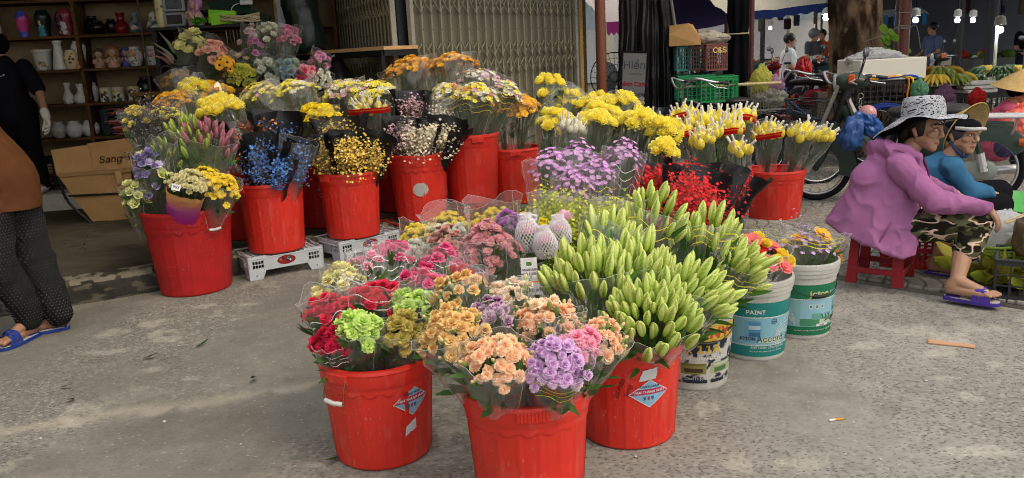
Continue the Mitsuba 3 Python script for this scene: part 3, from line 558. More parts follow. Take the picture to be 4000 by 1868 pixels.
def netted(c, r=.021, tip=.05):
    r *= 1.12; tip *= .8
    """A bloom pulled into a tube of white net whose end stands up like a straw."""
    n, prof = 14, [(.25, -.9), (.75, -.55), (1.0, 0), (.98, .5), (.75, 1.0), (.42, 1.35), (.26, 1.55)]; P, C = [], []
    for i, (q, z) in enumerate(prof):
        for j in range(n):
            a = 2 * math.pi * j / n; P.append([r * q * math.cos(a) * (1 + .05 * (j % 2)), r * q * math.sin(a) * (1 + .05 * (j % 2)), r * z * 1.1])
            C.append(np.array(c) * U(.85, 1.05) * (.55 if (i + j) % 7 == 0 else 1) * .96 + np.array(NETW) * .04 if i < 6 else np.array(NETW) * U(.85, 1))
    M = MB().add(grid_mesh(np.array(P).reshape(len(prof), n, 3), True), np.clip(C, 0, 1), smooth=True)
    b = [U(-.012, .012), U(-.012, .012)]
    M.add(tube([(0, 0, r * 1.6), (b[0] * .4, b[1] * .4, r * 1.6 + tip * .5), (b[0], b[1], r * 1.6 + tip)], [r * .26, r * .22, r * .24], 6), NETW, smooth=True)
    return M
def leaf_mesh(L, w, bend=25, nl=3, fold=.25):
    P, x, z = [], 0.0, 0.0
    for i in range(nl + 1):
        t = i / nl; a = math.radians(bend * t)
        if i: x += math.sin(a) * L / nl; z += math.cos(a) * L / nl
        ww = w * math.sin(math.pi * (.08 + .9 * t)) ** .8 / 2
        P.append([[x, -ww, z], [x + fold * ww, 0, z], [x, ww, z]])
    return grid_mesh(np.array(P))

# ================================================================ bouquets
def lib(fn, k=3): return [fn().ply('vc_petal') for _ in range(k)]
def axis_frame(base, top):
    ax = np.asarray(top, float) - np.asarray(base, float); L = np.linalg.norm(ax); return ax / L, L
def sleeve(base, top, R, rb, over, squash=.8, crink=.013, nu=26, nv=12, flare=1.06, seed=0, tips=2):
    """Crinkled clear wrap, open above: a (nv, nu) grid of points from the foot to the ragged rim, and the way it faces."""
    ax, L = axis_frame(base, top); F = frame(base, ax, (1, 0, 0)); u = np.arange(nu) * 2 * math.pi / nu; t = np.linspace(0, 1, nv)
    ph = U(0, 6.28); prof = rb + (R * flare - rb) * t ** .85
    rag = over * (.45 + .55 * np.abs(np.cos(u * tips / 2 + ph)) ** 3) + .022 * meshkit.noise(np.c_[u * 4.5, u * 0 + seed, u * 0])
    z = t[:, None] * (L + rag[None, :]); r = prof[:, None] * np.ones(nu)
    X = np.stack([r * np.cos(u), r * np.sin(u) * squash, z], -1)
    n1 = meshkit.noise(np.stack([X[..., 0] * 26 + seed * 3.1, X[..., 1] * 26, X[..., 2] * 9], -1), seed) - .5
    n2 = meshkit.noise(np.stack([u[None] * 2.2 * np.cos(u[None] * 0) + z * 0, z * 38, z * 0 + seed], -1), seed + 5) - .5
    g = 1 + (crink * 2.4 * n1 + crink * 1.4 * n2) * (.3 + t[:, None]) / np.maximum(r, .02)
    X[..., 0] *= g; X[..., 1] *= g
    return apply(F, X.reshape(-1, 3)).reshape(nv, nu, 3)
def wave_print(S, col, v0=.72, v1=.95, lines=3, frac=.5, start=0.0, w=.0032):
    """Wavy lines printed on a sleeve S, laid 1.2 mm outside it."""
    nv, nu = S.shape[:2]; cen = S.mean(1, keepdims=True); M = MB()
    def surf(a, t):
        a = a % nu; i = np.clip(t * (nv - 1), 0, nv - 1.001); j = a; i0, j0 = i.astype(int), j.astype(int); fi, fj = (i - i0)[:, None], (j - j0)[:, None]; j1 = (j0 + 1) % nu
        p = (S[i0, j0] * (1 - fj) + S[i0, j1] * fj) * (1 - fi) + (S[i0 + 1, j0] * (1 - fj) + S[i0 + 1, j1] * fj) * fi
        o = p - cen[i0, 0]; return p + o / (np.linalg.norm(o, axis=1, keepdims=True) + 1e-9) * .0014
    H = np.linalg.norm(S[-1].mean(0) - S[0].mean(0)); a = np.linspace(start * nu, (start + frac) * nu, 40)
    for q in range(lines):
        t = v0 + (v1 - v0) * q / max(1, lines - 1) + .022 * np.sin(a * 1.5 + q * .3)
        A, B = surf(a, t), surf(a, np.minimum(t + w / H, .999)); M.add(grid_mesh(np.stack([A, B], 1)), col, smooth=True)
    return M
def sleeve_text(S, s, h, t, col):
    """Lettering printed on the front of a sleeve, 1.6 mm outside it."""
    m = trimesh.remesh.subdivide_to_size(*(lambda q: (q.vertices, q.faces))(text(s, h, .0003)), .008, max_iter=6); v = m[0]; nv, nu = S.shape[:2]; cen = S.mean(1); i0 = int(t * (nv - 1)); R = np.linalg.norm(S[i0] - cen[i0], axis=1).mean(); H = np.linalg.norm(cen[-1] - cen[0]) / (nv - 1)
    a = (facing(S) * nu + v[:, 0] / R * nu / (2 * math.pi)) % nu; i = np.clip(i0 + v[:, 1] / H, 0, nv - 1.01); a0, k = a.astype(int), i.astype(int); fa, fi = (a - a0)[:, None], (i - k)[:, None]; L = lambda r: S[r, a0] * (1 - fa) + S[r, (a0 + 1) % nu] * fa
    p = L(k) * (1 - fi) + L(k + 1) * fi; o = p - cen[k]; return MB().add((p + o / np.linalg.norm(o, axis=1, keepdims=True) * .0016, m[1]), col, smooth=True)
def facing(S):
    """Fraction of the turn at which a sleeve looks towards the front of the stall."""
    m = S[-3]; c = m.mean(0); d = (m - c) @ np.array([.05, -1, .1]); return int(np.argmax(d)) / len(m)
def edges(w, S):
    """White lines along the seams and the cut rim of a sleeve, painted glints of its edges."""
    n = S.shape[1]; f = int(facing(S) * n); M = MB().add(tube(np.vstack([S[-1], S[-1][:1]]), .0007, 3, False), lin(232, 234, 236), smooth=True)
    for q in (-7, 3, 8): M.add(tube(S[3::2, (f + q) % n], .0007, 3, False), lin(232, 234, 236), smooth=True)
    part(w, 'edge_fold', M, 'film', kind='stuff')  # white stands in for the light that the film edges catch
WHITE, PYEL = lin(235, 236, 236), lin(226, 214, 60)
def bouquet(label, base, top, R, heads, n, h=.06, wrap='clear', rb=.035, over=.05, squash=.85, tilt=.75, name='bouquet', cat='bouquet', group=None, waves=None,
            leaves=24, leaf=(.07, .022), leafcol=None, stems=18, pname='flower', lean=(0, -.0, 0), jz=.018, depth=None, fsize=1.0, drop=.0, waves_at=(.70, .86), rmin=0, dense=1.4, script=None):
    """heads: ply dicts to draw from (the list may hold several kinds). Blooms sit on a dome across the top; each is a part."""
    base, top = np.asarray(base, float), np.asarray(top, float); ax, L = axis_frame(base, top); F = frame(top, ax, (1, 0, 0)); k0 = thing(name, label, cat, None, group)
    n = int(n * dense); h = h * .9; drop = max(drop, .5 * R) if drop >= 0 else -drop; ga = math.pi * (3 - 5 ** .5); a0 = U(0, 6.28); spots = []
    for k in range(n):
        q = rmin + (1 - rmin) * math.sqrt((k + .5) / n); a = a0 + ga * k + U(-.15, .15); rr = R * q * U(.84, 1.10)
        loc = np.array([rr * math.cos(a), rr * math.sin(a) * (squash if depth is None else depth / R), h * (1 - q * q) - drop * q * q * U(.3, 1) + U(-jz, jz)])
        nrm = np.array([tilt * q * math.cos(a), tilt * q * math.sin(a), 1.0]) + RNG.uniform(-.16, .16, 3)
        nrm = F[:3, :3] @ nrm + np.asarray(lean) + np.array([0, -.2, 0]); p = apply(F, loc[None])[0]; spots.append(p)
        M = frame(p, nrm, (math.cos(U(0, 6.3)), math.sin(U(0, 6.3)), .1), fsize * U(.78, 1.16))
        part(k0, pname, heads[int(RNG.integers(len(heads)))], T=M)
    G = MB()
    for p in [spots[i] for i in RNG.permutation(n)[:stems]]:
        b = base + RNG.uniform(-.4, .4, 3) * rb; G.add(tube(catmull([b, base * .45 + top * .55 + (p - top) * .35, p - ax * .012], 3), .0030, 3, False), jit(GREEN, .2), smooth=True)
    for k in range(leaves * 2):
        t = U(.42, .97); a = U(0, 6.28); rr = (rb + (R - rb) * t) * U(.5, .95); o = base + ax * (L * t - .012) + F[:3, 0] * rr * math.cos(a) + F[:3, 1] * rr * math.sin(a) * squash
        d = ax * U(.3, 1) + (F[:3, 0] * math.cos(a) + F[:3, 1] * math.sin(a)) * U(.2, .9)
        G.add(leaf_mesh(leaf[0] * U(.7, 1.2), leaf[1] * U(.7, 1.2)), jit(leafcol or GREEN, .25), frame(o, d, RNG.normal(size=3)), True)
    part(k0, 'foliage', G, 'vc_leaf', kind='stuff')
    if wrap == 'clear':
        S = sleeve(base, top, R + .012, rb, over, squash if depth is None else depth / R, seed=int(RNG.integers(99)))
        w = numbered(f'{k0}__wrapper'); scene[w] = mikit.ply(grid_mesh(S, True), 'cellophane', smooth=True)
        if waves is not None: part(w, 'printed_wave', wave_print(S, waves, *waves_at, frac=.34, start=(facing(S) - .17) % 1), kind='stuff')
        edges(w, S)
        if script: part(w, 'printed_script', sleeve_text(S, *script))
    return k0

# ================================================================ bins, pails and crates
def red_color(p, n, uv):
    s = smoothstep(.80, .86, noise(p.x * 160, p.y * 160, p.z * 55)) * smoothstep(.45, .6, fbm(p.x * 6, p.y * 6, p.z * 6, 3))
    d = fbm(p.x * 8, p.y * 8, p.z * 8, 3)
    s = dr.maximum(s, smoothstep(.60, .68, fbm(p.x * 30, p.y * 30, p.z * 7, 4)) * .28)
    return mix(mi.Color3f(*lin(222, 50, 36)) * (.90 + .24 * d), mi.Color3f(*lin(232, 120, 105)), s * .55)
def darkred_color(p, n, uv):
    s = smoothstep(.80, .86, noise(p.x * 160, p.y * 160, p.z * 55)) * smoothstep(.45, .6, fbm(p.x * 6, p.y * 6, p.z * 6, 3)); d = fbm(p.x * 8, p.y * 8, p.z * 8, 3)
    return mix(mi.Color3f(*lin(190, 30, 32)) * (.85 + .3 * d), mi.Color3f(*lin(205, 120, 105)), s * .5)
_scuff = proc(lambda p, n, uv: .28 + .22 * smoothstep(.4, .65, fbm(p.x * 14, p.y * 14, p.z * 14, 3)))
scene['bin_red'] = shiny(proc(red_color), .15, 1.5)
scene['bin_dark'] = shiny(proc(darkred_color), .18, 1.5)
def bin_shape(D, H, ribs=18, scallop=True, taper=.86):
    """(body, rim) of a round plastic bin: tapering ribbed wall, scalloped band, hollow inside, rolled rim."""
    R = D / 2 * .965; n = ribs * 8; a = np.arange(n) * 2 * math.pi / n; zs = np.concatenate([[0, .006, .015], np.linspace(.03, .70, 12), np.linspace(.72, .80, 7), [.82, .84, .90, .955]]) * H
    P = []
    for z in zs:
        r = R * (taper + (1 - taper) * z / H) - (.012 * max(0, 1 - z / (.015 * H)) ** 2 if z < .015 * H else 0)
        rib = np.exp(-((a * ribs / (2 * math.pi) + .5) % 1 - .5) ** 2 / .0035) * .0038 * (.02 * H < z < .79 * H)
        sc_ = (z > (.795 * H - .055 * H * np.abs(np.sin(a * ribs / 2)) ** .7)) * .0048 if scallop else 0
        band = .004 if z > .835 * H else 0
        rr = r + rib + sc_ + band; P.append(np.stack([rr * np.cos(a), rr * np.sin(a), a * 0 + z], 1))
    inner = []
    for z in (.955 * H, .5 * H, .05 * H):
        r = R * (taper + (1 - taper) * z / H) - .004; inner.append(np.stack([r * np.cos(a), r * np.sin(a), a * 0 + z], 1))
    v, f = grid_mesh(np.array(P + inner), True); k = len(v); v = np.vstack([v, [[0, 0, 0], [0, 0, .05 * H]]]); j = np.arange(n); j2 = (j + 1) % n; L = k - n
    f = np.vstack([f, np.stack([j2, j, j * 0 + k], 1), np.stack([L + j, L + j2, j * 0 + k + 1], 1)])
    Q = D / 2; rim = lathe([(R - .006, H * .952), (Q, H * .948), (Q + .003, H * .962), (Q, H * .995), (Q - .012, H), (R - .012, H * .992), (R - .008, H * .952)], 72)
    return (v, f), rim
_bins = {}
def bin_(label, pos, D, H, mat='bin_red', rz=0, tilt=0, scallop=True, grips=(0,), bails=(), taper=.86, group=None):
    key = (D, H, mat, scallop, taper)
    if key not in _bins:
        b, r = bin_shape(D, H, 18 if D < .5 else 20, scallop, taper); _bins[key] = (mikit.ply(b, mat, smooth=35), mikit.ply(r, mat, smooth=35))
    k = thing('flower_bin', label, 'bin', tr(*pos) @ RX(tilt) @ RZ(rz), group); part(k, 'body', _bins[key][0]); part(k, 'rim', _bins[key][1])
    for g in grips:                                            # the ribbed grip plate under the rim
        M = MB()
        for i in range(9): M.add(box(.0105, .012, .034 if i % 2 else .032, bev=.002), (1, 1, 1), tr((i - 4) * .0105, 0, 0))
        m = trimesh.Trimesh(*M.arr()[:2], process=False); v = np.array(m.vertices); r = D / 2 + .001; a = v[:, 0] / r + math.radians(g) - math.pi / 2
        rr = r + v[:, 1]; scene[numbered(f'{k}__grip')] = {**mikit.ply((np.stack([rr * np.cos(a), rr * np.sin(a), v[:, 2] + H * .925], 1), m.faces), mat), 'to_world': TF(place[k])}
    for g in bails:                                            # wire bail with a white grip
        T = RZ(g) @ tr(0, -D / 2 - .008, H * .90); w = .045
        q = part(k, 'bail', MB().add(tube(catmull([(-w, .004, .01), (-w, -.006, -.02), (-w, -.012, -.058), (-w * .8, -.013, -.066), (w * .8, -.013, -.066), (w, -.012, -.058), (w, -.006, -.02), (w, .004, .01)], 4), .0022, 6), lin(150, 130, 100), smooth=True), 'vc_metal', T)
        part(q, 'handle', MB().add(tube([(-w * .85, -.013, -.066), (0, -.014, -.070), (w * .85, -.013, -.066)], .0085, 8), lin(232, 230, 226), smooth=True), 'vc_satin', T)
    return k
def on_bin(k, name, mesh_cols, D, H, ang, z, taper=.86, off=.0035, bsdf='vc_satin', label=None):
    """Flat print bent round the bin: mesh_cols is a list of (planar mesh, colour, lift)."""
    R = D / 2 * .965; M = MB()
    for m, c, o in mesh_cols:
        M.add(wrap(sub(m, .02), R * taper, math.radians(ang) - math.pi / 2, z, off + o, R * (1 - taper) / H), c)
    return part(k, name, M, bsdf, label=label)
def poly(pts, h=.0004): return extrude(sg.Polygon(pts), h)
def ragged(poly_, amt, seed):
    r = np.random.default_rng(seed); q = poly_.segmentize(.006); c = np.array(q.exterior.coords)[:-1]; return extrude(sg.Polygon(c + r.normal(0, amt, c.shape)).buffer(0), .0004)
PAPER = lin(225, 226, 228)
def diamond(w=.135, h=.105, torn=0):
    """Maker's label: a pale blue diamond crossed by a pink band."""
    d = sg.Polygon([(-w / 2, 0), (0, h / 2), (w / 2, 0), (0, -h / 2)]); inner = d.buffer(-.003); band = sg.box(-w, -.002, w, .018).intersection(inner)
    cut = d if not torn else d.difference(sg.Polygon([(-.022, .1), (-.012, .02), (-.020, .004), (-.012, -.012), (-.018, -.1), (-.026, -.1), (-.028, -.01), (-.040, .018), (-.09, .1)]))
    L = [(extrude(cut, .0004), PAPER, 0)]
    for q, c, o in ((inner, lin(150, 196, 226), .0005), (band, lin(196, 52, 96), .001)):
        q = q.intersection(cut)
        if not q.is_empty: L.append((extrude(q, .0004), c, o))
    t = text('VẠN THÀNH PHÁT', .0085, .0004, True); t.apply_translation([0, .0035, 0]); L.append((t, WHITE_, .0016))
    t = text('THÙNG NHỰA', .007, .0004, True); t.apply_translation([0, .0235, 0]); L.append((t, lin(40, 50, 90), .0012))
    for i, c in enumerate((lin(40, 110, 150), lin(190, 60, 90), lin(40, 110, 160))):
        L.append((poly([(-.021 + i * .013, -.010), (-.012 + i * .013, -.010), (-.0132 + i * .013, -.023), (-.0198 + i * .013, -.023)]), c, .0012))
    return L
WHITE_ = lin(240, 240, 238)
def handwriting(words, h, step, T=None):
    M = []
    for i, w in enumerate(words):
        m = text(w, h, .0004); m.apply_transform(np.array([[1, .3, 0, 0], [0, 1, 0, -i * step], [0, 0, 1, 0], [0, 0, 0, 1.0]])); M.append(m)
    m = trimesh.util.concatenate(M)
    if T is not None: m.apply_transform(T)
    return m

SD, SH = .40, .372
binA = bin_('bright red bin with white bail handle holding the red, green and yellow carnations', (-.495, 2.668, 0), SD, SH, rz=0, grips=(-33,), bails=(-33,), tilt=0)
on_bin(binA, 'sticker', diamond(.13, .11, 1), SD, SH, 45, .24, label='torn maker label')
on_bin(binA, 'sticker', [(ragged(sg.Polygon([(-.022, -.03), (.020, -.012), (.020, .026), (-.018, .004)]), .0006, 3), PAPER, 0)], SD, SH, 42, .145, label='blank white paper scrap')
on_bin(binA, 'sticker', [(ragged(sg.Point(0, 0).buffer(.011), .0016, 5), lin(214, 196, 160), 0)], SD, SH, 43, .332, label='scraped remains of a round sticker')
binB = bin_('bright red bin with ribbed grip under its rim, cut by the bottom picture edge', (.02, 2.335, 0), SD, SH, grips=(4,))
binC = bin_('bright red bin with a diamond label and handwriting under the big green lily buds', (.39, 2.725, 0), SD, SH, scallop=False, grips=())
on_bin(binC, 'sticker', diamond(.135, .105), SD, SH, 16, .215, label='blue and pink diamond maker label')
on_bin(binC, 'sticker', [(ragged(sg.Polygon([(-.032, -.022), (.022, -.018), (.028, .024), (-.020, .018)]), .0008, 9), PAPER, 0)], SD, SH, 15, .285, label='blank white paper scrap')
on_bin(binC, 'sticker', [(ragged(sg.Point(0, 0).buffer(.0125), .0008, 2), lin(226, 214, 190), 0), (text('35', .010, .0004, True), lin(50, 40, 40), .0008)], SD, SH, 14, .338, label='round size sticker')
on_bin(binC, 'handwriting', [(handwriting(['Cô Phấn', 'Sang'], .014, .026, RZ(72)), lin(80, 20, 25), 0)], SD, SH, -14, .235)

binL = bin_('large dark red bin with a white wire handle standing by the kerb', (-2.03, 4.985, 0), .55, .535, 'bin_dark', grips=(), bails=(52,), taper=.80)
binN = bin_('red bin of blue flowers standing on the left white crate', (-1.60, 5.365, .150), .44, .465, grips=(-45,), scallop=False)
on_bin(binN, 'sticker', [(poly([(-.032, -.011), (.032, -.011), (.032, .011), (-.032, .011)]), lin(232, 200, 60), 0), (poly([(-.014, -.009), (.004, -.009), (.002, .009), (-.012, .009)]), lin(40, 90, 170), .0006), (text('50', .012, .0004, True), lin(180, 40, 30), .0006)], .44, .465, 38, .43, label='yellow and blue size sticker')
binY = bin_('red bin of tiny yellow flowers in black paper, on the right-hand white crate', (-1.135, 5.69, .150), .44, .465, grips=(-38,), scallop=False)
binP = bin_('red bin with a round white patch holding pink and white sprays, on a red crate', (-.69, 6.16, .152), .46, .515, grips=(-80, 80), taper=.84)
on_bin(binP, 'sticker', [(ragged(sg.Point(0, 0).buffer(.052).difference(sg.Polygon([(.015, -.08), (.02, -.01), (.03, -.08)])), .0012, 4), lin(205, 203, 198), 0)], .46, .515, 8, .255, .84, label='torn round white sticker')
on_bin(binP, 'sticker', [(extrude(sg.Point(0, 0).buffer(.02).union(sg.box(-.03, -.016, .03, .016)).intersection(sg.box(-.032, -.018, .032, .018)), .0004), lin(232, 230, 224), 0), (text('50L', .017, .0004, True), lin(40, 40, 45), .0008)], .46, .515, 20, .475, .84, label='oval size sticker')
on_bin(binP, 'sticker', [(extrude(sg.box(-.034, -.010, .034, .010).buffer(.006), .0004), lin(225, 226, 228), 0)], .46, .515, -8, .468, .84)
on_bin(binP, 'sticker', [(poly([(-.018, -.012), (.018, -.009), (.017, .014), (-.017, .012)]), lin(190, 180, 176), 0)], .46, .515, 6, .415, .84)
binO = bin_('tall red bin of mixed daisies behind the round-patched bin', (-.30, 6.50, .21), .47, .55, grips=(18,), scallop=False)
binQ = bin_('red bin of orange daisies in front of the brown pole', (.05, 6.78, .138), .47, .465, grips=(3,), scallop=False)
binR = bin_('bright red scalloped bin by the green moped holding netted yellow blooms', (2.045, 6.16, .02), .47, .385, grips=(85,))
on_bin(binR, 'sticker', [(ragged(sg.Polygon([(-.055, -.012), (-.02, -.026), (.05, -.02), (.058, .022), (-.05, .024)]), .002, 6), lin(222, 212, 190), 0), (poly([(-.01, -.005), (.01, -.005), (.008, .018), (-.008, .018)]), lin(60, 110, 170), .0006), (text('V. 178', .014, .0004), lin(70, 80, 110), .001)], .47, .385, -28, .325, label='torn paper label with faint writing')
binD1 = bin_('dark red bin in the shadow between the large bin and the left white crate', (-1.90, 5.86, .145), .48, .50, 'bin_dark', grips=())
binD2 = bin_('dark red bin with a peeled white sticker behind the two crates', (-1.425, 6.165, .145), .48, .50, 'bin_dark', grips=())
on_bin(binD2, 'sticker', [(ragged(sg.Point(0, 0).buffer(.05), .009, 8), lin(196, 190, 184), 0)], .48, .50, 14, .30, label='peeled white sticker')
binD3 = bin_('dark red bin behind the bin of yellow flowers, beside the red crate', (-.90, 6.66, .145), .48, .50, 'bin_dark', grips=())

# paint pails
def pail_color(p, n, uv): return mi.Color3f(*lin(206, 206, 198)) * (.8 + .3 * fbm(p.x * 14, p.y * 14, p.z * 20, 4))
scene['pail_mat'] = shiny(proc(pail_color), .22)
PR, PH, PS = .132, .365, .028
def pr(z): return PR + PS * z / PH
_pb = MB()
pail_body = mikit.ply(lathe([(0, .002), (PR - .012, .002), (PR - .004, 0), (PR, .006), (PR + .001, .02), (PR + .0005, .022), (pr(.30), .30), (pr(.30) + .006, .302), (pr(.30) + .007, .318), (pr(.31) + .010, .321), (pr(.31) + .011, .337), (pr(.31) + .013, .340), (pr(.31) + .014, .358), (pr(.31) + .011, .365), (pr(.31) + .002, .365), (pr(.3), .30), (pr(0) - .004, .03), (0, .03)], 56), 'pail_mat', smooth=30)
def sheet(r0, ang0, ang1, z0, z1, col, off, n=26):
    """A coloured panel bent round the pail."""
    a = np.linspace(math.radians(ang0), math.radians(ang1), n) - math.pi / 2; P = []
    for z in np.linspace(z0, z1, 6): P.append(np.stack([(pr(z) + off) * np.cos(a), (pr(z) + off) * np.sin(a), a * 0 + z], 1))
    v, f = grid_mesh(np.array(P)); return (v, f), col
def pail(label, pos, rz):
    k = thing('paint_pail', label, 'bucket', tr(*pos) @ RZ(rz), 'paint pails holding bouquets'); part(k, 'body', pail_body); return k
def pail_print(k, items, name='printed_label', bsdf='vc_satin'):
    M = MB()
    for it in items:
        if isinstance(it[0], tuple): M.add(it[0], it[1], smooth=True)
        else:
            m, c, ang, z, o = it; M.add(wrap(sub(m, .012), PR, math.radians(ang) - math.pi / 2, z, o, PS / PH), c)
    return part(k, name, M, bsdf)
def bail_wire(k, a0, drop, front=-90):
    """Wire handle hanging down over the front, with its black grip."""
    r = pr(.33) + .016; s = math.radians(a0); pts = []
    for t in np.linspace(0, math.pi, 15):
        x = -math.cos(t) * r; pts.append((x * math.cos(s), x * math.sin(s) - math.sin(t) * (r * .30), .328 - math.sin(t) * drop))
    pts = np.array(pts); rr = np.hypot(pts[:, 0], pts[:, 1]); need = np.array([pr(z) + .006 for z in pts[:, 2]]); pts[:, 1] -= np.where(rr < need, np.sqrt(np.maximum(need ** 2 - pts[:, 0] ** 2, 0)) - np.abs(pts[:, 1]), 0)
    q = part(k, 'wire_handle', MB().add(tube(catmull(pts, 3), .0018, 5), lin(70, 66, 60), smooth=True), 'vc_metal')
    part(q, 'grip', MB().add(tube(pts[6:9], .008, 8), lin(22, 22, 24), smooth=True), 'vc_satin')
def worn_color(p, n, uv):
    s = smoothstep(.50, .56, fbm(p.x * 34, p.y * 34, p.z * 26, 4) * .6 + fbm(p.x * 9, p.y * 9, p.z * 9, 2) * .4)
    return mix(lin(34, 40, 58), lin(205, 204, 198), s)
scene['worn_navy'] = shiny(proc(worn_color), .22)
TEAL, LBLUE, GRN = lin(30, 138, 132), lin(140, 196, 212), lin(26, 124, 84)
pA = pail('worn white pail with scratched navy print and yellow letters', (.735, 3.155, 0), 6)
v, c = sheet(0, -100, 75, .035, .215, None, .0012, 40); scene[numbered(f'{pA}__printed_label')] = {**mikit.ply(v, 'worn_navy', smooth=True), 'to_world': TF(place[pA])}
YEL = lin(224, 190, 44)
pail_print(pA, [(text('K 11A', .034, .0004, True), YEL, -6, .168, .0022), (text('CHỐNG THẤM ĐA NĂNG', .0135, .0004, True), WHITE_, -6, .136, .0022), (text('KENNY', .044, .0004, True), lin(205, 80, 52), -4, .228, .0022), (text('Lacquer', .017, .0004, True), lin(40, 40, 44), 38, .245, .0022),
                sheet(0, -48, 60, .213, .285, lin(222, 186, 74), .0010), sheet(0, -42, 0, .075, .122, lin(150, 144, 74), .0018), sheet(0, 7, 52, .075, .122, lin(176, 186, 140), .0018), sheet(0, -36, -6, .082, .10, lin(74, 60, 44), .0022), sheet(0, 14, 40, .080, .10, lin(86, 120, 70), .0022), sheet(0, 12, 48, .108, .118, lin(202, 208, 190), .0022), sheet(0, -40, -2, .112, .120, lin(120, 116, 60), .0022),
                (text('CÔNG TY SƠN JAPAN PAINT', .0085, .0004), WHITE_, 0, .050, .0022)])
bail_wire(pA, 12, .12)
pB = pail('white pail with teal and pale blue label in the middle of the three', (1.065, 3.435, 0), 8)
M = [sheet(0, -110, 80, .022, .27, LBLUE, .0010, 44), sheet(0, -110, 80, .205, .272, TEAL, .0016, 44), sheet(0, -110, 80, .022, .075, TEAL, .0016, 44), sheet(0, -110, 80, .203, .2065, WHITE_, .0018, 44), sheet(0, -110, 80, .073, .0765, WHITE_, .0018, 44), sheet(0, -40, -12, .09, .19, lin(120, 176, 206), .0018), sheet(0, -33, -14, .115, .185, lin(86, 150, 196), .0022), sheet(0, -33, -14, .150, .168, lin(196, 222, 232), .0026), sheet(0, -33, -14, .118, .135, lin(60, 110, 150), .0026)]
for i in range(5):
    c = catmull([(-.018 + i * .007, -.06), (-.014 + i * .006, -.02), (.0 + i * .004, .02 - i * .008), (.03 + i * .008, .045 - i * .016), (.075, .055 - i * .02)], 6); M.append((extrude(sg.LineString(c).buffer(.0012), .0004), WHITE_, 20, .14, .002))
M += [(text('Accord', .026, .0004), lin(30, 66, 66), 6, .092, .0034), (poly([(-.06, -.006), (.05, -.012), (.062, .012), (-.04, .02)]), lin(200, 214, 196), 8, .094, .0026), (text('JOTON', .014, .0004, True), lin(30, 40, 60), -36, .100, .003), (text('PAINT', .017, .0004, True), WHITE_, -22, .222, .0026), (text('Sơn nước cho nội thất', .011, .0004), WHITE_, 4, .060, .0026), (text('Q4, Xuân Thới Đông, Hóc Môn, TP.HCM', .0055, .0004), WHITE_, 0, .045, .0026), (extrude(sg.Point(0, 0).buffer(.012).difference(sg.Point(0, 0).buffer(.0095)), .0004), lin(40, 60, 110), 10, .185, .0026), (text('un', .008, .0004, True), lin(40, 60, 110), 10, .181, .0026), (extrude(sg.Point(0, 0).buffer(.013).difference(sg.Point(0, 0).buffer(.010)), .0004), lin(20, 60, 60), 50, .095, .003), (text('e', .012, .0004, True), lin(20, 60, 60), 50, .089, .003)]
pail_print(pB, M)
pC = pail('white pail with green label and picture of a room, farthest of the three', (1.36, 3.665, 0), 14)
M = [sheet(0, -110, 80, .022, .268, lin(150, 200, 206), .0010, 44), sheet(0, -110, 80, .200, .270, GRN, .0016, 44), sheet(0, -110, 80, .022, .066, GRN, .0016, 44), sheet(0, -110, 80, .198, .2015, WHITE_, .0018, 44), sheet(0, -35, 62, .07, .195, lin(156, 206, 222), .0015, 30), sheet(0, -35, 62, .07, .105, lin(74, 150, 110), .0020, 30), sheet(0, 2, 32, .072, .10, lin(206, 220, 204), .0024), sheet(0, 34, 60, .125, .185, lin(110, 176, 190), .0020), sheet(0, 36, 58, .130, .15, lin(60, 130, 120), .0024), sheet(0, -14, 6, .10, .13, lin(110, 180, 170), .0022)]
for i in range(4):
    c = catmull([(-.05 + i * .006, .06), (-.045 + i * .007, .01), (-.03 + i * .008, -.03), (-.005, -.05 - i * .004)], 6); M.append((extrude(sg.LineString(c).buffer(.0011), .0004), WHITE_, -42, .135, .002))
for i in range(3): M += [sheet(0, -20 + 11 * i, -13 + 11 * i, .155, .175, WHITE_, .0022, 5), sheet(0, -18.6 + 11 * i, -14.4 + 11 * i, .159, .171, lin(70, 130, 130), .0026, 5)]
for i in range(9):
    q = np.array([(0, 0), (U(-.004, .004), .010), (U(-.012, .012), .022 + U(0, .008))]); M.append((extrude(sg.LineString(q).buffer(.0011), .0004), lin(70, 130, 70), 12 + (i % 3) * 8 - 4, .10, .0028))
M += [(text('joton', .026, .0004, True), lin(236, 226, 150), -2, .214, .0026), (text('PAINT', .016, .0004, True), lin(170, 214, 224), 36, .218, .0026), (text('JOTON', .011, .0004, True), lin(30, 40, 50), 24, .088, .0034), (text('Accord', .017, .0004), lin(60, 70, 40), 48, .094, .0034), (poly([(-.03, -.006), (.03, -.006), (.03, .006), (-.03, .006)]), WHITE_, 8, .072, .0028), (text('4199', .007, .0004, True), lin(40, 60, 60), 8, .069, .0036), (text('Sơn nước', .010, .0004), WHITE_, 44, .066, .003), (text('Sản xuất tại nhà máy sơn JOTON, 62 A ấp Xuân Thới Đông', .006, .0004), WHITE_, 4, .045, .0028), (sg and extrude(sg.Point(0, 0).buffer(.007), .0004), lin(40, 90, 160), -9, .222, .0030)]
pail_print(pC, M); bail_wire(pC, 16, .115)

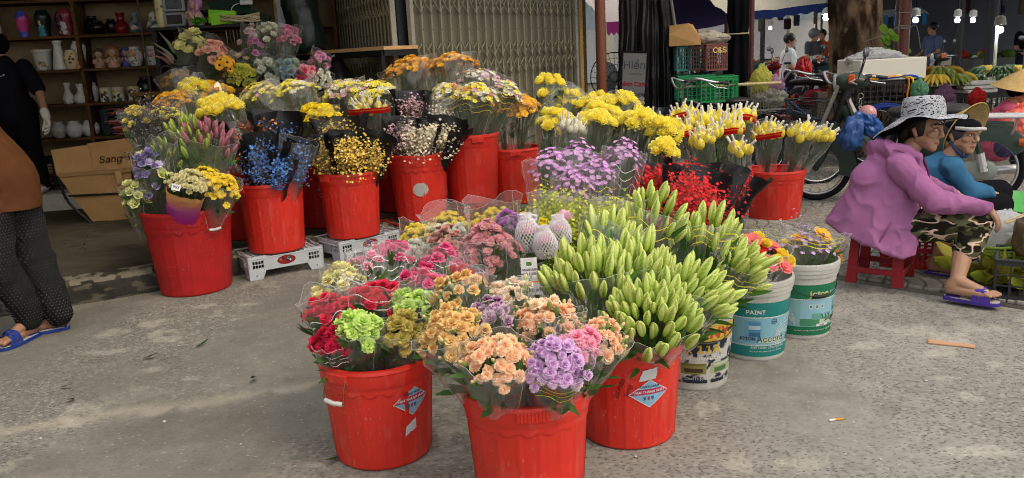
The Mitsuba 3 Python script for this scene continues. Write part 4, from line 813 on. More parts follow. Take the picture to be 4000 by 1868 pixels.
# white slotted crates under two bins, red crates under two more
def crate_panel(L, H, slots_cols, foot, th=.004):
    """Side of a crate: solid middle, slotted ends, two feet."""
    a = sg.Polygon([(-L / 2, -foot), (-L / 2 + .085, -foot), (-L / 2 + .11, 0), (L / 2 - .11, 0), (L / 2 - .085, -foot), (L / 2, -foot), (L / 2, H), (L / 2 - .12, H), (L / 2 - .13, H - .012), (-L / 2 + .13, H - .012), (-L / 2 + .12, H), (-L / 2, H)])
    for s in (-1, 1):
        for i in range(slots_cols):
            for j in range(2):
                x = s * (L / 2 - .032 - i * .019); z = .022 + j * .026; a = a.difference(sg.box(x - .006, z, x + .006, z + .018).buffer(.0015))
            a = a.difference(sg.Point(s * (L / 2 - .032 - i * .019), .083).buffer(.004))
        a = a.difference(sg.Point(s * (L / 2 - .045), -foot * .55).buffer(.005))
    return extrude(a, th)
def white_crate(label, pos, rz):
    L, W, Hh, foot = .50, .34, .10, .055; k = thing('white_crate', label, 'crate', tr(*pos) @ RZ(rz), 'white plastic crates under bins'); c = lin(206, 212, 218)
    up = RX(90)
    for s, nm in ((-1, 'side'), (1, 'side')):
        M = MB().add(crate_panel(L, Hh, 4, foot), c, tr(0, s * W / 2 + .002, foot) @ up)
        for x in (-L / 2, -.15, .15, L / 2): M.add(box(.007, .010, Hh + (foot if abs(x) > .2 else 0), bev=.002), c, tr(x, s * W / 2, foot + Hh / 2 - (foot / 2 if abs(x) > .2 else 0)))
        M.add(box(L + .012, .013, .006, bev=.002), c, tr(0, s * W / 2, foot + Hh - .016)); part(k, nm, M, 'vc_satin')
    for s in (-1, 1):
        M = MB().add(crate_panel(W - .012, Hh, 5, foot), c, tr(s * L / 2, 0, foot) @ RZ(90) @ up); M.add(box(.013, W - .02, .006, bev=.002), c, tr(s * L / 2, 0, foot + Hh - .03)); part(k, 'end', M, 'vc_satin')
    M = MB()
    for i in range(13): M.add(box(.012, W - .02, .006), c, tr(-L / 2 + .03 + i * (L - .06) / 12, 0, foot + .085))
    for i in range(7): M.add(box(L - .02, .012, .006), c, tr(0, -W / 2 + .03 + i * (W - .06) / 6, foot + .0795))
    part(k, 'slatted_base', M, 'vc_satin', kind='stuff')
    e = extrude(sg.Point(0, 0).buffer(1).intersection(sg.box(-1, -1, 1, 1)), .0008); M = MB().add(e, lin(150, 30, 30), frame((.0, -W / 2 - .0025, foot + .048), (0, -1, 0), (1, 0, 0)) @ sc(.062, .03, 1))
    for i in range(16):
        a, r = U(0, 6.28), U(.2, .8); M.add(e, [lin(40, 60, 150), lin(220, 140, 50), lin(230, 226, 220), lin(60, 110, 60), lin(50, 30, 40)][i % 5], frame((.062 * r * math.cos(a), -W / 2 - .0035 - i * .0001, foot + .048 + .03 * r * math.sin(a)), (0, -1, 0), (1, 0, 0)) @ RZ(U(0, 180)) @ sc(U(.006, .014), U(.003, .006), 1))
    part(k, 'oval_sticker', M, 'vc_satin'); return k
white_crate('white slotted plastic crate under the bin of blue flowers', (-1.60, 5.365, 0), 33)
white_crate('white slotted plastic crate under the bin of yellow flowers', (-1.12, 5.715, 0), 42)
def lattice_crate(name, label, pos, rz, L, W, H, col, group=None, nx=9, nz=4, bsdf='vc_satin'):
    k = thing(name, label, 'crate', tr(*pos) @ RZ(rz), group)
    for ax, ln, off, nm in ((0, L, W, 'side'), (0, L, -W, 'side'), (90, W, L, 'end'), (90, W, -L, 'end')):
        n = max(3, round(nx * ln / L)); a = sg.box(-ln / 2, 0, ln / 2, H); cw, ch = ln / n, H * .8 / nz
        for i in range(n):
            for j in range(nz): a = a.difference(sg.box(-ln / 2 + i * cw + .007, .02 + j * ch, -ln / 2 + (i + 1) * cw - .003, .02 + (j + 1) * ch - .007))
        M = MB().add(extrude(a, .006), col, RZ(ax) @ tr(0, off / 2, 0) @ RX(90))
        M.add(box(ln + .014, .020, .014, bev=.003), col, RZ(ax) @ tr(0, off / 2, H)); 
        for i in range(0, n + 1, 2): M.add(box(.006, .014, H * .96), col, RZ(ax) @ tr(-ln / 2 + i * cw, off / 2, H * .48))
        part(k, nm, M, bsdf)
    M = MB()
    for i in range(10): M.add(box(.014, W - .02, .006), col, tr(-L / 2 + .03 + i * (L - .06) / 9, 0, .012))
    for i in range(6): M.add(box(L - .02, .014, .005), col, tr(0, -W / 2 + .03 + i * (W - .06) / 5, .0065))
    M.add(box(L - .03, W - .03, .004), col, tr(0, 0, .003)); part(k, 'base', M, bsdf, kind='stuff'); return k
RC = lin(186, 44, 26)
lattice_crate('red_crate', 'orange-red lattice crate beneath the bin with the round white patch', (-.665, 6.17, 0), 40, .56, .40, .148, RC, 'red lattice crates')
lattice_crate('red_crate', 'orange-red lattice crate beneath the tall bin of mixed daisies', (-.28, 6.53, .0), 40, .54, .40, .206, RC, 'red lattice crates')

# ================================================================ the bouquets, front to back
RED, CRIM, HOT, PINKC, LIL = lin(226, 44, 72), lin(204, 28, 58), lin(236, 40, 118), lin(244, 150, 186), lin(204, 152, 216)
carn = {
    'red': lib(lambda: carnation(lin(190, 20, 44), jit(RED, .12), .023, long=1.3)), 'crimson': lib(lambda: carnation(lin(160, 10, 34), jit(CRIM, .12), .027)),
    'lime': lib(lambda: carnation(lin(168, 206, 78), lin(204, 232, 120), .027)), 'paleyellow': lib(lambda: carnation(lin(216, 212, 110), lin(240, 234, 160), .024)),
    'olive': lib(lambda: carnation(lin(196, 198, 84), lin(222, 214, 104), .025, lin(150, 96, 52))), 'hot': lib(lambda: carnation(lin(200, 20, 90), jit(HOT, .1), .024, lin(246, 120, 170))),
    'peach': lib(lambda: carnation(lin(246, 178, 128), lin(250, 214, 172), .019)), 'tan': lib(lambda: carnation(lin(222, 168, 92), lin(240, 206, 132), .020)),
    'cream': lib(lambda: carnation(lin(244, 214, 172), lin(250, 234, 206), .019)), 'lilac': lib(lambda: carnation(lin(172, 92, 186), lin(222, 170, 226), .0165, lin(236, 204, 238))),
    'pink': lib(lambda: carnation(lin(240, 120, 164), lin(250, 178, 202), .021)), 'stripe': lib(lambda: carnation(lin(124, 12, 96), lin(152, 30, 120), .021, lin(246, 232, 244))),
    'pinkwhite': lib(lambda: carnation(lin(226, 60, 120), lin(246, 130, 170), .022, lin(250, 226, 234)))}
def bud_green(): return MB().add(lathe([(.002, -.004), (.0075, .002), (.008, .014), (.006, .022), (.0045, .026)], 7), jit(lin(120, 150, 70), .15), smooth=True).add(lathe([(.0045, .026), (.0055, .031), (.001, .036)], 6), lin(246, 206, 150), smooth=True)
sbud = lib(bud_green, 2)
def pick(*ks): return [m for k in ks for m in carn[k]]
WV, YW = lin(240, 240, 240), lin(236, 218, 60)

# bin A: red, green and yellow carnations
a0 = lambda x, y: (-.495 + x * 1.25, 2.668 + y * 1.25, .25)
G_A = 'carnation bouquets in the white-handled bin'
bouquet('lime green carnations at the front of the white-handled bin', a0(-.02, -.06), (-0.514,2.53,0.498), .066, carn['lime'], 13, h=.045, over=.0, waves=None)
bouquet('olive yellow carnations with brown petal edges, right of the lime green ones', a0(.07, -.05), (-0.381,2.56,0.476), .070, carn['olive'], 13, h=.045, over=.0)
bouquet('crimson carnations drooping over the left rim of the white-handled bin', a0(-.08, -.04), (-0.609,2.53,0.463), .052, carn['crimson'], 9, h=.04, over=.0, waves=WV)
bouquet('red carnations with long green calyxes leaning left in a flared clear wrap', a0(-.09, .02), (-0.646,2.68,0.532), .086, carn['red'], 14, h=.035, over=.075, waves=WV, squash=.6, waves_at=(.62, .75))
bouquet('row of red carnations behind the lime green ones, wrap printed with white waves', a0(-.01, .03), (-0.478,2.72,0.562), .115, carn['red'], 17, h=.03, over=.06, waves=WV, squash=.42)
bouquet('pale yellow carnations at the back left of the white-handled bin', a0(-.07, .09), (-0.627,2.84,0.597), .068, carn['paleyellow'], 8, h=.03, over=.05, waves=WV, squash=.6)
bouquet('small pale yellow carnations at the far left edge of the white-handled bin', a0(-.11, .05), (-0.693,2.8,0.525), .036, carn['paleyellow'], 4, h=.02, over=.02)
bouquet('light green carnations on the right of the white-handled bin', a0(.09, .02), (-0.355,2.7,0.525), .078, carn['lime'], 11, h=.03, over=.04, waves=WV, squash=.7)
bouquet('hot pink carnations right of the red ones in the white-handled bin', a0(.08, .06), (-0.327,2.84,0.572), .070, carn['hot'], 11, h=.035, over=.04)
bouquet('pink and white carnations in a wrap printed with white script', a0(-.03, .12), (-0.551,2.98,0.604), .068, carn['pinkwhite'], 9, h=.03, over=.07, waves=WV, squash=.6, script=('Hoa', .03, .72, WV))
bouquet('hot pink carnations standing highest at the back of the white-handled bin', a0(.02, .13), (-0.471,3.02,0.626), .084, carn['hot'], 11, h=.03, over=.05, waves=WV, squash=.5, script=('Hoa', .036, .62, WV))
bouquet('hot pink carnations in front of the dusty pink daisies', a0(.14, .12), (-0.266,3.02,0.59), .078, carn['hot'], 14, h=.04, over=.03, waves=WV, squash=.9)
bouquet('flat wrap of bright red carnations behind the tan spray carnations', a0(.16, .08), (-0.168,2.88,0.562), .080, carn['red'], 8, h=.02, over=.05, waves=YW, squash=.4)

# bin B: spray carnations
b0 = lambda x, y: (.02 + x * 1.25, 2.335 + y * 1.25, .25)
bouquet('peach spray carnations hanging over the front rim of the nearest bin', b0(-.05, -.07), (-0.058,2.13,0.532), .094, carn['peach'] * 3 + sbud, 44, h=.06, fsize=.9, over=.012, tilt=.9, drop=.03)
bouquet('lilac spray carnations at the front right of the nearest bin', b0(.06, -.07), (0.101,2.13,0.508), .088, carn['lilac'], 50, h=.065, fsize=.95, over=.012, tilt=.9, drop=.03, waves=YW)
bouquet('soft pink carnations tucked behind the lilac ones', b0(.10, -.02), (0.182,2.22,0.527), .062, carn['pink'], 13, h=.03, over=.03, drop=.02)
bouquet('tan yellow spray carnations on the left of the nearest bin', b0(-.09, 0), (-0.193,2.28,0.561), .100, carn['tan'] * 4 + sbud, 40, h=.08, over=.01, tilt=1.0, drop=.04)
bouquet('purple and white striped carnations in the middle of the nearest bin', b0(-.01, .02), (-0.076,2.36,0.586), .058, carn['stripe'], 13, h=.035, over=.02)
bouquet('broad bunch of peach spray carnations with green buds on the right', b0(.06, .04), (0.092,2.4,0.554), .118, carn['peach'] * 3 + carn['cream'] + sbud * 2, 48, h=.05, over=.012, squash=.7, drop=.02)
bouquet('peach spray carnations spilling over the right rim beside the lily bin', b0(.10, .02), (0.251,2.3,0.506), .072, carn['peach'] * 3 + sbud, 30, h=.05, over=.015, tilt=1, drop=.03)
bouquet('tan spray carnations at the back left of the nearest bin', b0(-.06, .09), (-0.186,2.52,0.629), .088, carn['tan'] * 3 + sbud, 24, h=.035, over=.012, squash=.6)
bouquet('cream spray carnations at the back of the nearest bin', b0(.0, .10), (-0.022,2.55,0.594), .072, carn['cream'] * 3 + sbud, 20, h=.035, over=.04, squash=.6)

# bin C and the pail behind it: lilies in bud
LB = [lily_bud(jit(lin(186, 212, 84), .10), jit(lin(238, 244, 160), .08), lin(130, 156, 50), L, r).ply('vc_leaf') for L, r in ((.098, .0145), (.105, .016), (.092, .0135), (.085, .013), (.11, .0155))]
LBP = [lily_bud(lin(120, 144, 64), jit(lin(196, 206, 108), .1), lin(96, 124, 50), .085, .0125).ply('vc_leaf') for _ in range(2)]
PKB = [lily_bud(lin(150, 120, 110), jit(lin(206, 124, 148), .1), lin(150, 100, 100), .08, .0125).ply('vc_leaf') for _ in range(3)]
def lilies(label, base, top, R, n, h=.09, tilt=.55, over=.05, heads=None, waves=None, squash=.8, lean=(0, -.05, .25), fs=1.0, **kw):
    return bouquet(label, base, top, R, heads or LB, n, h=h, tilt=tilt, over=over, waves=waves, squash=squash, lean=lean, leaves=36, leaf=(.10, .022), leafcol=lin(70, 108, 48), pname='bud', cat='lily bouquet', fsize=fs, jz=.028, dense=1.75, **kw)
c0 = lambda x, y: (.39 + x * 1.25, 2.725 + y * 1.25, .25)
lilies('dense green lily buds leaning right over the front of the diamond-label bin', c0(.05, -.06), (0.448,2.56,0.462), .148, 44, drop=.05, tilt=.55, over=.03)
lilies('green lily buds on the left of the diamond-label bin', c0(-.08, .0), (0.256,2.76,0.55), .140, 34, drop=.05, tilt=.55, over=.03)
lilies('green lily buds in the middle of the diamond-label bin', c0(.02, .05), (0.44,2.86,0.536), .150, 36, over=.03, drop=.03)
lilies('pointed lily buds splaying right beside the worn white pail', c0(.10, .0), (0.617,2.74,0.471), .118, 26, tilt=.8, drop=.08, over=.03, lean=(.25, -.1, .2))
lilies('tall lily buds rising at the back left of the lily bin', c0(-.06, .10), (0.388,3.1,0.603), .115, 12, over=.10, squash=.6, waves=YW)
lilies('square-topped clear wrap of lily buds standing above the others, yellow waves', (.42, 3.16, .05), (0.573,3.22,0.662), .122, 16, over=.06, waves=YW, squash=.6, waves_at=(.80, .92))
lilies('clear wrap of lily buds with yellow lettering, in the worn white pail', (.72, 3.16, .25), (0.809,3.24,0.554), .135, 20, over=.06, waves=YW, squash=.8, waves_at=(.80, .94), script=('Đà Lạt - Lâm Đồng', .018, .66, YW))
lilies('lily buds leaning out right from the worn white pail', (.77, 3.15, .25), (0.898,3.12,0.45), .090, 14, over=.05, tilt=.7, waves=YW, lean=(.35, -.1, .2))

# the two mixed bouquets in the other pails
MUMY = lib(lambda: pompon(lin(226, 180, 30), lin(250, 230, 70), .030, 80)); MUMP = lib(lambda: pompon(lin(214, 206, 130), lin(242, 238, 190), .024, 60), 2)
AST = lib(lambda: daisy(lin(178, 140, 206), lin(230, 226, 190), .013, 12, 1, .28, 70)); ASTM = lib(lambda: daisy(lin(206, 146, 216), lin(238, 220, 150), .0155, 13, 1, .25, 72))
GERR = lib(lambda: daisy(lin(214, 30, 40), lin(120, 20, 20), .036, 22, 2, .25, 80), 2); GERP = lib(lambda: daisy(lin(240, 168, 140), lin(60, 34, 30), .040, 22, 3, .22, 78), 2); GERO = lib(lambda: daisy(lin(240, 170, 40), lin(40, 26, 22), .036, 20, 2, .34, 78), 2)
GERK = lib(lambda: daisy(lin(236, 110, 110), lin(150, 40, 50), .034, 20, 2, .22, 60), 2)
def twiggy(n, R, L, cols, dot, stem=lin(96, 110, 60), forks=5, seed=1, fl=None, up=.8):
    """A spray of fine branching stalks with a tiny bloom at each tip: one mesh in local axes (+z up)."""
    r = np.random.default_rng(seed); M = MB(); unit = lambda v: v / (np.linalg.norm(v, axis=1, keepdims=True) + 1e-9)
    a, q = r.uniform(0, 6.28, n), np.sqrt(r.uniform(0, 1, n)); hh = r.uniform(.42, 1.0, n) ** .8; t = np.stack([R * q * np.cos(a), R * q * np.sin(a), L * (1 - .15 * q * q)], 1) * np.stack([.35 + .65 * hh, .35 + .65 * hh, hh], 1)
    m = t * np.array([.35, .35, .55]) + r.normal(0, .01, (n, 3)); T, Q = np.repeat(t, forks, 0), np.repeat(m, forks, 0); N = n * forks
    p = T + r.normal(0, 1, (N, 3)) * np.array([.027, .027, .024]) * R / .1 * .8; c = np.array(cols)[r.integers(len(cols), size=N)] * r.uniform(.8, 1.2, (N, 1)); d = (dot * r.uniform(.7, 1.3, N))[:, None, None]
    z = unit(r.normal(0, .5, (N, 3)) + np.array([0, -.3, up])); x = r.normal(size=(N, 3)); x = unit(x - z * (x * z).sum(1, keepdims=True)); y = np.cross(z, x); w = np.arange(6) * math.pi / 3
    ring = np.cos(w)[None, :, None] * x[:, None] + np.sin(w)[None, :, None] * y[:, None] + (.45 + (np.arange(6) % 2) * .25)[None, :, None] * z[:, None]
    V = np.concatenate([p[:, None], p[:, None] + ring * d], 1); F = np.array([[0, i + 1, (i + 1) % 6 + 1] for i in range(6)])[None] + 7 * np.arange(N)[:, None, None]; C = np.repeat(c[:, None], 7, 1)
    if fl is not None: C[:, 0] = fl
    M.add((V.reshape(-1, 3), F.reshape(-1, 3)), np.clip(C.reshape(-1, 3), 0, 1), smooth=True)
    A, B = np.vstack([m, T * .9 + Q * .1]), np.vstack([t, p]); e = B - A; w1 = unit(np.cross(e, [0, 1, .2])) * .0009; w2 = unit(np.cross(e, w1)) * .0009
    for w in (w1, w2): M.add((np.stack([A - w, A + w, B], 1).reshape(-1, 3), np.arange(3 * len(A)).reshape(-1, 3)), stem, smooth=True)
    return M
def add_spray(k, base, top, M, name='spray', label=None):
    ax, L = axis_frame(base, top); part(k, name, M, 'vc_petal', frame(base, ax, (1, 0, 0)), label=label, kind='stuff')
mixed = MUMY + AST * 3 + GERK
k = bouquet('mixed bouquet of purple asters, yellow mums and pink gerberas in the middle pail', (1.06, 3.43, .25), (1.038,3.38,0.452), .150, mixed + GERR[:1], 58, h=.07, over=.05, waves=WV, script=('Đà Lạt', .03, .5, WV), tilt=.9, drop=.05, leaves=14)
add_spray(k, (1.06, 3.43, .25), (1.159,3.52,0.57), twiggy(30, .07, .34, [lin(176, 190, 70), lin(150, 170, 60)], .004, seed=4))
k = bouquet('mixed bouquet with an orange bloom in the right-hand pail, stiff clear wrap', (1.36, 3.66, .25), (1.409,3.7,0.41), .145, AST * 3 + GERO + MUMY[:1] + MUMP, 44, h=.06, over=.08, waves=YW, tilt=.9, drop=.05, leaves=12)
add_spray(k, (1.36, 3.66, .25), (1.374,3.76,0.471), twiggy(26, .06, .32, [lin(176, 150, 206), lin(196, 176, 216)], .0045, seed=5))

# daisies and mums standing behind the carnation bins
DP = [daisy(jit(lin(216, 140, 150), .1), lin(206, 196, 60), .0215, 14, 2, .26, 62, lin(168, 84, 96)).ply('vc_petal') for _ in range(4)]
DD = [daisy(jit(lin(206, 146, 132), .1), lin(176, 150, 70), .018, 13, 2, .2, 50, lin(160, 84, 80)).ply('vc_petal') for _ in range(3)]
PW = lib(lambda: pompon(lin(214, 214, 196), lin(238, 238, 226), .016, 44)); PY = lib(lambda: pompon(lin(236, 210, 56), lin(250, 236, 96), .017, 44)); PP = lib(lambda: pompon(lin(160, 80, 170), lin(206, 140, 210), .016, 44), 2)
bouquet('big bunch of pink daisies with yellow centres', (-.08, 3.28, .01), (-0.104,3.3,0.581), .128, DP, 70, h=.10, tilt=1.0, drop=.11, over=.04, leaves=40, jz=.012, name='daisy_bouquet')
bouquet('dusty pink daisies left of the big pink bunch', (-.25, 3.28, .01), (-0.271,3.32,0.59), .098, DD, 44, h=.07, tilt=1.0, drop=.09, over=.03)
bouquet('white mums beside the hot pink carnations', (-.38, 3.35, .01), (-0.413,3.38,0.544), .066, PW, 34, h=.05, tilt=1.0, drop=.10, over=.06, squash=.9)
bouquet('white mums between the yellow mums and the dusty pink daisies', (-.25, 3.48, .01), (-0.292,3.55,0.596), .085, PW, 26, h=.03, over=.03)
bouquet('yellow mums at the left end of the yellow arc', (-.42, 3.58, .01), (-0.429,3.58,0.573), .070, PY, 24, h=.04, over=.08, drop=.03)
bouquet('yellow mums in a square-topped wrap in the middle of the yellow arc', (-.24, 3.68, .01), (-0.303,3.72,0.6), .098, PY, 30, h=.03, over=.10, squash=.6)
bouquet('yellow mums at the right end of the yellow arc, above the purple mums', (-.02, 3.74, .01), (-0.081,3.78,0.601), .120, PY, 36, h=.03, over=.11, squash=.5)
bouquet('small purple mums behind the big pink bunch', (.0, 3.5, .01), (-0.014,3.55,0.623), .062, PP, 24, h=.04, over=.03)
bouquet('yellow and bronze daisies beside the barcode tags', (.13, 3.70, .01), (0.072,3.78,0.581), .05, lib(lambda: daisy(lin(226, 180, 70), lin(150, 90, 30), .016, 12), 2), 12, h=.03, over=.04)

# giant pale pink mums in white foam nets
def foam_net(r=.052, L=.15, seed=0):
    n, m = 22, 15; P = []
    for i in range(m):
        t = i / (m - 1); q = r * (.50 + .55 * math.sin(math.pi * min(1, t * 1.1 + .06)) ** .8) * (1 + .05 * math.sin(5 * t + seed))
        P.append([[q * math.cos(2 * math.pi * (j + .5 * (i % 2)) / n), q * math.sin(2 * math.pi * (j + .5 * (i % 2)) / n), (t - .45) * L] for j in range(n)])
    P = np.array(P); M = MB()
    for i in range(m - 1):
        for j in range(n):
            a = P[i, j]; s = 0 if i % 2 == 0 else 1
            for b in (P[i + 1, (j - 1 + s) % n], P[i + 1, (j + s) % n]): M.add(tube([a, b], .0019, 3, False), lin(238, 236, 240), smooth=True)
    return M
GIANT = lib(lambda: pompon(lin(236, 176, 196), lin(250, 216, 228), .045, 90, 1.0), 2)
for i, (lab, b, t, r) in enumerate((('pale pink mum in a tall white foam net, left of three', (.13, 3.42, .01), (0.07,3.42,0.595), .052), ('pale pink mum in a white foam net, lowest of the netted ones', (.20, 3.36, .01), (0.141,3.36,0.565), .050), ('pale pink mum in a white foam net leaning right behind the lowest one', (.26, 3.46, .01), (0.211,3.48,0.586), .052), ('bare pale pink mum rising behind the netted ones', (.30, 3.62, .01), (0.247,3.66,0.597), .05))):
    k = thing('netted_mum', lab, 'mum'); ax, L = axis_frame(b, t); T = frame(t, ax)
    part(k, 'flower', GIANT[i % 2], T=T @ tr(0, 0, -.01)); part(k, 'stem', MB().add(tube([b, np.array(t) - ax * .03], .004, 5), GREEN, smooth=True))
    if i < 3: part(k, 'foam_net', foam_net(r, .17 if i == 0 else .14, i), 'vc_matte', T, kind='stuff')
    G = MB()
    for q in range(9): G.add(leaf_mesh(U(.06, .09), .035), jit(lin(50, 66, 44), .2), frame(np.array(b) + ax * L * U(.55, .8) + RNG.normal(0, .012, 3), RNG.normal(0, .6, 3) + ax * .4, RNG.normal(size=3)), True)
    part(k, 'foliage', G, 'vc_leaf', kind='stuff')
for lab, p, w, h_, cols, tx in (('white label card of the netted mums, with a green and red crest', (0.065,3.22,0.488), .034, .05, (lin(222, 222, 224), lin(60, 140, 70)), ('LANGBIANG', 'HOÀ FARM')), ('grey lower label card lettered in black and orange', (0.085,3.2,0.423), .038, .036, (lin(190, 192, 198), lin(230, 120, 60)), ('', 'NHỎ SƠN'))):
    M = MB().add(box(w * 2, .0012, h_ * 2), cols[0]); M.add(box(w * 1.2 if not tx[0] else .022, .0004, .006 if not tx[0] else .016), cols[1], tr(0, -.001, h_ * .5))
    if tx[0]: M.add(text(tx[0], .009, .0004, True), lin(60, 64, 90), tr(0, -.0012, -.004) @ RX(90)); M.add(extrude(sg.Polygon([(-.006, .006), (0, -.006), (.006, .006), (0, .002)]), .0004), lin(200, 60, 50), tr(0, -.0016, h_ * .5) @ RX(90))
    M.add(text(tx[1], .010, .0004, True), lin(60, 64, 90), tr(0, -.0012, -.022) @ RX(90)); single('label_card', M, lab, 'card', T=tr(*p) @ RZ(5) @ RX(-12))
for lab, p, c in (('white barcode tag clipped to a wrap beside the yellow tag', (0.102,3.62,0.629), lin(236, 236, 238)), ('small yellow barcode tag beside the white one', (0.144,3.6,0.612), lin(230, 206, 40))):
    M = MB().add(box(.036, .001, .028), c)
    for i in range(9): M.add(box(U(.001, .0025), .0004, .013), lin(30, 30, 34), tr(-.013 + i * .0032, -.0009, 0))
    single('barcode_tag', M, lab, 'tag', T=tr(*p) @ RY(14) @ RX(-15))

# goldenrod, white filler, asters
def goldenrod(n, R, L, seed): return twiggy(n, R, L, [lin(190, 196, 50), lin(160, 178, 52), lin(206, 206, 70)], .0075, lin(110, 134, 50), 8, seed)
def spraywrap(label, base, top, R, M, wrap='clear', waves=None, over=.05, squash=.8, leaves=16, cat='bouquet', group=None, rb=.035, name='bouquet', waves_at=(.55, .72)):
    k = thing(name, label, cat, None, group); base, top = np.asarray(base, float), np.asarray(top, float); ax, L = axis_frame(base, top); add_spray(k, base, top, M)
    G = MB()
    for q in range(leaves):
        t = U(.3, .8); a = U(0, 6.28); G.add(leaf_mesh(U(.03, .06), .012), jit(GREEN, .25), frame(base + ax * L * t + RNG.normal(0, R * t * .35, 3), RNG.normal(0, .6, 3) + ax, RNG.normal(size=3)), True)
    if leaves: part(k, 'foliage', G, 'vc_leaf', kind='stuff')
    S = sleeve(base, top, R + .01, rb, over, squash, seed=int(RNG.integers(99)))
    if wrap == 'clear':
        w = numbered(f'{k}__wrapper'); scene[w] = mikit.ply(grid_mesh(S, True), 'cellophane', smooth=True)
        if waves is not None: part(w, 'printed_wave', wave_print(S, waves, *waves_at, frac=.34, start=(facing(S) - .17) % 1), kind='stuff')
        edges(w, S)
    return k, S
def goldwrap(label, b, t, R, n, seed):
    ax, L = axis_frame(b, t); return spraywrap(label, b, t, R, goldenrod(n * 3, R * .95, L * 1.03, seed), waves=YW, over=.01, squash=.6)
goldwrap('goldenrod in a clear wrap with yellow waves, below the purple asters', (.18, 3.95, .01), (0.273,3.98,0.644), .175, 110, 11)
goldwrap('goldenrod beside the first bunch, left of the tall lily buds', (.48, 3.95, .01), (0.548,3.98,0.61), .13, 80, 12)
b, t = (.44, 3.55, .01), (0.453,3.6,0.565); spraywrap('fine white filler flowers behind the lily bin', b, t, .085, twiggy(60, .085, axis_frame(b, t)[1], [WHITE], .0055, lin(90, 110, 70), 6, 14), over=.02, waves=None)
for lab, xa, ya, R, b, sd in (('purple asters at the left end of their row, wrap with yellow waves', 2150, 660, .135, (.20, 4.65, .02), 21), ('purple asters second in their row, white waves on the wrap', 2255, 625, .130, (.33, 4.70, .02), 22), ('purple asters in the middle front, yellow waves below', 2330, 690, .120, (.42, 4.52, .02), 23), ('purple asters at the right end of their row beside the red sprays', 2440, 620, .120, (.55, 4.72, .02), 24), ('purple asters low at the front left of their row', 2240, 720, .11, (.30, 4.45, .02), 25)):
    t = {2150: (0.247,4.7,0.724), 2255: (0.413,4.78,0.758), 2330: (0.502,4.58,0.675), 2440: (0.697,4.8,0.749), 2240: (0.362,4.5,0.636)}[xa]
    bouquet(lab, b, t, R, ASTM, 64, h=.08, tilt=1.0, drop=.10, over=.02, waves=YW if sd % 2 else WV, group=None, leaves=30, leaf=(.03, .006), jz=.03, waves_at=(.72, .84), squash=.7)

# tiny filler flowers in black paper
def black_paper(k, base, S, arcs, seed=0):
    """Panels of black paper: arcs of the sleeve S pushed outward and up, as their own sheets."""
    nv, nu = S.shape[:2]; cen = S.mean(1, keepdims=True); up = S[-1].mean(0) - S[0].mean(0); up /= np.linalg.norm(up)
    for a0, a1, grow, lo, out in arcs:
        n = 9; a = np.linspace(a0, a1, n) * nu; P = []
        for i in range(max(1, int(lo * nv)), nv):
            j0 = np.floor(a).astype(int) % nu; fr = (a - np.floor(a))[:, None]; p = S[i, j0] * (1 - fr) + S[i, (j0 + 1) % nu] * fr; t = i / (nv - 1)
            o = p - cen[i, 0]; P.append(p + o * out * t + up * grow * .4 * t * (1 - .25 * np.abs(np.linspace(-1, 1, n)))[:, None] + RNG.normal(0, .0015, (n, 3)))
        P = np.array(P); v, f = grid_mesh(P); v2 = v + .0012 * np.array([.3, .9, .2]); m = len(v)
        part(k, 'black_paper', MB().add((np.vstack([v, v2]), np.vstack([f, f[:, ::-1] + m])), lin(22, 22, 25), smooth=True), 'vc_gloss')
def blackspray(label, b, t, R, cols, n, seed, dot=.006, arcs=((.30, .98, .06, .1, .15), (.02, .12, .01, .2, .05)), stem=lin(120, 96, 60), forks=6, clear=False, fl=None, squash=.75):
    ax, L = axis_frame(b, t); k, S = spraywrap(label, b, t, R, twiggy(int(n * 1.7), R * .95, L * 1.02, cols, dot * 1.2, stem, forks, seed, fl), wrap='clear' if clear else 'none', over=.02, leaves=0, squash=squash)
    f0 = facing(S); black_paper(k, b, S, [((f0 + a) % 1, (f0 + a) % 1 + (c - a), g, lo, o) for a, c, g, lo, o in arcs], seed); return k
BACK = (.28, .72, .01, .1, .06)
BLU, YLS, WHS, PKS = [lin(44, 84, 160), lin(70, 120, 196), lin(90, 140, 206)], [lin(226, 180, 50), lin(236, 200, 80), lin(240, 216, 120)], [lin(236, 232, 220), lin(226, 220, 196)], [lin(206, 140, 176), lin(190, 120, 150), lin(226, 180, 196)]
n0 = lambda x, y: (-1.60 + x * 1.3, 5.365 + y * 1.3, .42)
blackspray('blue dyed sprays in the middle of the black paper bunches', n0(-.03, -.06), (-1.545,5.2,0.879), .150, BLU, 70, 31, arcs=(BACK, (.10, .22, .09, .15, .10), (-.24, -.12, .04, .1, .1)))
blackspray('blue dyed sprays at the right of their bin, in clear and black wrap', n0(.08, -.06), (-1.351,5.24,0.865), .115, BLU, 50, 32, clear=True, arcs=(BACK, (-.26, -.14, .12, .1, .05)))
blackspray('narrow blue sprays low between two strips of black paper', n0(.03, -.10), (-1.433,5.14,0.782), .075, BLU, 34, 33, arcs=((.2, .8, .02, .1, .1),))
blackspray('blue sprays higher up at the back of the blue bin', n0(0, .08), (-1.534,5.45,0.998), .16, BLU, 40, 34, arcs=((.16, .84, .11, .1, .08),))
blackspray('orange sprays in black paper above the blue ones', n0(-.06, .12), (-1.749,5.62,0.989), .19, [lin(222, 96, 40), lin(206, 120, 70), lin(150, 70, 40)], 80, 35, .008, arcs=((.10, .9, .02, .3, .04),), squash=.6)
y0 = lambda x, y: (-1.135 + x * 1.3, 5.69 + y * 1.3, .42)
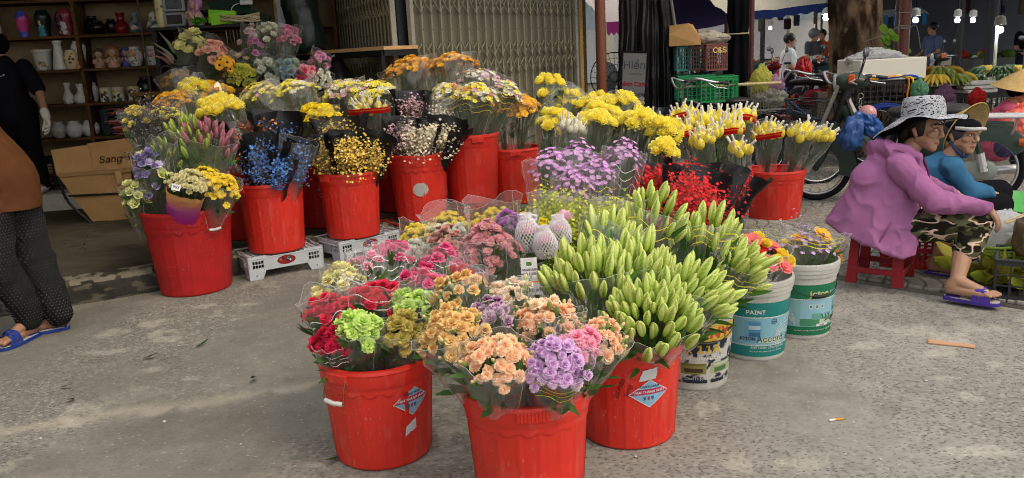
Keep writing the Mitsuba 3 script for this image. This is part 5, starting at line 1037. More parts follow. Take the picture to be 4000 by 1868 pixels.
blackspray('yellow sprays at the centre front of their bin in black paper', y0(0, -.08), (-1.073,5.52,0.839), .145, YLS, 80, 41, .0068, arcs=((.22, .80, .04, .1, .08), (-.20, -.13, .03, .1, .03)))
blackspray('yellow sprays leaning left beside the blue bin', y0(-.09, -.02), (-1.276,5.6,0.823), .115, YLS, 55, 42, .0068, arcs=((.24, .78, .06, .1, .08), (.12, .24, .05, .1, .03)), clear=True)
blackspray('yellow sprays at the right of the yellow bin beside the round-patched bin', y0(.09, -.02), (-0.913,5.6,0.814), .115, YLS, 60, 43, .0068, arcs=((.24, .78, .06, .1, .08), (.12, .20, .04, .1, .03)))
blackspray('yellow sprays at the back of the yellow bin, black paper edge across the top', y0(-.02, .09), (-1.189,5.85,0.943), .19, YLS, 70, 44, .0068, arcs=((.16, .84, .05, .1, .04),))
p0 = lambda x, y: (-.69 + x * 1.3, 6.16 + y * 1.3, .46)
blackspray('white sprays in the middle of the round-patched bin', p0(.0, -.08), (-0.63,6,0.862), .155, WHS, 80, 51, .0075, arcs=((.24, .78, .05, .1, .08), (.10, .15, .02, .1, .03)), fl=lin(220, 200, 120), clear=True)
blackspray('mauve pink sprays on the left of the round-patched bin', p0(-.10, -.02), (-0.787,6.06,0.883), .120, PKS, 60, 52, .0068, arcs=((.24, .78, .05, .1, .08),), fl=lin(240, 220, 220))
blackspray('white sprays behind a broad black sheet flaring right', p0(.10, -.02), (-0.443,6.05,0.867), .135, WHS, 60, 53, .0075, arcs=((.20, .70, .05, .1, .10), (.0, .22, .03, .05, .35)), fl=lin(220, 200, 120))
blackspray('mauve sprays standing tall in a square black sheet at the back', p0(-.06, .10), (-0.718,6.35,1.082), .140, PKS, 60, 54, .0068, arcs=((.14, .86, .05, .1, .02),), fl=lin(240, 220, 220))
blackspray('white filler in a clear wrap at the back right of the round-patched bin', p0(.07, .10), (-0.515,6.38,1.031), .11, WHS, 44, 55, .0075, arcs=((.6, .9, .02, .1, .02),), clear=True)
REDS = [lin(206, 16, 30), lin(236, 36, 48), lin(180, 10, 24)]
r0 = lambda x, y: (.95 + x, 4.75 + y, .03)
blackspray('scarlet sprays in the middle front, without a sheet before them', r0(0, -.06), (1.084,4.62,0.603), .170, REDS, 300, 61, .0072, arcs=((.26, .76, .06, .1, .08),), stem=lin(150, 120, 100), fl=lin(236, 70, 70))
blackspray('scarlet sprays on the left with a black strip across them', r0(-.14, .0), (0.905,4.85,0.64), .150, REDS, 220, 62, .0072, arcs=((.24, .78, .03, .1, .08), (.06, .2, -.02, .2, .05)), stem=lin(150, 120, 100), fl=lin(236, 70, 70))
blackspray('scarlet sprays at the back in a tall black sheet', r0(.02, .08), (1.152,5.05,0.632), .160, REDS, 160, 63, .0072, arcs=((.26, .84, .09, .1, .04),), stem=lin(150, 120, 100), fl=lin(236, 70, 70))
blackspray('scarlet sprays wrapped in flaring black paper in front of the bin by the moped', r0(.14, -.02), (1.411,4.85,0.583), .125, REDS, 170, 64, .0072, arcs=((.18, .62, .06, .05, .25), (-.12, .04, .01, .05, .18), (.06, .20, -.02, .05, .3)), stem=lin(150, 120, 100), fl=lin(236, 70, 70))

# ================================================================ bouquets of the back rows and of the large dark red bin
lattice_crate('black_crate', 'black plastic crate on the shop step left of the cardboard box', (-4.40, 7.86, .302), 10, .5, .30, .30, lin(24, 24, 26))
DY = [daisy(jit(lin(252, 236, 76), .05), lin(130, 110, 30), .021, 12, 1, .24, 66).ply('vc_petal') for _ in range(3)]
DW = [daisy(jit(lin(232, 230, 214), .06), lin(196, 180, 60), .021, 12, 1, .26, 66).ply('vc_petal') for _ in range(3)]
DO = [daisy(jit(lin(252, 196, 60), .05), lin(216, 136, 24), .026, 14, 2, .22, 60).ply('vc_petal') for _ in range(4)]
DK = [daisy(jit(lin(206, 150, 190), .08), lin(190, 150, 90), .021, 13, 1, .24, 62).ply('vc_petal') for _ in range(2)]
DB = [daisy(jit(lin(214, 140, 60), .08), lin(110, 60, 30), .021, 13, 1, .24, 62).ply('vc_petal') for _ in range(2)]
BIGY = [pompon(lin(254, 234, 70), lin(255, 246, 110), .046, 60, .75, .32, 1.2).ply('vc_petal') for _ in range(3)]
BALLY = [pompon(lin(254, 236, 70), lin(255, 246, 110), .052, 90, .95, .28, 1.1, -.5).ply('vc_petal') for _ in range(2)]
BIGO = [pompon(lin(238, 180, 30), lin(250, 214, 60), .045, 80, .8, .36).ply('vc_petal') for _ in range(2)]
NY = [netted(lin(254, 232, 50), .028, .055).ply('vc_petal') for _ in range(4)]; NW = [netted(lin(232, 228, 196), .024, .055).ply('vc_petal') for _ in range(2)]
kw = dict(leaves=30, leaf=(.06, .022), over=.02, dense=1.9, fsize=1.15)
# orange and mixed daisies before the gate
bouquet('long heap of orange yellow daisies highest of all before the olive gate', (-.62, 6.95, .6), (-0.823,7.05,1.284), .24, DO, 84, h=.07, drop=-.08, **kw)
bouquet('orange yellow daisies at the right end of the highest heap', (-.35, 6.85, .6), (-0.45,7.05,1.3), .23, DO, 80, h=.07, drop=-.08, **kw)
bouquet('mixed daisies on the left of the tall bin, mostly yellow and white', (-.36, 6.46, .58), (-0.469,6.5,1.092), .16, DY * 2 + DW * 2 + DB[:1] + DK[:1], 62, h=.06, drop=-.08, waves=YW, **kw)
bouquet('mixed yellow, white and pink daisies in the middle of the tall bin', (-.28, 6.46, .58), (-0.225,6.45,1.073), .17, DY * 3 + DW * 2 + DK + DB[:1], 72, h=.07, drop=-.08, waves=YW, **kw)
bouquet('pale mixed daisies at the back of the tall bin', (-.28, 6.60, .58), (-0.164,6.72,1.181), .21, DW * 3 + DY + DK * 2 + DB[:1], 66, h=.05, drop=-.08, **kw)
bouquet('mixed daisies at the right edge of the tall bin', (-.20, 6.50, .58), (0.029,6.55,1.086), .13, DW * 2 + DY + DK, 46, h=.05, drop=-.08, waves=YW, **kw)
bouquet('orange daisies on the left of the bin before the brown pole', (-.0, 6.74, .46), (-0.08,6.62,0.976), .14, DO, 60, h=.05, drop=-.08, **kw)
bouquet('orange daisies on the right of the bin before the brown pole, tall clear wrap', (.10, 6.74, .46), (0.128,6.66,0.963), .15, DO, 64, h=.05, drop=-.08, **kw)
# yellow band over the blue and yellow bins
bouquet('yellow daisies with white ones right of the middle of the yellow band', (-.92, 6.64, .46), (-1.065,6.5,1.132), .20, DY * 3 + DW + DK[:1], 70, h=.06, drop=-.07, **kw)
bouquet('pale yellow daisies in the middle of the yellow band', (-1.05, 6.60, .46), (-1.297,6.5,1.153), .19, DY * 2 + DW * 2 + DK[:1], 66, h=.06, drop=-.07, **kw)
bouquet('yellow daisies left of the middle of the yellow band', (-1.42, 6.2, .46), (-1.635,6.25,1.176), .20, DY * 3 + DW, 70, h=.06, drop=-.07, **kw)
bouquet('yellow and pink daisies in the left part of the yellow band', (-1.50, 6.15, .46), (-1.865,6.2,1.171), .17, DY * 3 + DW + DK[:1], 56, h=.06, drop=-.07, **kw)
bouquet('bright yellow mums above the yellow bin, at the left of the netted buds', (-1.35, 6.12, .46), (-1.419,6.08,1.013), .175, PY and [daisy(lin(240, 214, 30), lin(226, 190, 20), .023, 16, 2, .3, 70).ply('vc_petal') for _ in range(3)], 62, h=.05, drop=-.07, **kw)
bouquet('large yellow mums left above the orange sprays', (-1.85, 5.86, .46), (-2.057,5.85,1.073), .16, BIGY, 26, h=.05, drop=.06, **kw)
bouquet('golden yellow ball mums below the black bucket', (-1.95, 6.0, .46), (-2.336,6.15,1.196), .12, BALLY, 12, h=.05, drop=.04, over=.08, leaves=20)
bouquet('orange gold ball mums right of the golden yellow ones', (-1.85, 6.05, .46), (-2.194,6.2,1.168), .10, BIGO, 11, h=.05, drop=.04, leaves=20)
bouquet('small orange yellow blooms below the hooked bucket handle, left', (-2.2, 6.0, .46), (-2.443,5.95,1.15), .17, [daisy(lin(232, 160, 30), lin(190, 110, 20), .018, 12, 1, .3, 60).ply('vc_petal') for _ in range(2)], 70, h=.05, drop=.06, **kw)
bouquet('orange fan of small blooms left of the black bucket', (-2.35, 6.6, .4), (-2.671,6.75,1.313), .15, [daisy(lin(226, 160, 34), lin(190, 110, 20), .018, 12, 1, .3, 60).ply('vc_petal') for _ in range(2)], 60, h=.02, drop=.03, over=.02, leaves=30, leaf=(.05, .015), leafcol=lin(150, 120, 40))
# netted yellow buds
def netbunch(label, b, t, R, n, heads=NY, band=None, h=.02, over=.0, **k2):
    k = bouquet(label, b, t, R, heads, n, h=h, tilt=.35, over=over, leaves=26, leaf=(.05, .016), leafcol=lin(96, 110, 80), pname='netted_bloom', jz=.012, squash=.6, **k2)
    if band:
        ax, L = axis_frame(b, t); F = frame(np.asarray(t, float) - ax * .012, ax, (1, 0, 0)); u = np.linspace(math.pi * 1.02, math.pi * 1.98, 16); r = R + .018
        P = [[apply(F, np.array([[r * math.cos(a), r * .7 * math.sin(a), z - .014 * math.cos(2 * a)]]))[0] for a in u] for z in (-.022, .022)]
        part(k, 'paper_band', MB().add(grid_mesh(np.array(P)), lin(206, 30, 36), smooth=True), 'film')
        P = [[apply(F, np.array([[(r + .0015) * math.cos(a), (r * .7 + .0015) * math.sin(a), z - .014 * math.cos(2 * a)]]))[0] for a in u] for z in (.004, .009)]
        part(k, 'band_stripe', MB().add(grid_mesh(np.array(P)), lin(236, 190, 60), smooth=True), 'film')
    return k
r1 = lambda x, y: (1.45 + x, 5.75 + y, .03)
for i, (lab, x, y, Y, R, n, bd) in enumerate((('netted yellow blooms with a red band, farthest left of their group', 2545, 470, 5.75, .075, 7, 1), ('netted yellow blooms behind the red band, second from the left', 2660, 440, 5.95, .10, 9, 1), ('netted yellow blooms tied low over the scarlet sprays', 2770, 520, 5.35, .085, 8, 0), ('netted yellow blooms bending forward, lowest of the group', 2895, 570, 5.25, .060, 6, 0), ('netted yellow blooms with a drooping red band at the front left', 2655, 520, 5.40, .075, 6, 1), ('netted yellow blooms massed in the middle at the back', 2800, 460, 5.85, .12, 12, 0), ('netted yellow blooms with a red band at the right, before the bicycle basket', 2850, 500, 5.55, .085, 9, 1), ('netted yellow blooms at the back right of their group', 2905, 455, 5.95, .08, 8, 1), ('netted yellow blooms in front of the green crates', 2720, 475, 5.65, .10, 10, 0), ('netted yellow blooms between the drooping band and the scarlet sprays', 2735, 560, 5.30, .06, 6, 0))):
    t = [(1.03,5.75,0.837), (1.301,5.95,0.873), (1.348,5.35,0.778), (1.516,5.25,0.688), (1.155,5.4,0.8), (1.519,5.85,0.842), (1.53,5.55,0.794), (1.743,5.95,0.832), (1.325,5.65,0.84), (1.277,5.3,0.753)][i]
    netbunch(lab, r1((x - 2720) * .0010, (Y - 5.6) * .6), t, R, n, band=bd, wrap='none' if i % 3 == 2 else 'clear', rb=.03)
netbunch('netted cream white blooms in front of the big yellow mums', (.3, 5.3, .03), (0.434,5.35,0.875), .095, 9, NW, over=.0)
netbunch('faded netted yellow blooms above the yellow sprays', (-1.0, 6.3, .46), (-1.023,6.12,1.033), .14, 11, [netted(lin(226, 206, 90), .022, .055).ply('vc_petal') for _ in range(2)], band=1)
bq = lambda x, y: (2.045 + x, 6.16 + y, .28)
netbunch('netted yellow blooms in a tall printed sleeve in the bin by the moped', bq(-.06, -.02), (1.924,5.95,0.72), .105, 10, over=.03, band=1)
netbunch('netted yellow blooms in a tall leafy sleeve in the bin by the moped', bq(.08, -.02), (2.217,6,0.692), .125, 11, over=.03)
netbunch('netted yellow blooms leaning right out of the bin by the moped', bq(.12, -.05), (2.351,5.95,0.661), .06, 5, over=.0)
# big yellow mums
b2 = lambda x, y: (.30 + x, 5.6 + y, .03)
for lab, b, t, R, n, hd, kw2 in (
    ('tall square wrap of yellow mums standing highest right of the orange daisies', b2(-.02, .35), (0.339,6.05,1.101), .10, 5, BIGY, dict(h=.09, drop=.10, over=.03, waves=YW, squash=.5, waves_at=(.84, .94))),
    ('tall wrap of yellow mums with wavy yellow print, second from the left', b2(.10, .35), (0.481,6.1,0.979), .11, 7, BIGY, dict(h=.05, drop=.14, over=.14, waves=YW, squash=.5, waves_at=(.88, .97))),
    ('yellow mums in a clear wrap in front of the brown pole', b2(.2, .35), (0.676,6.05,0.963), .14, 11, BIGY, dict(h=.05, drop=.10, over=.06, waves=YW, squash=.6)),
    ('yellow mums low on the left above the purple asters', b2(-.05, .05), (0.338,5.55,0.905), .11, 9, BIGY, dict(h=.04, drop=.08, over=.04, squash=.6)),
    ('bright yellow mums in the middle above the purple asters', b2(.18, .0), (0.677,5.6,0.911), .14, 16, BIGY, dict(h=.05, drop=.07, over=.04, waves=YW, squash=.7)),
    ('yellow mums at the upper right in front of the hanging black sheet', b2(.32, .3), (0.878,6,0.956), .115, 10, BIGY, dict(h=.05, drop=.06, over=.07, squash=.6)),
    ('yellow ball mums right of the middle, beside the netted blooms', b2(.42, -.1), (0.899,5.45,0.872), .10, 9, BALLY, dict(h=.04, drop=.05, over=.04, squash=.7)),
    ('yellow ball mums above the scarlet sprays, left of the netted blooms', b2(.5, -.15), (1.051,5.35,0.819), .085, 7, BALLY, dict(h=.04, drop=.07, over=.03, squash=.7)),
    ('yellow mums at the front right above the white netted blooms', b2(.22, -.15), (0.594,5.42,0.889), .11, 10, BIGY, dict(h=.04, drop=.05, over=.02, squash=.7)),
    ('yellow mums low between the asters and the scarlet sprays', b2(.55, -.4), (0.983,5.05,0.729), .07, 6, BIGY, dict(h=.03, drop=.05, over=.02, squash=.7))):
    bouquet(lab, b, t, R, hd, n, leaves=34, leaf=(.07, .03), dense=2.0, **kw2)
# the large dark red bin
l0 = lambda x, y: (-2.03 + x * 1.35, 4.985 + y * 1.35, .36)
lilies('pink and green lily buds at the back of the large dark red bin', l0(.04, .05), (-1.848,4.98,0.91), .165, 26, heads=PKB * 2 + LBP, fs=1.15, drop=.08, over=.06)
lilies('pale green lily buds left of the pink ones', l0(-.02, .06), (-1.993,5.02,0.945), .10, 10, heads=LBP, fs=1.15, drop=.05, over=.06)
LIS = [rosette(lin(236, 232, 236), lin(214, 206, 232), .030, 14, 50).ply('vc_petal')] + [rosette(lin(226, 222, 226), jit(lin(96, 74, 160), .1), .030, 14, 50).ply('vc_petal') for _ in range(3)]; LISG = [rosette(lin(190, 196, 110), jit(lin(214, 216, 140), .06), .034, 14, 45).ply('vc_petal') for _ in range(2)]
bouquet('violet and white lisianthus in a tall clear sleeve at the left of the large bin', l0(-.12, -.04), (-2.14,4.82,0.766), .095, LIS * 2 + LISG[:1], 24, h=.14, drop=.16, over=.10, squash=.6, leaves=30)
bouquet('pale green lisianthus at the left edge of the large bin', l0(-.18, -.06), (-2.255,4.8,0.658), .065, LISG, 9, h=.05, drop=.12, over=.05, squash=.7)
bouquet('cream white mums with a barcode in a pink printed wrap', l0(.0, -.10), (-1.892,4.74,0.712), .115, [pompon(lin(214, 206, 140), lin(236, 230, 186), .020, 44).ply('vc_petal') for _ in range(3)], 40, h=.05, drop=-.035, over=.0, wrap='none')
bouquet('yellow mums behind the cream white ones', l0(.04, -.04), (-1.845,4.88,0.727), .13, [daisy(lin(236, 206, 40), lin(226, 180, 30), .018, 14, 2, .3, 62).ply('vc_petal') for _ in range(3)], 56, h=.04, drop=.03, over=.03)
bouquet('yellow daisies at the right of the large bin in a pink-edged wrap', l0(.12, -.07), (-1.711,4.8,0.682), .095, [daisy(lin(236, 200, 44), lin(240, 220, 110), .019, 14, 2, .3, 62).ply('vc_petal') for _ in range(3)], 46, h=.05, drop=.10, over=.03)
bouquet('yellow blooms in a tilted wrap leaning left out of the large bin', l0(-.16, .10), (-2.284,5.05,1.098), .08, [rosette(lin(214, 196, 60), lin(232, 216, 90), .03, 12, 40).ply('vc_petal')], 10, h=.04, drop=.10, over=.04, squash=.5)
b, t = l0(-.06, .08), (-2.198,5.1,1.177); spraywrap('dark grey sea lavender twigs towering over the large bin', b, t, .15, twiggy(260, .17, axis_frame(b, t)[1] * 1.05, [lin(90, 88, 98), lin(60, 60, 68), lin(140, 136, 146)], .0055, lin(50, 50, 44), 8, 71), over=.0, wrap='none', leaves=0)
bouquet('yellow mums behind the sea lavender twigs', l0(.0, .16), (-2.194,5.25,1.079), .13, DY, 40, h=.05, drop=.05, over=.05)
bouquet('green alstroemeria shoots in a tall sleeve before the lily buds', l0(-.04, -.02), (-2.059,4.85,0.881), .075, LBP, 9, h=.06, drop=.12, over=.12, squash=.6, leaves=40, leaf=(.10, .018), fsize=.8)
# pink printed paper cone round the cream mums
b, t = np.array(l0(.0, -.10)), np.array((-1.88,4.7,0.687)); S = sleeve(b, t, .122, .035, -.02, .8, seed=3); f0 = facing(S); nv, nu = S.shape[:2]
cone = np.array([[S[i, int(round((f0 + q) * nu)) % nu] for q in np.linspace(-.24, .24, 15)] for i in range(nv)]) + np.array([0, -.004, 0])
cc = [lin(206, 60, 160), lin(206, 60, 160), lin(190, 70, 170), lin(196, 90, 180), lin(214, 110, 170), lin(226, 140, 130), lin(226, 170, 110)]
cols_ = np.repeat(np.array([cc[min(6, max(0, i - 4))] for i in range(nv)]), 15, 0)
single('printed_cone', MB().add(grid_mesh(cone), cols_, smooth=True), 'magenta to orange printed paper cone round the cream white mums', 'paper cone', 'film')
M = MB().add(box(.050, .001, .034), lin(232, 232, 234)); [M.add(box(U(.001, .003), .0004, .016), lin(24, 24, 28), tr(-.016 + i * .004, -.0009, .002)) for i in range(9)]
single('barcode_tag', M, 'white barcode label on the cream white mums', 'tag', T=tr(*(-1.911,4.6,0.709)) @ RY(18) @ RX(-15))

# stand of single wraps behind, level with the counter
k = thing('display_stand', 'plain wooden stand hidden behind the flowers, carrying the upper bouquets', 'stand'); part(k, 'top', wply(box(1.35, .42, .03, (-2.42, 7.0, 1.185), .003))); labels[k]['label'] = 'wooden stand carrying the black bucket and the upper bouquets'
for x in (-3.04, -1.80):
    for y in (6.83, 7.17): part(k, 'leg', wply(box(.04, .04, 1.02, (x, y, .66), .003)))
def tub(label, x, y, w, h_, col=lin(20, 20, 22), kind=4):
    k = thing('plant_bucket', label, 'bucket', tr(x, y, 1.2) @ RZ(8)); v = np.array([[s * w * t, q * w * t * .8, z] for t, z in ((.40, 0), (.5, h_)) for s, q in ((-1, -1), (1, -1), (1, 1), (-1, 1))])
    part(k, 'body', MB().add(trimesh.convex.convex_hull(v), col), 'vc_satin'); F = MB()
    for a in range(4): F.add(box(w * (1.06 if a % 2 == 0 else .86), .02, .025, (0, w * (.41 if a % 2 == 0 else .51), h_ - .01), .004), col, RZ(90 * a))
    part(k, 'rim', F, 'vc_satin'); return k
k = tub('square black bucket with a looped handle on the wooden stand', -2.60, 6.86, .235, .20)
part(k, 'handle', MB().add(tube(catmull([(-.11, -.05, .19), (-.19, -.05, .20), (-.22, -.05, .15), (-.215, -.05, .03), (-.21, -.05, -.10)], 5), .014, 6), lin(20, 20, 22), smooth=True), 'vc_satin')
tub('low black pot under the yellow green snapdragons', -2.17, 6.95, .20, .10); tub('low black pot under the blue hydrangeas', -1.80, 6.98, .20, .10)
s0 = lambda x, y, z=1.22: (x - (.40 if x > -1.5 else .50 if x > -1.8 else .58), y, z)
bouquet('pale yellow gerberas under a rounded clear wrap in the black bucket', s0(-2.12, 6.88), (-2.535,6.85,1.583), .11, [daisy(lin(226, 222, 130), lin(206, 200, 90), .05, 22, 2, .2, 62).ply('vc_petal') for _ in range(2)], 11, h=.08, drop=.14, over=.09, leaves=4, tilt=1)
bouquet('peach gerberas with dark eyes in the black bucket', s0(-2.0, 6.84), (-2.322,6.75,1.5), .105, GERP, 12, h=.06, drop=.10, over=.07, leaves=3, tilt=1)
bouquet('orange gerberas with black eyes hanging at the right of the black bucket', s0(-1.92, 6.80), (-2.234,6.7,1.405), .07, GERO, 5, h=.03, drop=.06, wrap='none', leaves=4, tilt=1.2)
YG = [rosette(lin(190, 190, 60), lin(214, 212, 80), .022, 10, 40).ply('vc_petal') for _ in range(2)]
bouquet('yellow green snapdragons standing on the wooden stand', s0(-1.70, 6.95), (-2.152,6.8,1.318), .13, YG, 60, h=.07, drop=.12, over=.02, leaves=20, squash=.6, tilt=.8)
bouquet('dark fern and small cream blooms above the snapdragons', s0(-1.70, 7.02), (-2.221,7,1.444), .09, [daisy(lin(240, 214, 160), lin(200, 140, 60), .026, 14, 2, .25, 62).ply('vc_petal')], 6, h=.03, over=.06, leaves=60, leaf=(.06, .014), leafcol=lin(50, 70, 44))
for lab, x, b, t, R, hd, n in (('pale pink carnations at the left of the highest wraps', 0, s0(-1.72, 7.06), (-2.121,7.1,1.63), .085, [carnation(lin(226, 180, 190), lin(240, 214, 214), .030).ply('vc_petal')], 9), ('mauve pink carnations below the pale pink ones', 0, s0(-1.68, 7.0), (-2.072,7,1.521), .085, [carnation(lin(206, 90, 160), lin(226, 150, 196), .030).ply('vc_petal')], 9), ('ivory roses in the middle of the highest wraps', 0, s0(-1.58, 7.04), (-1.965,7.05,1.632), .10, [rosette(lin(226, 224, 190), lin(236, 234, 214), .034, 14, 40).ply('vc_petal') for _ in range(2)], 16), ('pink carnations at the right of the highest wraps', 0, s0(-1.48, 7.04), (-1.805,7.05,1.614), .10, [carnation(lin(226, 80, 130), lin(240, 160, 190), .032).ply('vc_petal')], 14), ('white hydrangea with green leaves left of the blue ones', 0, s0(-1.55, 6.95), (-1.971,6.88,1.349), .085, [pompon(lin(206, 214, 196), lin(230, 232, 220), .035, 60, .9).ply('vc_petal')], 9), ('pale blue hydrangeas in a clear bag', 0, s0(-1.42, 6.95), (-1.787,6.86,1.33), .10, [pompon(lin(130, 160, 170), lin(176, 200, 206), .038, 60, .9, .4).ply('vc_petal'), pompon(lin(176, 196, 160), lin(206, 216, 186), .036, 60, .9, .4).ply('vc_petal')], 15), ('scarlet and pink stocks right of the blue hydrangeas', 0, s0(-1.30, 6.95), (-1.616,6.84,1.291), .08, [carnation(lin(196, 24, 50), lin(226, 70, 96), .030).ply('vc_petal'), carnation(lin(226, 120, 140), lin(240, 170, 180), .028).ply('vc_petal')], 13), ('pink stocks in a crumpled clear wrap at the right end of the stand', 0, s0(-1.22, 6.98), (-1.528,6.92,1.389), .08, [carnation(lin(216, 110, 170), lin(236, 170, 206), .027).ply('vc_petal')], 12), ('white stocks at the lower right end of the stand', 0, s0(-1.22, 6.92), (-1.5,6.82,1.233), .075, [rosette(lin(216, 218, 190), lin(234, 234, 216), .026, 12, 45).ply('vc_petal')], 12)):
    bouquet(lab, b, t, R, hd, n, h=.06, drop=.10, over=.08, leaves=16, tilt=.95, rb=.03)
k = thing('bird_of_paradise', 'bundle of closed bird of paradise flowers leaning left over the shelves', 'flowers')
for i, (c1, c2) in enumerate((((-2.849,6.8,1.597), (-2.556,6.85,1.357)), ((-2.853,6.75,1.496), (-2.59,6.84,1.39)), ((-2.651,6.85,1.731), (-2.571,6.86,1.399)), ((-2.806,6.85,1.678), (-2.592,6.87,1.379)), ((-2.785,6.7,1.533), (-2.59,6.82,1.366)), ((-2.631,6.95,1.703), (-2.572,6.9,1.409)))):
    a, b = np.array(c2), np.array(c1); d = b - a; m = a + d * .5 + np.array([0, 0, -.03])
    part(k, 'stem', MB().add(tube(catmull([a - d * .15, a + d * .2, m], 4), .009, 6), lin(70, 84, 60), smooth=True))
    part(k, 'bract', MB().add(tube(catmull([m, m + (b - m) * .35 + [0, 0, .02], b], 5), [.010, .016, .019, .019, .018, .015, .012, .009, .006, .004, .001], 6), [lin(140, 150, 120), lin(150, 110, 100), lin(120, 130, 104)][i % 3], smooth=True), 'vc_satin')
# black shelf with odds and ends above the stand
k = thing('black_table', 'black side table cluttered with boxes and cables behind the highest wraps', 'table'); part(k, 'top', MB().add(box(.95, .45, .03, (-2.72, 7.78, 1.735), .004), lin(20, 20, 22)), 'vc_satin')
for x in (-3.15, -2.29): part(k, 'leg', MB().add(box(.04, .4, 1.42, (x, 7.78, 1.01)), lin(20, 20, 22)), 'vc_satin')
def ontab(x, y, z=1.752): return tr(x - .36, y, z)
k = thing('cream_vase', 'tall cream vase with painted blossoms on the black side table', 'vase', ontab(-2.72, 7.66)); part(k, 'body', MB().add(lathe([(.001, 0), (.05, 0), (.065, .1), (.06, .28), (.05, .30), (.001, .30)], 16), lin(214, 206, 150), smooth=50), 'vc_gloss')
G = MB(); [G.add(ball(.014, sub=1, s=(1, .3, 1)), jit([lin(200, 120, 130), lin(110, 140, 60)][i % 2]), tr(.06 * math.sin(i * .5 - 1.2), -.06 * math.cos(i * .5 - 1.2), .12 + .02 * (i % 5)), True) for i in range(8)]; part(k, 'decoration', G)
for i, (z, a) in enumerate(((0, 0), (.13, 8))):
    k = thing('glass_case', ('grey display case standing on the black side table', 'grey display case stacked on the lower one')[i], 'case', ontab(-2.58, 7.62, 1.752 + z) @ RZ(a)); part(k, 'body', MB().add(box(.19, .12, .12, (0, 0, .06), .008), lin(150, 156, 162)), 'vc_satin'); part(k, 'front_panel', MB().add(box(.14, .006, .08, (0, -.061, .06), .003), lin(30, 34, 40)), 'vc_gloss')
figurine('pink mermaid-like bust figurine on the black side table', 0, 0, lin(216, 150, 190), lin(226, 170, 196), 1.3); kf = [q for q in place if q.startswith('figurine')][-1]
labels[kf]['label'] = 'pink bust figurine on the black side table'
for q in list(scene):
    if q.startswith(kf + '__'): scene[q]['to_world'] = TF(ontab(-2.40, 7.60) @ RZ(-40) @ sc(1.25))
place[kf] = ontab(-2.40, 7.60)
single('folded_box', MB().add(box(.34, .2, .16, (0, 0, .10), .004), lin(36, 52, 42), RY(-10)).add(box(.2, .18, .15, (.2, .0, .06), .004), lin(40, 58, 46), RY(22)), 'dark green folded boxes piled on the black side table', 'box', T=ontab(-2.10, 7.72, 1.80) @ RZ(12))
single('paper_bag', MB().add(box(.24, .012, .12, (0, 0, .06)), lin(120, 190, 50), RY(6)).add(box(.22, .012, .10, (.02, -.02, .05)), lin(140, 206, 60), RY(-6)), 'lime green paper in front of the dark green boxes', 'paper', T=ontab(-2.16, 7.58) @ RZ(8))
G = MB(); [G.add(leaf_mesh(.07, .05, 50), jit(lin(96, 170, 50), .2), frame((U(-.06, .06), U(-.03, .03), U(0, .04)), (U(-1, 1), -U(.2, 1), U(0, 1)), RNG.normal(size=3)), True) for _ in range(14)]; k = single('ivy_sprig', G, 'bright green ivy sprig hanging from the black side table', 'plant', 'vc_leaf', ontab(-2.34, 7.52))
C = MB()
for i in range(9): t = np.linspace(0, 2 * math.pi, 24); C.add(tube(np.c_[(.17 + .01 * U(-1, 1)) * np.cos(t), (.05 + .01 * U(-1, 1)) * np.sin(t), .02 + .006 * i + .012 * np.sin(t * 2 + i)], .006, 5, False), jit(lin(196, 180, 146), .1), smooth=True)
single('cable_coil', C, 'coil of beige cable at the right of the black side table', 'cable', T=ontab(-1.99, 7.56))
k = thing('charger', 'white charger with a dangling cable above the coil of beige cable', 'charger', ontab(-1.93, 7.60, 1.93)); part(k, 'body', MB().add(box(.11, .04, .04, bev=.006), lin(226, 226, 226)), 'vc_satin'); part(k, 'cable', MB().add(tube(catmull([(-.05, 0, 0), (-.12, -.02, -.03), (-.15, -.03, -.12), (-.14, -.04, -.18)], 5), .004, 5), lin(220, 220, 220), smooth=True), 'vc_satin')
sp = MB(); [sp.add(lathe([(.03, q * .03), (.07, q * .03), (.07, q * .03 + .006), (.03, q * .03 + .006)], 20), [lin(150, 140, 120), lin(96, 84, 70)][q % 2], smooth=40) for q in range(6)]; sp.add(lathe([(.03, 0), (.03, .16)], 14), lin(60, 50, 40), smooth=True)
single('ribbon_spools', sp, 'row of ribbon spools on a rod below the black side table', 'ribbon spools', T=tr(*(-2.49,7.55,1.625)) @ RZ(20) @ RY(90))

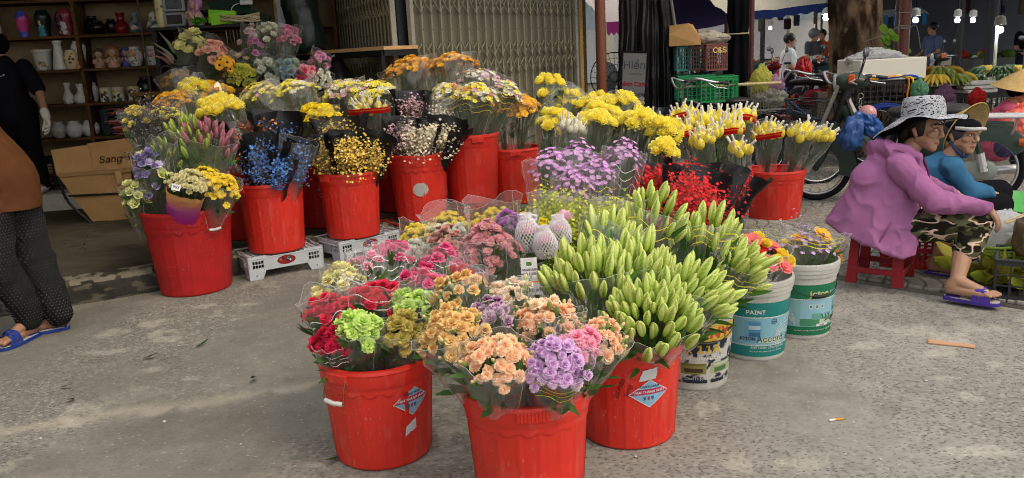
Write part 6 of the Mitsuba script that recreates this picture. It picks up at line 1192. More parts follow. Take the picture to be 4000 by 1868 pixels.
# ================================================================ people
def hullof(sp): return manifold3d.Manifold.batch_hull([manifold3d.Manifold.sphere(r, 20).translate(list(map(float, p))) for p, r in sp])
def V3(*a): return np.array(a, float)
def ell(c, r, R=None):
    m = manifold3d.Manifold.sphere(1.0, 28).scale(list(map(float, r)))
    M = np.eye(4) if R is None else R.copy(); M[:3, 3] = c; return m.transform(M[:3].tolist() if False else np.array(M[:3]))
def head_parts(c, fwd, up=(0, 0, 1), s=1.0):
    """Solids of a head (to join to the body) and the frame it is built in: +y is the face."""
    up = V3(*up); f = V3(*fwd); f -= up * (f @ up) / (up @ up); f /= np.linalg.norm(f); up = up / np.linalg.norm(up); r = np.cross(f, up)
    T = np.eye(4); T[:3, 0], T[:3, 1], T[:3, 2], T[:3, 3] = r * s, f * s, up * s, c
    H = manifold3d.Manifold; L = []
    def S(p, q): return H.sphere(q, 24).translate(list(map(float, p)))
    L.append(H.sphere(1, 32).scale([.074, .092, .088]).translate([0, -.005, .028]))
    L.append(H.batch_hull([S((0, .030, -.012), .062), S((.034, .045, -.040), .030), S((-.034, .045, -.040), .030), S((0, .066, -.086), .020), S((.018, .060, -.082), .018), S((-.018, .060, -.082), .018), S((.048, 0, -.045), .020), S((-.048, 0, -.045), .020)]))
    for q in (-1, 1):
        L.append(S((q * .044, .062, -.012), .024)); L.append(H.batch_hull([S((q * .014, .084, .034), .012), S((q * .046, .066, .034), .012)]))
        L.append(H.batch_hull([S((q * .074, -.008, .018), .014), S((q * .071, -.004, -.022), .010), S((q * .080, -.016, .006), .010)])); L.append(S((q * .012, .094, -.022), .0095))
    L.append(H.batch_hull([S((0, .088, .026), .009), S((0, .104, -.016), .012)]))
    L.append(H.batch_hull([S((-.020, .076, -.052), .007), S((0, .087, -.050), .008), S((.020, .076, -.052), .007)])); L.append(H.batch_hull([S((-.016, .075, -.063), .007), S((0, .084, -.063), .0085), S((.016, .075, -.063), .007)]))
    return [m.transform(T[:3]) for m in L], T
SKIN = lin(192, 148, 120)
def face_details(k, T, hair, brow=lin(52, 40, 34), lip=lin(160, 96, 84), mask=None):
    F = MB()
    for q in (-1, 1): F.add(tube(catmull([(q * .016, .094, .043), (q * .034, .090, .048), (q * .052, .074, .042)], 4), .0032, 5), brow, T, True)
    part(k, 'eyebrows', F); 
    for q in (-1, 1):
        e = part(k, 'eye', MB().add(ball(.0125, (q * .032, .0800, .016), 2, (1.15, .8, .62)), lin(216, 206, 196), T, True), 'vc_gloss')
        part(e, 'iris', MB().add(ball(.0062, (q * .033, .0858, .016), 2, (1, .8, 1)), lin(36, 24, 18), T, True), 'vc_gloss')
        part(e, 'lid', MB().add(tube(catmull([(q * .018, .086, .017), (q * .032, .0930, .0248), (q * .048, .0785, .018)], 4), .0032, 5), np.array(SKIN) * .62, T, True))
    if mask is None: part(k, 'lips', MB().add(tube(catmull([(-.023, .0775, -.057), (-.010, .0895, -.0555), (0, .0915, -.057), (.010, .0895, -.0555), (.023, .0775, -.057)], 4), .0042, 5), lip, T, True))
    else: part(k, 'mask', MB().add(ball(.066, (0, .045, -.045), 3, (.92, .92, .78)), mask, T, True))
def hand(w, d, n, side=1, curl=.5, spread=.18, s=1.0):
    """Chains for a hand: wrist w, finger direction d, palm normal n (towards what it touches); the thumb on the given side."""
    w, d, n = V3(*w), V3(*d), V3(*n); d /= np.linalg.norm(d); n -= d * (n @ d); n /= np.linalg.norm(n); x = np.cross(d, n) * side
    P = lambda a, b, c: w + (x * a + d * b + n * c) * s; ch = []
    for a, b in ((.026, .080), (.010, .086), (-.008, .083), (-.025, .074)): ch.append([(w, .020 * s), (P(a * .7, .035, 0), .0145 * s), (P(a, b, 0), .0112 * s)])
    for i, (a, b, L) in enumerate(((.028, .082, .068), (.010, .088, .076), (-.009, .085, .070), (-.027, .076, .055))):
        p, th, out = P(a, b, 0), 0.0, []; sp = spread * (1.5 - i) * .35; dd = d + x * sp; dd /= np.linalg.norm(dd); out.append((p, .0100 * s))
        for j, f in enumerate((.46, .30, .24)):
            th += curl * (1 + .12 * i) * (.7 if j == 0 else 1); p = p + (dd * math.cos(th) + n * math.sin(th)) * L * f * s; out.append((p, (.0095, .0088, .0078)[j] * s))
        ch.append(out)
    ch.append([(P(.015, .022, .006), .015 * s), (P(.040, .050, .014), .0115 * s), (P(.050, .075, .024), .0102 * s), (P(.050, .094, .032), .0085 * s)]); return ch
def creases(mesh, amt=.012, f=(14, 14, 9), seed=0):
    """Sharp narrow folds."""
    v = np.array(mesh.vertices); w = v + (meshkit.fbm(v * 5, 2, seed)[:, None] - .5) * .12; r = 1 - np.abs(2 * meshkit.noise(w * np.array(f), seed) - 1); mesh.vertices = v + np.array(mesh.vertex_normals) * (amt * (r ** 4 - .3))[:, None]; return mesh
def cloth(mesh, amt=.010, f=(9, 9, 22), seed=0):
    v = np.array(mesh.vertices); n = np.array(mesh.vertex_normals); d = meshkit.fbm(v * np.array(f), 3, seed) - .5; mesh.vertices = v + n * (amt * d)[:, None]; return mesh
def skincol(m, c=SKIN, seed=0):
    v = np.array(m.vertices); t = meshkit.fbm(v * 30, 3, seed)[:, None]; return np.clip(np.array(c) * (.86 + .28 * t), 0, 1)
def sandal(k, heel, toe, z, col, w=.042, sole=lin(214, 210, 206)):
    """Slip-on sandal with a plaited strap over the toes."""
    heel, toe = V3(*heel, z), V3(*toe, z); d = toe - heel; L = np.linalg.norm(d); T = frame(heel, (0, 0, 1), d / L)
    o = sg.Polygon(catmull([(0, -.024), (.05, -w * .75), (L * .7, -w), (L * .95, -w * .7), (L * 1.02, 0), (L * .95, w * .75), (L * .7, w), (.05, w * .75), (0, .024), (-.012, 0), (0, -.024)], 4))
    s_ = part(k, 'sandal', MB().add(extrude(o, .016), col, T).add(box(.07, .05, .010, (.035, 0, .017), .003), col, T), 'vc_satin'); M = MB().add(extrude(o.buffer(-.004), .003), sole, T @ tr(0, 0, .017)); part(s_, 'insole', M, 'vc_satin')
    S = MB()
    for a, b, h_ in ((.54, .74, .084), (.74, .58, .082), (.64, .84, .074), (.82, .70, .066)):
        c = catmull([(L * a, -w, .012), (L * (a * .7 + b * .3), -w * .72, h_ * .86), (L * (a + b) / 2, 0, h_), (L * (a * .3 + b * .7), w * .72, h_ * .86), (L * b, w, .012)], 4); S.add(grid_mesh(np.stack([c + [-.011, 0, 0], c + [0, 0, .003], c + [.011, 0, 0]], 1)), col, T, smooth=True)
    S.add(ball(.016, (L * .70, 0, .080), 1, (1, 1, .5)), col, T, True); part(s_, 'strap', S, 'vc_satin'); return s_
def foot(heel, toe, z, ank):
    heel, toe, ank = V3(*heel, z), V3(*toe, z), V3(*ank); d = toe - heel; L = np.linalg.norm(d); d /= L; x = np.cross(d, [0, 0, 1]); P = lambda a, b, c: heel + d * a * L + x * b + V3(0, 0, c)
    ch = [[(ank, .036), (P(.12, 0, .052), .034), (P(.10, 0, .034), .030)], [(ank, .034), (P(.42, .0, .062), .028), (P(.70, .0, .038), .026), (P(.76, 0, .032), .022)], [(P(.12, 0, .034), .028), (P(.55, .012, .030), .026), (P(.76, .018, .028), .019)], [(P(.45, -.010, .030), .024), (P(.74, -.022, .028), .018)]]
    for b, a, r in ((-.030, .98, .0125), (-.012, .97, .0092), (.003, .95, .0088), (.017, .92, .0085), (.030, .87, .0085)): ch.append([(P(.72, b * .8, .030), r * 1.05), (P(a - .09, b, .034), r), (P(a, b * 1.05, .027), r * .95)])
    return ch

# ---- the woman in the purple jacket
z0 = .033
N_, CH, PE = V3(2.115, 4.31, .735), V3(2.06, 4.31, .60), V3(2.03, 4.32, .385)
SN, SF, EN, EF, WN, WF = V3(2.045, 4.165, .70), V3(2.15, 4.45, .70), V3(2.165, 4.045, .525), V3(2.27, 4.47, .55), V3(2.445, 4.035, .475), V3(2.42, 4.30, .50)
HN, HF, KN, KF, AN, AF = V3(2.06, 4.22, .355), V3(2.10, 4.42, .355), V3(2.425, 4.085, .385), V3(2.53, 4.40, .36), V3(2.262, 3.945, .125), V3(2.385, 4.375, .125)
HC = V3(2.212, 4.29, .855); fw = V3(.66, -.75, -.03)
hs, HT = head_parts(HC, fw, (.10, 0, 1), .98)
chains = [[(PE, .13), (CH, .115), (N_ - [0, 0, .04], .08)], [(N_ - [0, 0, .03], .052), (HC - [.02, -.005, .05], .046)], [(N_ - [0, 0, .05], .05), (SN, .045), (EN, .038), (WN, .026)], [(N_ - [0, 0, .05], .05), (SF, .045), (EF, .038), (WF, .026)],
          [(HN, .085), (KN, .055), (KN * .45 + AN * .55 + V3(-.012, .01, 0), .050), (AN, .034)], [(HF, .085), (KF, .055), (KF * .45 + AF * .55 + V3(-.012, .01, 0), .050), (AF, .034)]]
chains += foot((2.222, 3.972), (2.400, 3.812), z0 + .012, AN) + foot((2.350, 4.405), (2.52, 4.245), z0 + .012, AF)
chains += hand(WN, (.62, -.02, -.78), (-.6, .5, -.5), 1, .30, .6, .95) + hand(WF, (.85, -.35, -.35), (-.1, 0, -1), -1, .4, .3, .9)
w1 = thing('person', 'woman in a purple hooded jacket and camouflage trousers seated on a red stool', 'person')
bm = blob(chains, .011, 6, hs); part(w1, 'body', MB().add(bm, skincol(bm), smooth=True), 'vc_satin'); face_details(w1, HT, None)
PUR = lin(156, 102, 146)
jk = [[(CH + [0, 0, .02], .150), (N_ - [.01, 0, .055], .105)], [(N_ - [.01, 0, .06], .085), (SN + [0, 0, -.005], .072), (EN, .062), (EN * .45 + WN * .55, .050), (WN - [.02, 0, 0], .036)], [(N_ - [.01, 0, .06], .085), (SF, .072), (EF, .062), (WF - [.02, 0, 0], .038)]]
hem = [((1.765, 4.36, .375), .020), ((1.79, 4.24, .335), .018), ((1.90, 4.13, .285), .016), ((2.035, 4.085, .225), .014), ((2.105, 4.10, .235), .014), ((2.13, 4.18, .30), .02), ((1.84, 4.50, .37), .02), ((2.05, 4.52, .36), .02)]
ex = [hullof([(CH, .152), ((2.0, 4.31, .50), .160)] + hem), hullof([((2.0, 4.31, .5), .15), (CH, .15), ((1.965, 4.30, .60), .11)])]
ex += [hullof([((2.015, 4.33, .775), .045), ((2.02, 4.22, .765), .042), ((2.05, 4.30, .71), .06)]), hullof([((2.02, 4.40, .77), .045), ((2.015, 4.33, .775), .045), ((2.03, 4.36, .70), .06)]), hullof([((2.02, 4.22, .765), .042), ((2.09, 4.19, .76), .034), ((2.15, 4.20, .725), .025)]), hullof([((2.15, 4.20, .735), .022), ((2.195, 4.225, .64), .022), ((2.18, 4.2, .56), .02), ((2.12, 4.22, .62), .03)])]
j = creases(cloth(blob(jk, .011, 8, ex), .020, (7, 7, 4), 3), .011, (16, 16, 9), 4)
part(w1, 'jacket', MB().add(j, np.clip(np.array(PUR) * (.94 + .12 * meshkit.fbm(np.array(j.vertices) * 40, 2)[:, None]), 0, 1), smooth=True))
part(w1, 'jacket_pocket', MB().add(tube(catmull([(1.985, 4.108, .405), (1.955, 4.102, .35), (1.925, 4.112, .295)], 5), .0045, 5), np.array(PUR) * .75, smooth=True))
part(w1, 'jacket_zip', MB().add(tube(catmull([(2.165, 4.185, .735), (2.215, 4.205, .64), (2.20, 4.18, .56), (2.15, 4.12, .42)], 5), .006, 5), lin(110, 56, 104), smooth=True))
def camo(p, n, uv):
    q = fbm(p.x * 17 + 3, p.y * 17, p.z * 26, 2); q2 = fbm(p.x * 19 + 31, p.y * 19, p.z * 28 + 7, 2); q3 = fbm(p.x * 13 + 61, p.y * 13, p.z * 20 + 3, 2)
    c = mix(lin(62, 62, 44), lin(92, 92, 70), smoothstep(.50, .53, q3)); c = mix(c, mi.Color3f(*lin(34, 33, 28)), smoothstep(.55, .57, q2)); return mix(c, mi.Color3f(*lin(206, 178, 160)), smoothstep(.050, .038, dr.abs(q - .5)) * smoothstep(.42, .46, fbm(p.x * 11, p.y * 11, p.z * 11 + 9, 2)))
scene['camo_cloth'] = matte(proc(camo))
pn = [[(HN, .100), (HN * .4 + KN * .6, .088), (KN + V3(0, 0, .01), .078), (KN * .5 + AN * .5 + V3(.005, .01, .01), .072)], [(HF, .100), (HF * .4 + KF * .6, .088), (KF, .078), (KF * .5 + AF * .5 + V3(0, 0, .02), .072)], [(HN, .1), (PE, .13), (HF, .1)]]
pm = cloth(blob(pn, .014, 6), .014, (10, 10, 14), 5); k = numbered(w1 + '__trousers'); scene[k] = mikit.ply(pm, 'camo_cloth', smooth=True)
sandal(w1, (2.222, 3.972), (2.405, 3.808), z0 - .012, lin(78, 52, 168)); sandal(w1, (2.350, 4.405), (2.525, 4.242), z0 - .003, lin(78, 52, 168))
hm = MB().add(ball(.09, (0, -.012, .034), 2, (1.0, 1.12, 1.08)), lin(22, 18, 18), HT, True)
for q in (-1, 1): hm.add(tube([(q * .05, -.045, .03), (q * .05, -.08, -.03), (q * .03, -.085, -.10)], [.03, .03, .014], 6), lin(22, 18, 18), HT, True)
hair_v = hm.arr(); keep = apply(np.linalg.inv(HT), hair_v[0]); f = hair_v[1]; mk = ((keep[f][:, :, 1].mean(1) < .032) & (keep[f][:, :, 2].mean(1) > -.035)) | (keep[f][:, :, 1].mean(1) < -.03) | (keep[f][:, :, 2].mean(1) > .075)
part(w1, 'hair', MB().add((hair_v[0], f[mk]), lin(24, 20, 19), smooth=True), 'vc_satin')
def hatprint(p, n, uv):
    d1, d2, r = voronoi(p.x * 52 + p.y * 34, p.z * 58 + p.y * 24); return mix(lin(30, 30, 34), lin(176, 180, 188), smoothstep(.28, .36, d1 + .18 * noise(p.x * 200, p.y * 200, p.z * 200)) * smoothstep(.04, .09, d2 - d1 + .02))
scene['hat_print'] = matte(proc(hatprint))
HTT = HT @ tr(0, -.008, .080) @ RX(9)
hat = thing('sun_hat', 'floppy sun hat with black and white flower print on the seated woman in purple', 'hat', HTT)
part(hat, 'crown', mikit.ply(crumple(trimesh.Trimesh(*lathe([(.112, 0), (.112, .012), (.108, .05), (.103, .082), (.092, .100), (.06, .108), (.001, .110)], 36), process=True), .006, 22, 2), 'hat_print', smooth=True), T=RX(0))
a = np.linspace(0, 2 * math.pi, 49); B = []
for t in np.linspace(0, 1, 7): B.append(np.stack([(.110 + .095 * t) * np.cos(a), (.110 + .105 * t + .05 * t * np.maximum(0, -np.sin(a))) * np.sin(a), -.022 * t * t - .085 * t * np.maximum(0, -np.sin(a)) + .010 * t * np.sin(3 * a + 1) + .006 * t * np.sin(7 * a)], 1))
part(hat, 'brim', mikit.ply(grid_mesh(np.array(B)), 'hat_print', smooth=True)); U_ = np.array(B)[:, ::-1] - np.array([0, 0, .003]); part(hat, 'brim_lining', MB().add(grid_mesh(U_), lin(26, 26, 28), smooth=True))
part(hat, 'brim_edge', MB().add(tube(np.array(B)[-1], .0035, 5, False), lin(30, 30, 32), smooth=True))
def stool(label, pos, rz, col, s=.27, h_=.27):
    k = thing('plastic_stool', label, 'stool', tr(*pos) @ RZ(rz)); part(k, 'seat', MB().add(box(s, s, .022, (0, 0, h_ - .011), .008), col).add(box(s - .03, s - .03, .03, (0, 0, h_ - .032), .01), col), 'vc_satin'); e = s / 2 + .012
    for x in (-1, 1):
        for y in (-1, 1): part(k, 'leg', MB().add(trimesh.convex.convex_hull(np.array([(x * (e - dx), y * (e - dy), 0) for dx in (0, .055) for dy in (0, .03)] + [(x * (s / 2 - .004 - dx), y * (s / 2 - .004 - dy), h_ - .02) for dx in (0, .045) for dy in (0, .028)])), col), 'vc_satin')
    for a in range(4): part(k, 'cross_bar', MB().add(box(s - .02, .014, .032, (0, s / 2 + .003, .075), .004), col, RZ(90 * a)), 'vc_satin')
    return k
stool('dark red plastic stool under the woman in purple', (2.045, 4.325, .037), -38, lin(150, 24, 40))
labels[w1]['label'] = 'woman in a purple hooded jacket and camouflage trousers seated at the right'

# ---- the woman in blue behind her
q = lambda x, y, z: V3(x, y, z)
N2, P2, HC2 = q(2.585, 4.72, .64), q(2.50, 4.72, .36), q(2.655, 4.70, .765); hs, HT2 = head_parts(HC2, (.40, -.91, -.04), (.05, 0, 1), .95)
A = [[(P2, .14), (q(2.53, 4.72, .5), .13), (N2 - [0, 0, .05], .075)], [(N2 - [0, 0, .03], .05), (HC2 - [.015, -.01, .05], .045)]]
arms = [[(N2 - [0, 0, .06], .05), (q(2.545, 4.58, .60), .045), (q(2.64, 4.56, .46), .038), (q(2.775, 4.60, .445), .026)], [(N2 - [0, 0, .06], .05), (q(2.66, 4.85, .60), .045), (q(2.76, 4.83, .48), .038), (q(2.66, 4.66, .46), .026)]]
legs = [[(q(2.55, 4.63, .35), .09), (q(2.86, 4.62, .36), .055), (q(2.80, 4.56, .12), .036)], [(q(2.6, 4.83, .35), .09), (q(2.96, 4.80, .40), .055), (q(2.93, 4.74, .13), .036)]]
w2 = thing('person', 'older woman in a blue long-sleeved shirt seated behind the woman in purple', 'person')
bm = blob(A + arms + legs + hand(q(2.775, 4.60, .445), (.7, .3, -.25), (0, 0, -1), 1, .35) + hand(q(2.66, 4.66, .46), (-.2, -.9, -.1), (0, .1, -1), -1, .5) + foot((2.765, 4.55), (2.93, 4.40), .045, (2.80, 4.56, .12)) + foot((2.90, 4.73), (3.07, 4.58), .045, (2.93, 4.74, .13)), .010, 6, hs)
part(w2, 'body', MB().add(bm, skincol(bm, lin(196, 148, 118), 3), smooth=True), 'vc_satin'); face_details(w2, HT2, None, brow=lin(96, 80, 70))
BL = lin(58, 104, 140); sm = [[(P2 + [0, 0, .02], .165), (q(2.53, 4.72, .5), .150), (N2 - [0, 0, .06], .095)]] + [[(p, r + .018 if i else r + .03) for i, (p, r) in enumerate(c)] for c in arms]
j = cloth(blob(sm, .014, 8), .016, (12, 12, 14), 8); creases(j, .014, (13, 13, 9), 6); part(w2, 'shirt', MB().add(j, np.clip(np.array(BL) * (.92 + .16 * meshkit.fbm(np.array(j.vertices) * 40, 2)[:, None]), 0, 1), smooth=True))
part(w2, 'trousers', MB().add(cloth(blob([[(p, r + .025) for p, r in c[:2]] + [(c[1][0] * .72 + c[2][0] * .28, .07)] for c in legs], .016, 6), .012), lin(28, 28, 34), smooth=True))
part(w2, 'hair', MB().add(ball(.092, (0, -.018, .036), 2, (.98, 1.05, 1.05)), lin(70, 66, 66), HT2, True), 'vc_satin')
part(w2, 'scarf', MB().add(tube(catmull([(-.075, -.02, -.03), (-.05, .03, -.095), (0, .045, -.118), (.05, .03, -.095), (.075, -.02, -.03)], 5), .008, 6), lin(60, 80, 120), HT2, True))
part(w2, 'visor', MB().add(ball(.095, (0, .0, .062), 2, (1.0, 1.12, .55)), lin(26, 26, 30), HT2, True).add(tube(catmull([(-.09, .02, .055), (-.06, .10, .052), (0, .125, .055), (.06, .10, .052), (.09, .02, .055)], 5), .013, 5), lin(190, 186, 184), HT2, True))
sandal(w2, (2.765, 4.55), (2.935, 4.395), .036, lin(40, 38, 40)); sandal(w2, (2.90, 4.73), (3.075, 4.575), .036, lin(40, 38, 40))
def straw(p, n, uv): return mix(lin(206, 178, 124), lin(170, 140, 90), noise(p.x * 120, p.y * 120, p.z * 260)) * (.85 + .3 * fbm(p.x * 20, p.y * 20, p.z * 20, 2))
scene['straw'] = matte(proc(straw))
def conical(label, T, R=.21, H_=.17):
    k = thing('conical_hat', label, 'hat', T); prof = [(R, 0), (R * .97, .004)] + [(R * (1 - t) * .97, H_ * t ** .92) for t in np.linspace(.06, .97, 14)] + [(.001, H_)]
    part(k, 'cone', mikit.ply(lathe(prof, 40), 'straw', smooth=True)); I = [(r * .985, z - .004) for r, z in prof[1:]]; part(k, 'lining', mikit.ply((lambda v, f: (v, f[:, ::-1]))(*lathe(I, 40)), 'straw', smooth=True))
    part(k, 'hoops', MB().add(np.array(0) if False else tube(np.array([(R * math.cos(a), R * math.sin(a), .002) for a in np.linspace(0, 6.283, 41)]), .0035, 5, False), lin(190, 160, 108), smooth=True), kind='stuff'); return k
conical('conical straw hat pushed back behind the head of the woman in blue', frame(HC2 + V3(.060, .060, .028), (-.45, .80, .42)) , .175, .14)
stool('low pink stool under the woman in blue', (2.50, 4.74, .03), -30, lin(216, 60, 110), .26, .20)

# ---- the shopper at the left edge, her back to the picture
w3 = thing('person', 'woman in a brown top and black polka dot trousers cut by the left edge', 'person')
PZ, CZ = V3(-2.62, 4.10, .80), V3(-2.70, 4.05, 1.20); kn1, kn2 = V3(-2.64, 4.02, .42), V3(-2.54, 4.20, .42); an1, an2 = V3(-2.60, 4.14, .10), V3(-2.50, 4.23, .10)
hs, HT3 = head_parts(V3(-2.92, 4.02, 1.50), (-1, -.1, -.2)); hl = (-2.595, 4.175), (-2.655, 3.935); hl2 = (-2.478, 4.265), (-2.70, 4.16)
a3 = [[(CZ + V3(-.03, -.14, .12), .05), (CZ + V3(-.16, -.17, -.12), .038), (CZ + V3(-.34, -.14, -.16), .027)], [(CZ + V3(-.03, .16, .12), .05), (CZ + V3(-.12, .2, -.12), .038), (CZ + V3(-.3, .2, -.22), .027)]]
l3 = [[(PZ + V3(-.01, -.08, -.05), .10), (kn1, .06), (kn1 * .5 + an1 * .5 + V3(.015, .01, 0), .05), (an1, .036)], [(PZ + V3(.02, .09, -.05), .10), (kn2, .06), (kn2 * .5 + an2 * .5, .05), (an2, .036)]]
bm = blob([[(PZ, .13), (CZ, .13), (CZ + V3(-.08, 0, .14), .06), (V3(-2.90, 4.02, 1.44), .05)]] + a3 + l3 + foot(hl[0], hl[1], .014, an1) + foot(hl2[0], hl2[1], .014, an2) + hand(a3[0][-1][0], (-.9, .1, -.2), (0, .3, -1), 1) + hand(a3[1][-1][0], (-.9, -.1, -.2), (0, -.3, -1), -1), .016, 6, hs)
part(w3, 'body', MB().add(bm, skincol(bm, lin(176, 128, 100), 6), smooth=True), 'vc_satin'); face_details(w3, HT3, None)
part(w3, 'hair', MB().add(ball(.10, (0, -.02, .03), 2, (1, 1.05, 1.05)), lin(24, 20, 20), HT3, True))
def brown(p, n, uv): return mi.Color3f(*lin(88, 56, 36)) * (.85 + .3 * fbm(p.x * 30, p.y * 30, p.z * 30, 3))
scene['brown_knit'] = matte(proc(brown))
j = cloth(blob([[(PZ + V3(.01, .02, -.16), .175), (PZ + V3(.015, .02, .06), .180), (CZ + V3(-.03, .01, -.08), .170), (CZ + V3(-.07, 0, .10), .12)]] + [[(p, r + .022) for p, r in c[:2]] + [(c[1][0] * .5 + c[2][0] * .5, .05)] for c in a3], .016, 8), .022, (8, 8, 10), 9)
j = trimesh.intersections.slice_mesh_plane(j, (.06, 0, 1), (0, 0, .565)); k = numbered(w3 + '__top'); scene[k] = mikit.ply(j, 'brown_knit', smooth=True)
def dots(p, n, uv):
    x, z = (p.x * .55 + p.y * .85) * 62, p.z * 62; r = dr.floor(z); fx = x + .5 * (r - 2 * dr.floor(r / 2)); fx = fx - dr.floor(fx) - .5; fz = z - r - .5; return mix(lin(28, 28, 30), lin(150, 148, 142), smoothstep(.026, .012, fx * fx + fz * fz)) * (.8 + .4 * fbm(p.x * 40, p.y * 40, p.z * 40, 2))
scene['dot_cloth'] = matte(proc(dots))
t3 = [[(c[0][0], .118), (c[1][0], .088), (c[2][0], .080), (c[3][0] + V3(0, 0, .012), .074)] for c in l3]; j = creases(cloth(blob(t3, .016, 6), .02, (9, 9, 12), 4), .012, (12, 12, 8), 5); k = numbered(w3 + '__trousers'); scene[k] = mikit.ply(j, 'dot_cloth', smooth=True)
sandal(w3, hl[0], hl[1], .002, lin(34, 62, 150), .046); sandal(w3, hl2[0], hl2[1], .002, lin(34, 62, 150), .046)

# ---- the shopkeeper in black before the bookcase
w4 = thing('person', 'woman in a black polo shirt and one white glove in front of the bookcase', 'person')
zf = .302; B4 = V3(-4.50, 7.55, zf); hs, HT4 = head_parts(B4 + V3(-.08, -.02, 1.335), (-.75, -.66, -.1), (0, 0, 1), 1.0)
sh = [B4 + V3(.13, .02, 1.16), B4 + V3(-.22, -.02, 1.17)]; el = [B4 + V3(.30, -.10, .93), B4 + V3(-.30, -.12, .92)]; wr = [B4 + V3(.40, -.24, .71), B4 + V3(-.16, -.30, .90)]
a4 = [[(s_, .05), (e, .038), (w, .027)] for s_, e, w in zip(sh, el, wr)]; l4 = [[(B4 + V3(x, 0, .80), .09), (B4 + V3(x + .02, -.02, .44), .06), (B4 + V3(x + .03, .02, .08), .037)] for x in (.07, -.11)]
bm = blob([[(B4 + V3(-.02, 0, .82), .13), (B4 + V3(-.03, 0, 1.06), .12), (B4 + V3(-.05, 0, 1.20), .06), (B4 + V3(-.07, -.01, 1.29), .05)]] + a4 + l4 + [[(c[-1][0], .036), (c[-1][0] + V3(.03, -.10, -.045), .032)] for c in l4] + hand(wr[1], (-.2, -.9, .1), (0, .2, -1), 1), .018, 6, hs)
part(w4, 'body', MB().add(bm, skincol(bm, lin(170, 124, 96), 8), smooth=True), 'vc_satin'); face_details(w4, HT4, None); part(w4, 'hair', MB().add(ball(.10, (0, -.02, .038), 2, (1, 1.05, 1.05)), lin(18, 17, 18), HT4, True))
part(w4, 'spectacles', MB().add(tube(catmull([(-.075, 0, .02), (-.05, .09, .022), (-.012, .104, .018), (.012, .104, .018), (.05, .09, .022), (.075, 0, .02)], 4), .003, 5), lin(20, 20, 22), HT4, True), 'vc_satin')
j = cloth(blob([[(B4 + V3(-.02, 0, .74), .155), (B4 + V3(-.03, 0, 1.06), .15), (B4 + V3(-.05, 0, 1.18), .10)]] + [[(c[0][0], .075), (c[1][0] * .85 + c[0][0] * .15, .068)] for c in a4], .016, 8), .014, (9, 9, 12), 12); part(w4, 'polo_shirt', MB().add(j, lin(24, 24, 28), smooth=True))
part(w4, 'emblem', MB().add(text('~*', .03, .001, True), lin(190, 190, 190), tr(*(B4 + V3(.03, -.163, 1.075))) @ RX(88)))
part(w4, 'trousers', MB().add(cloth(blob([[(p, r + .028) for p, r in c] for c in l4], .018, 6), .01), lin(20, 20, 23), smooth=True))
gl = hand(wr[0], (.35, -.45, -.85), (-.5, -.5, .1), 1, .35, .3, 1.08) + [[(wr[0] + V3(-.025, .03, .05), .036), (wr[0], .031)]]; part(w4, 'glove', MB().add(blob([[(p, r + .003) for p, r in c] for c in gl], .010, 5), lin(196, 192, 184), smooth=True))
for c in l4: part(w4, 'shoe', MB().add(blob([[(c[-1][0] + V3(0, .03, -.03), .045), (c[-1][0] + V3(.03, -.11, -.045), .036)]], .015, 4), lin(206, 204, 198), smooth=True))
# ---- people across the market
def passer(label, p, fwd, top, hairc, trous=lin(40, 42, 56), mask=None, h_=1.55, helmet=None, sit=0.0):
    """A person some way off: one body, a top, trousers, hair; standing, or astride with knees bent when sit > 0."""
    p = V3(*p); f = V3(*fwd); f /= np.linalg.norm(f); r = np.cross(f, [0, 0, 1]); s_ = h_ / 1.6; P = lambda a, b, c: p + (r * a + f * b) * s_ + V3(0, 0, c * s_ - sit)
    k = thing('person', label, 'person'); hs, HT = head_parts(P(0, .02, 1.46), f, (0, 0, 1), s_); arms = [[(P(q * .17, 0, 1.27), .048), (P(q * .22, .04, 1.0), .037), (P(q * .16, .26, .92), .027)] for q in (-1, 1)]
    legs = [[(P(q * .09, 0, .84), .085), (P(q * .11, .30 if sit else .02, .62 if sit else .45), .058), (P(q * .11, .22 if sit else 0, .08 + sit / s_), .037), (P(q * .12, .32 if sit else .12, .04 + sit / s_), .03)] for q in (-1, 1)]
    bm = blob([[(P(0, 0, .88), .12), (P(0, 0, 1.18), .115), (P(0, 0, 1.32), .055), (P(0, .01, 1.40), .048)]] + arms + legs + hand(arms[0][-1][0], f, (0, 0, -1), -1) + hand(arms[1][-1][0], f, (0, 0, -1), 1), .034, 4, hs)
    part(k, 'body', MB().add(bm, skincol(bm, lin(190, 142, 112)), smooth=True)); face_details(k, HT, None, mask=mask)
    part(k, 'top', MB().add(cloth(blob([[(P(0, 0, .84), .145), (P(0, 0, 1.18), .14), (P(0, 0, 1.28), .085)]] + [[(c[0][0], .07), (c[0][0] * .35 + c[1][0] * .65, .062)] for c in arms], .03, 5), .012), top, smooth=True)); part(k, 'trousers', MB().add(cloth(blob([[(a, b + .025) for a, b in c[:3]] for c in legs], .035, 4), .01), trous, smooth=True))
    part(k, 'helmet' if helmet else 'hair', MB().add(ball(.125 if helmet else .100, (0, -.015, .045), 2, (.95, 1.05, 1)), helmet or hairc, HT, True), 'vc_satin'); return k
BLK = lin(22, 20, 20)
passer('woman in a white T-shirt and face mask among the parked motorbikes', (4.85, 14.0, -.02), (.95, -.35, 0), lin(226, 226, 226), BLK, mask=lin(190, 196, 206), h_=1.50)
passer('person in an orange top far across the market', (7.35, 19.0, .02), (-.6, -.8, 0), lin(206, 84, 40), BLK); passer('person in a grey helmet beside the one in orange', (6.85, 18.2, .02), (.4, -.9, 0), lin(90, 92, 100), BLK, helmet=lin(130, 132, 138)); passer('person with a white helmet seated near the big tree, far back', (7.75, 18.6, .02), (-.8, -.6, 0), lin(130, 40, 60), BLK, helmet=lin(206, 206, 206))
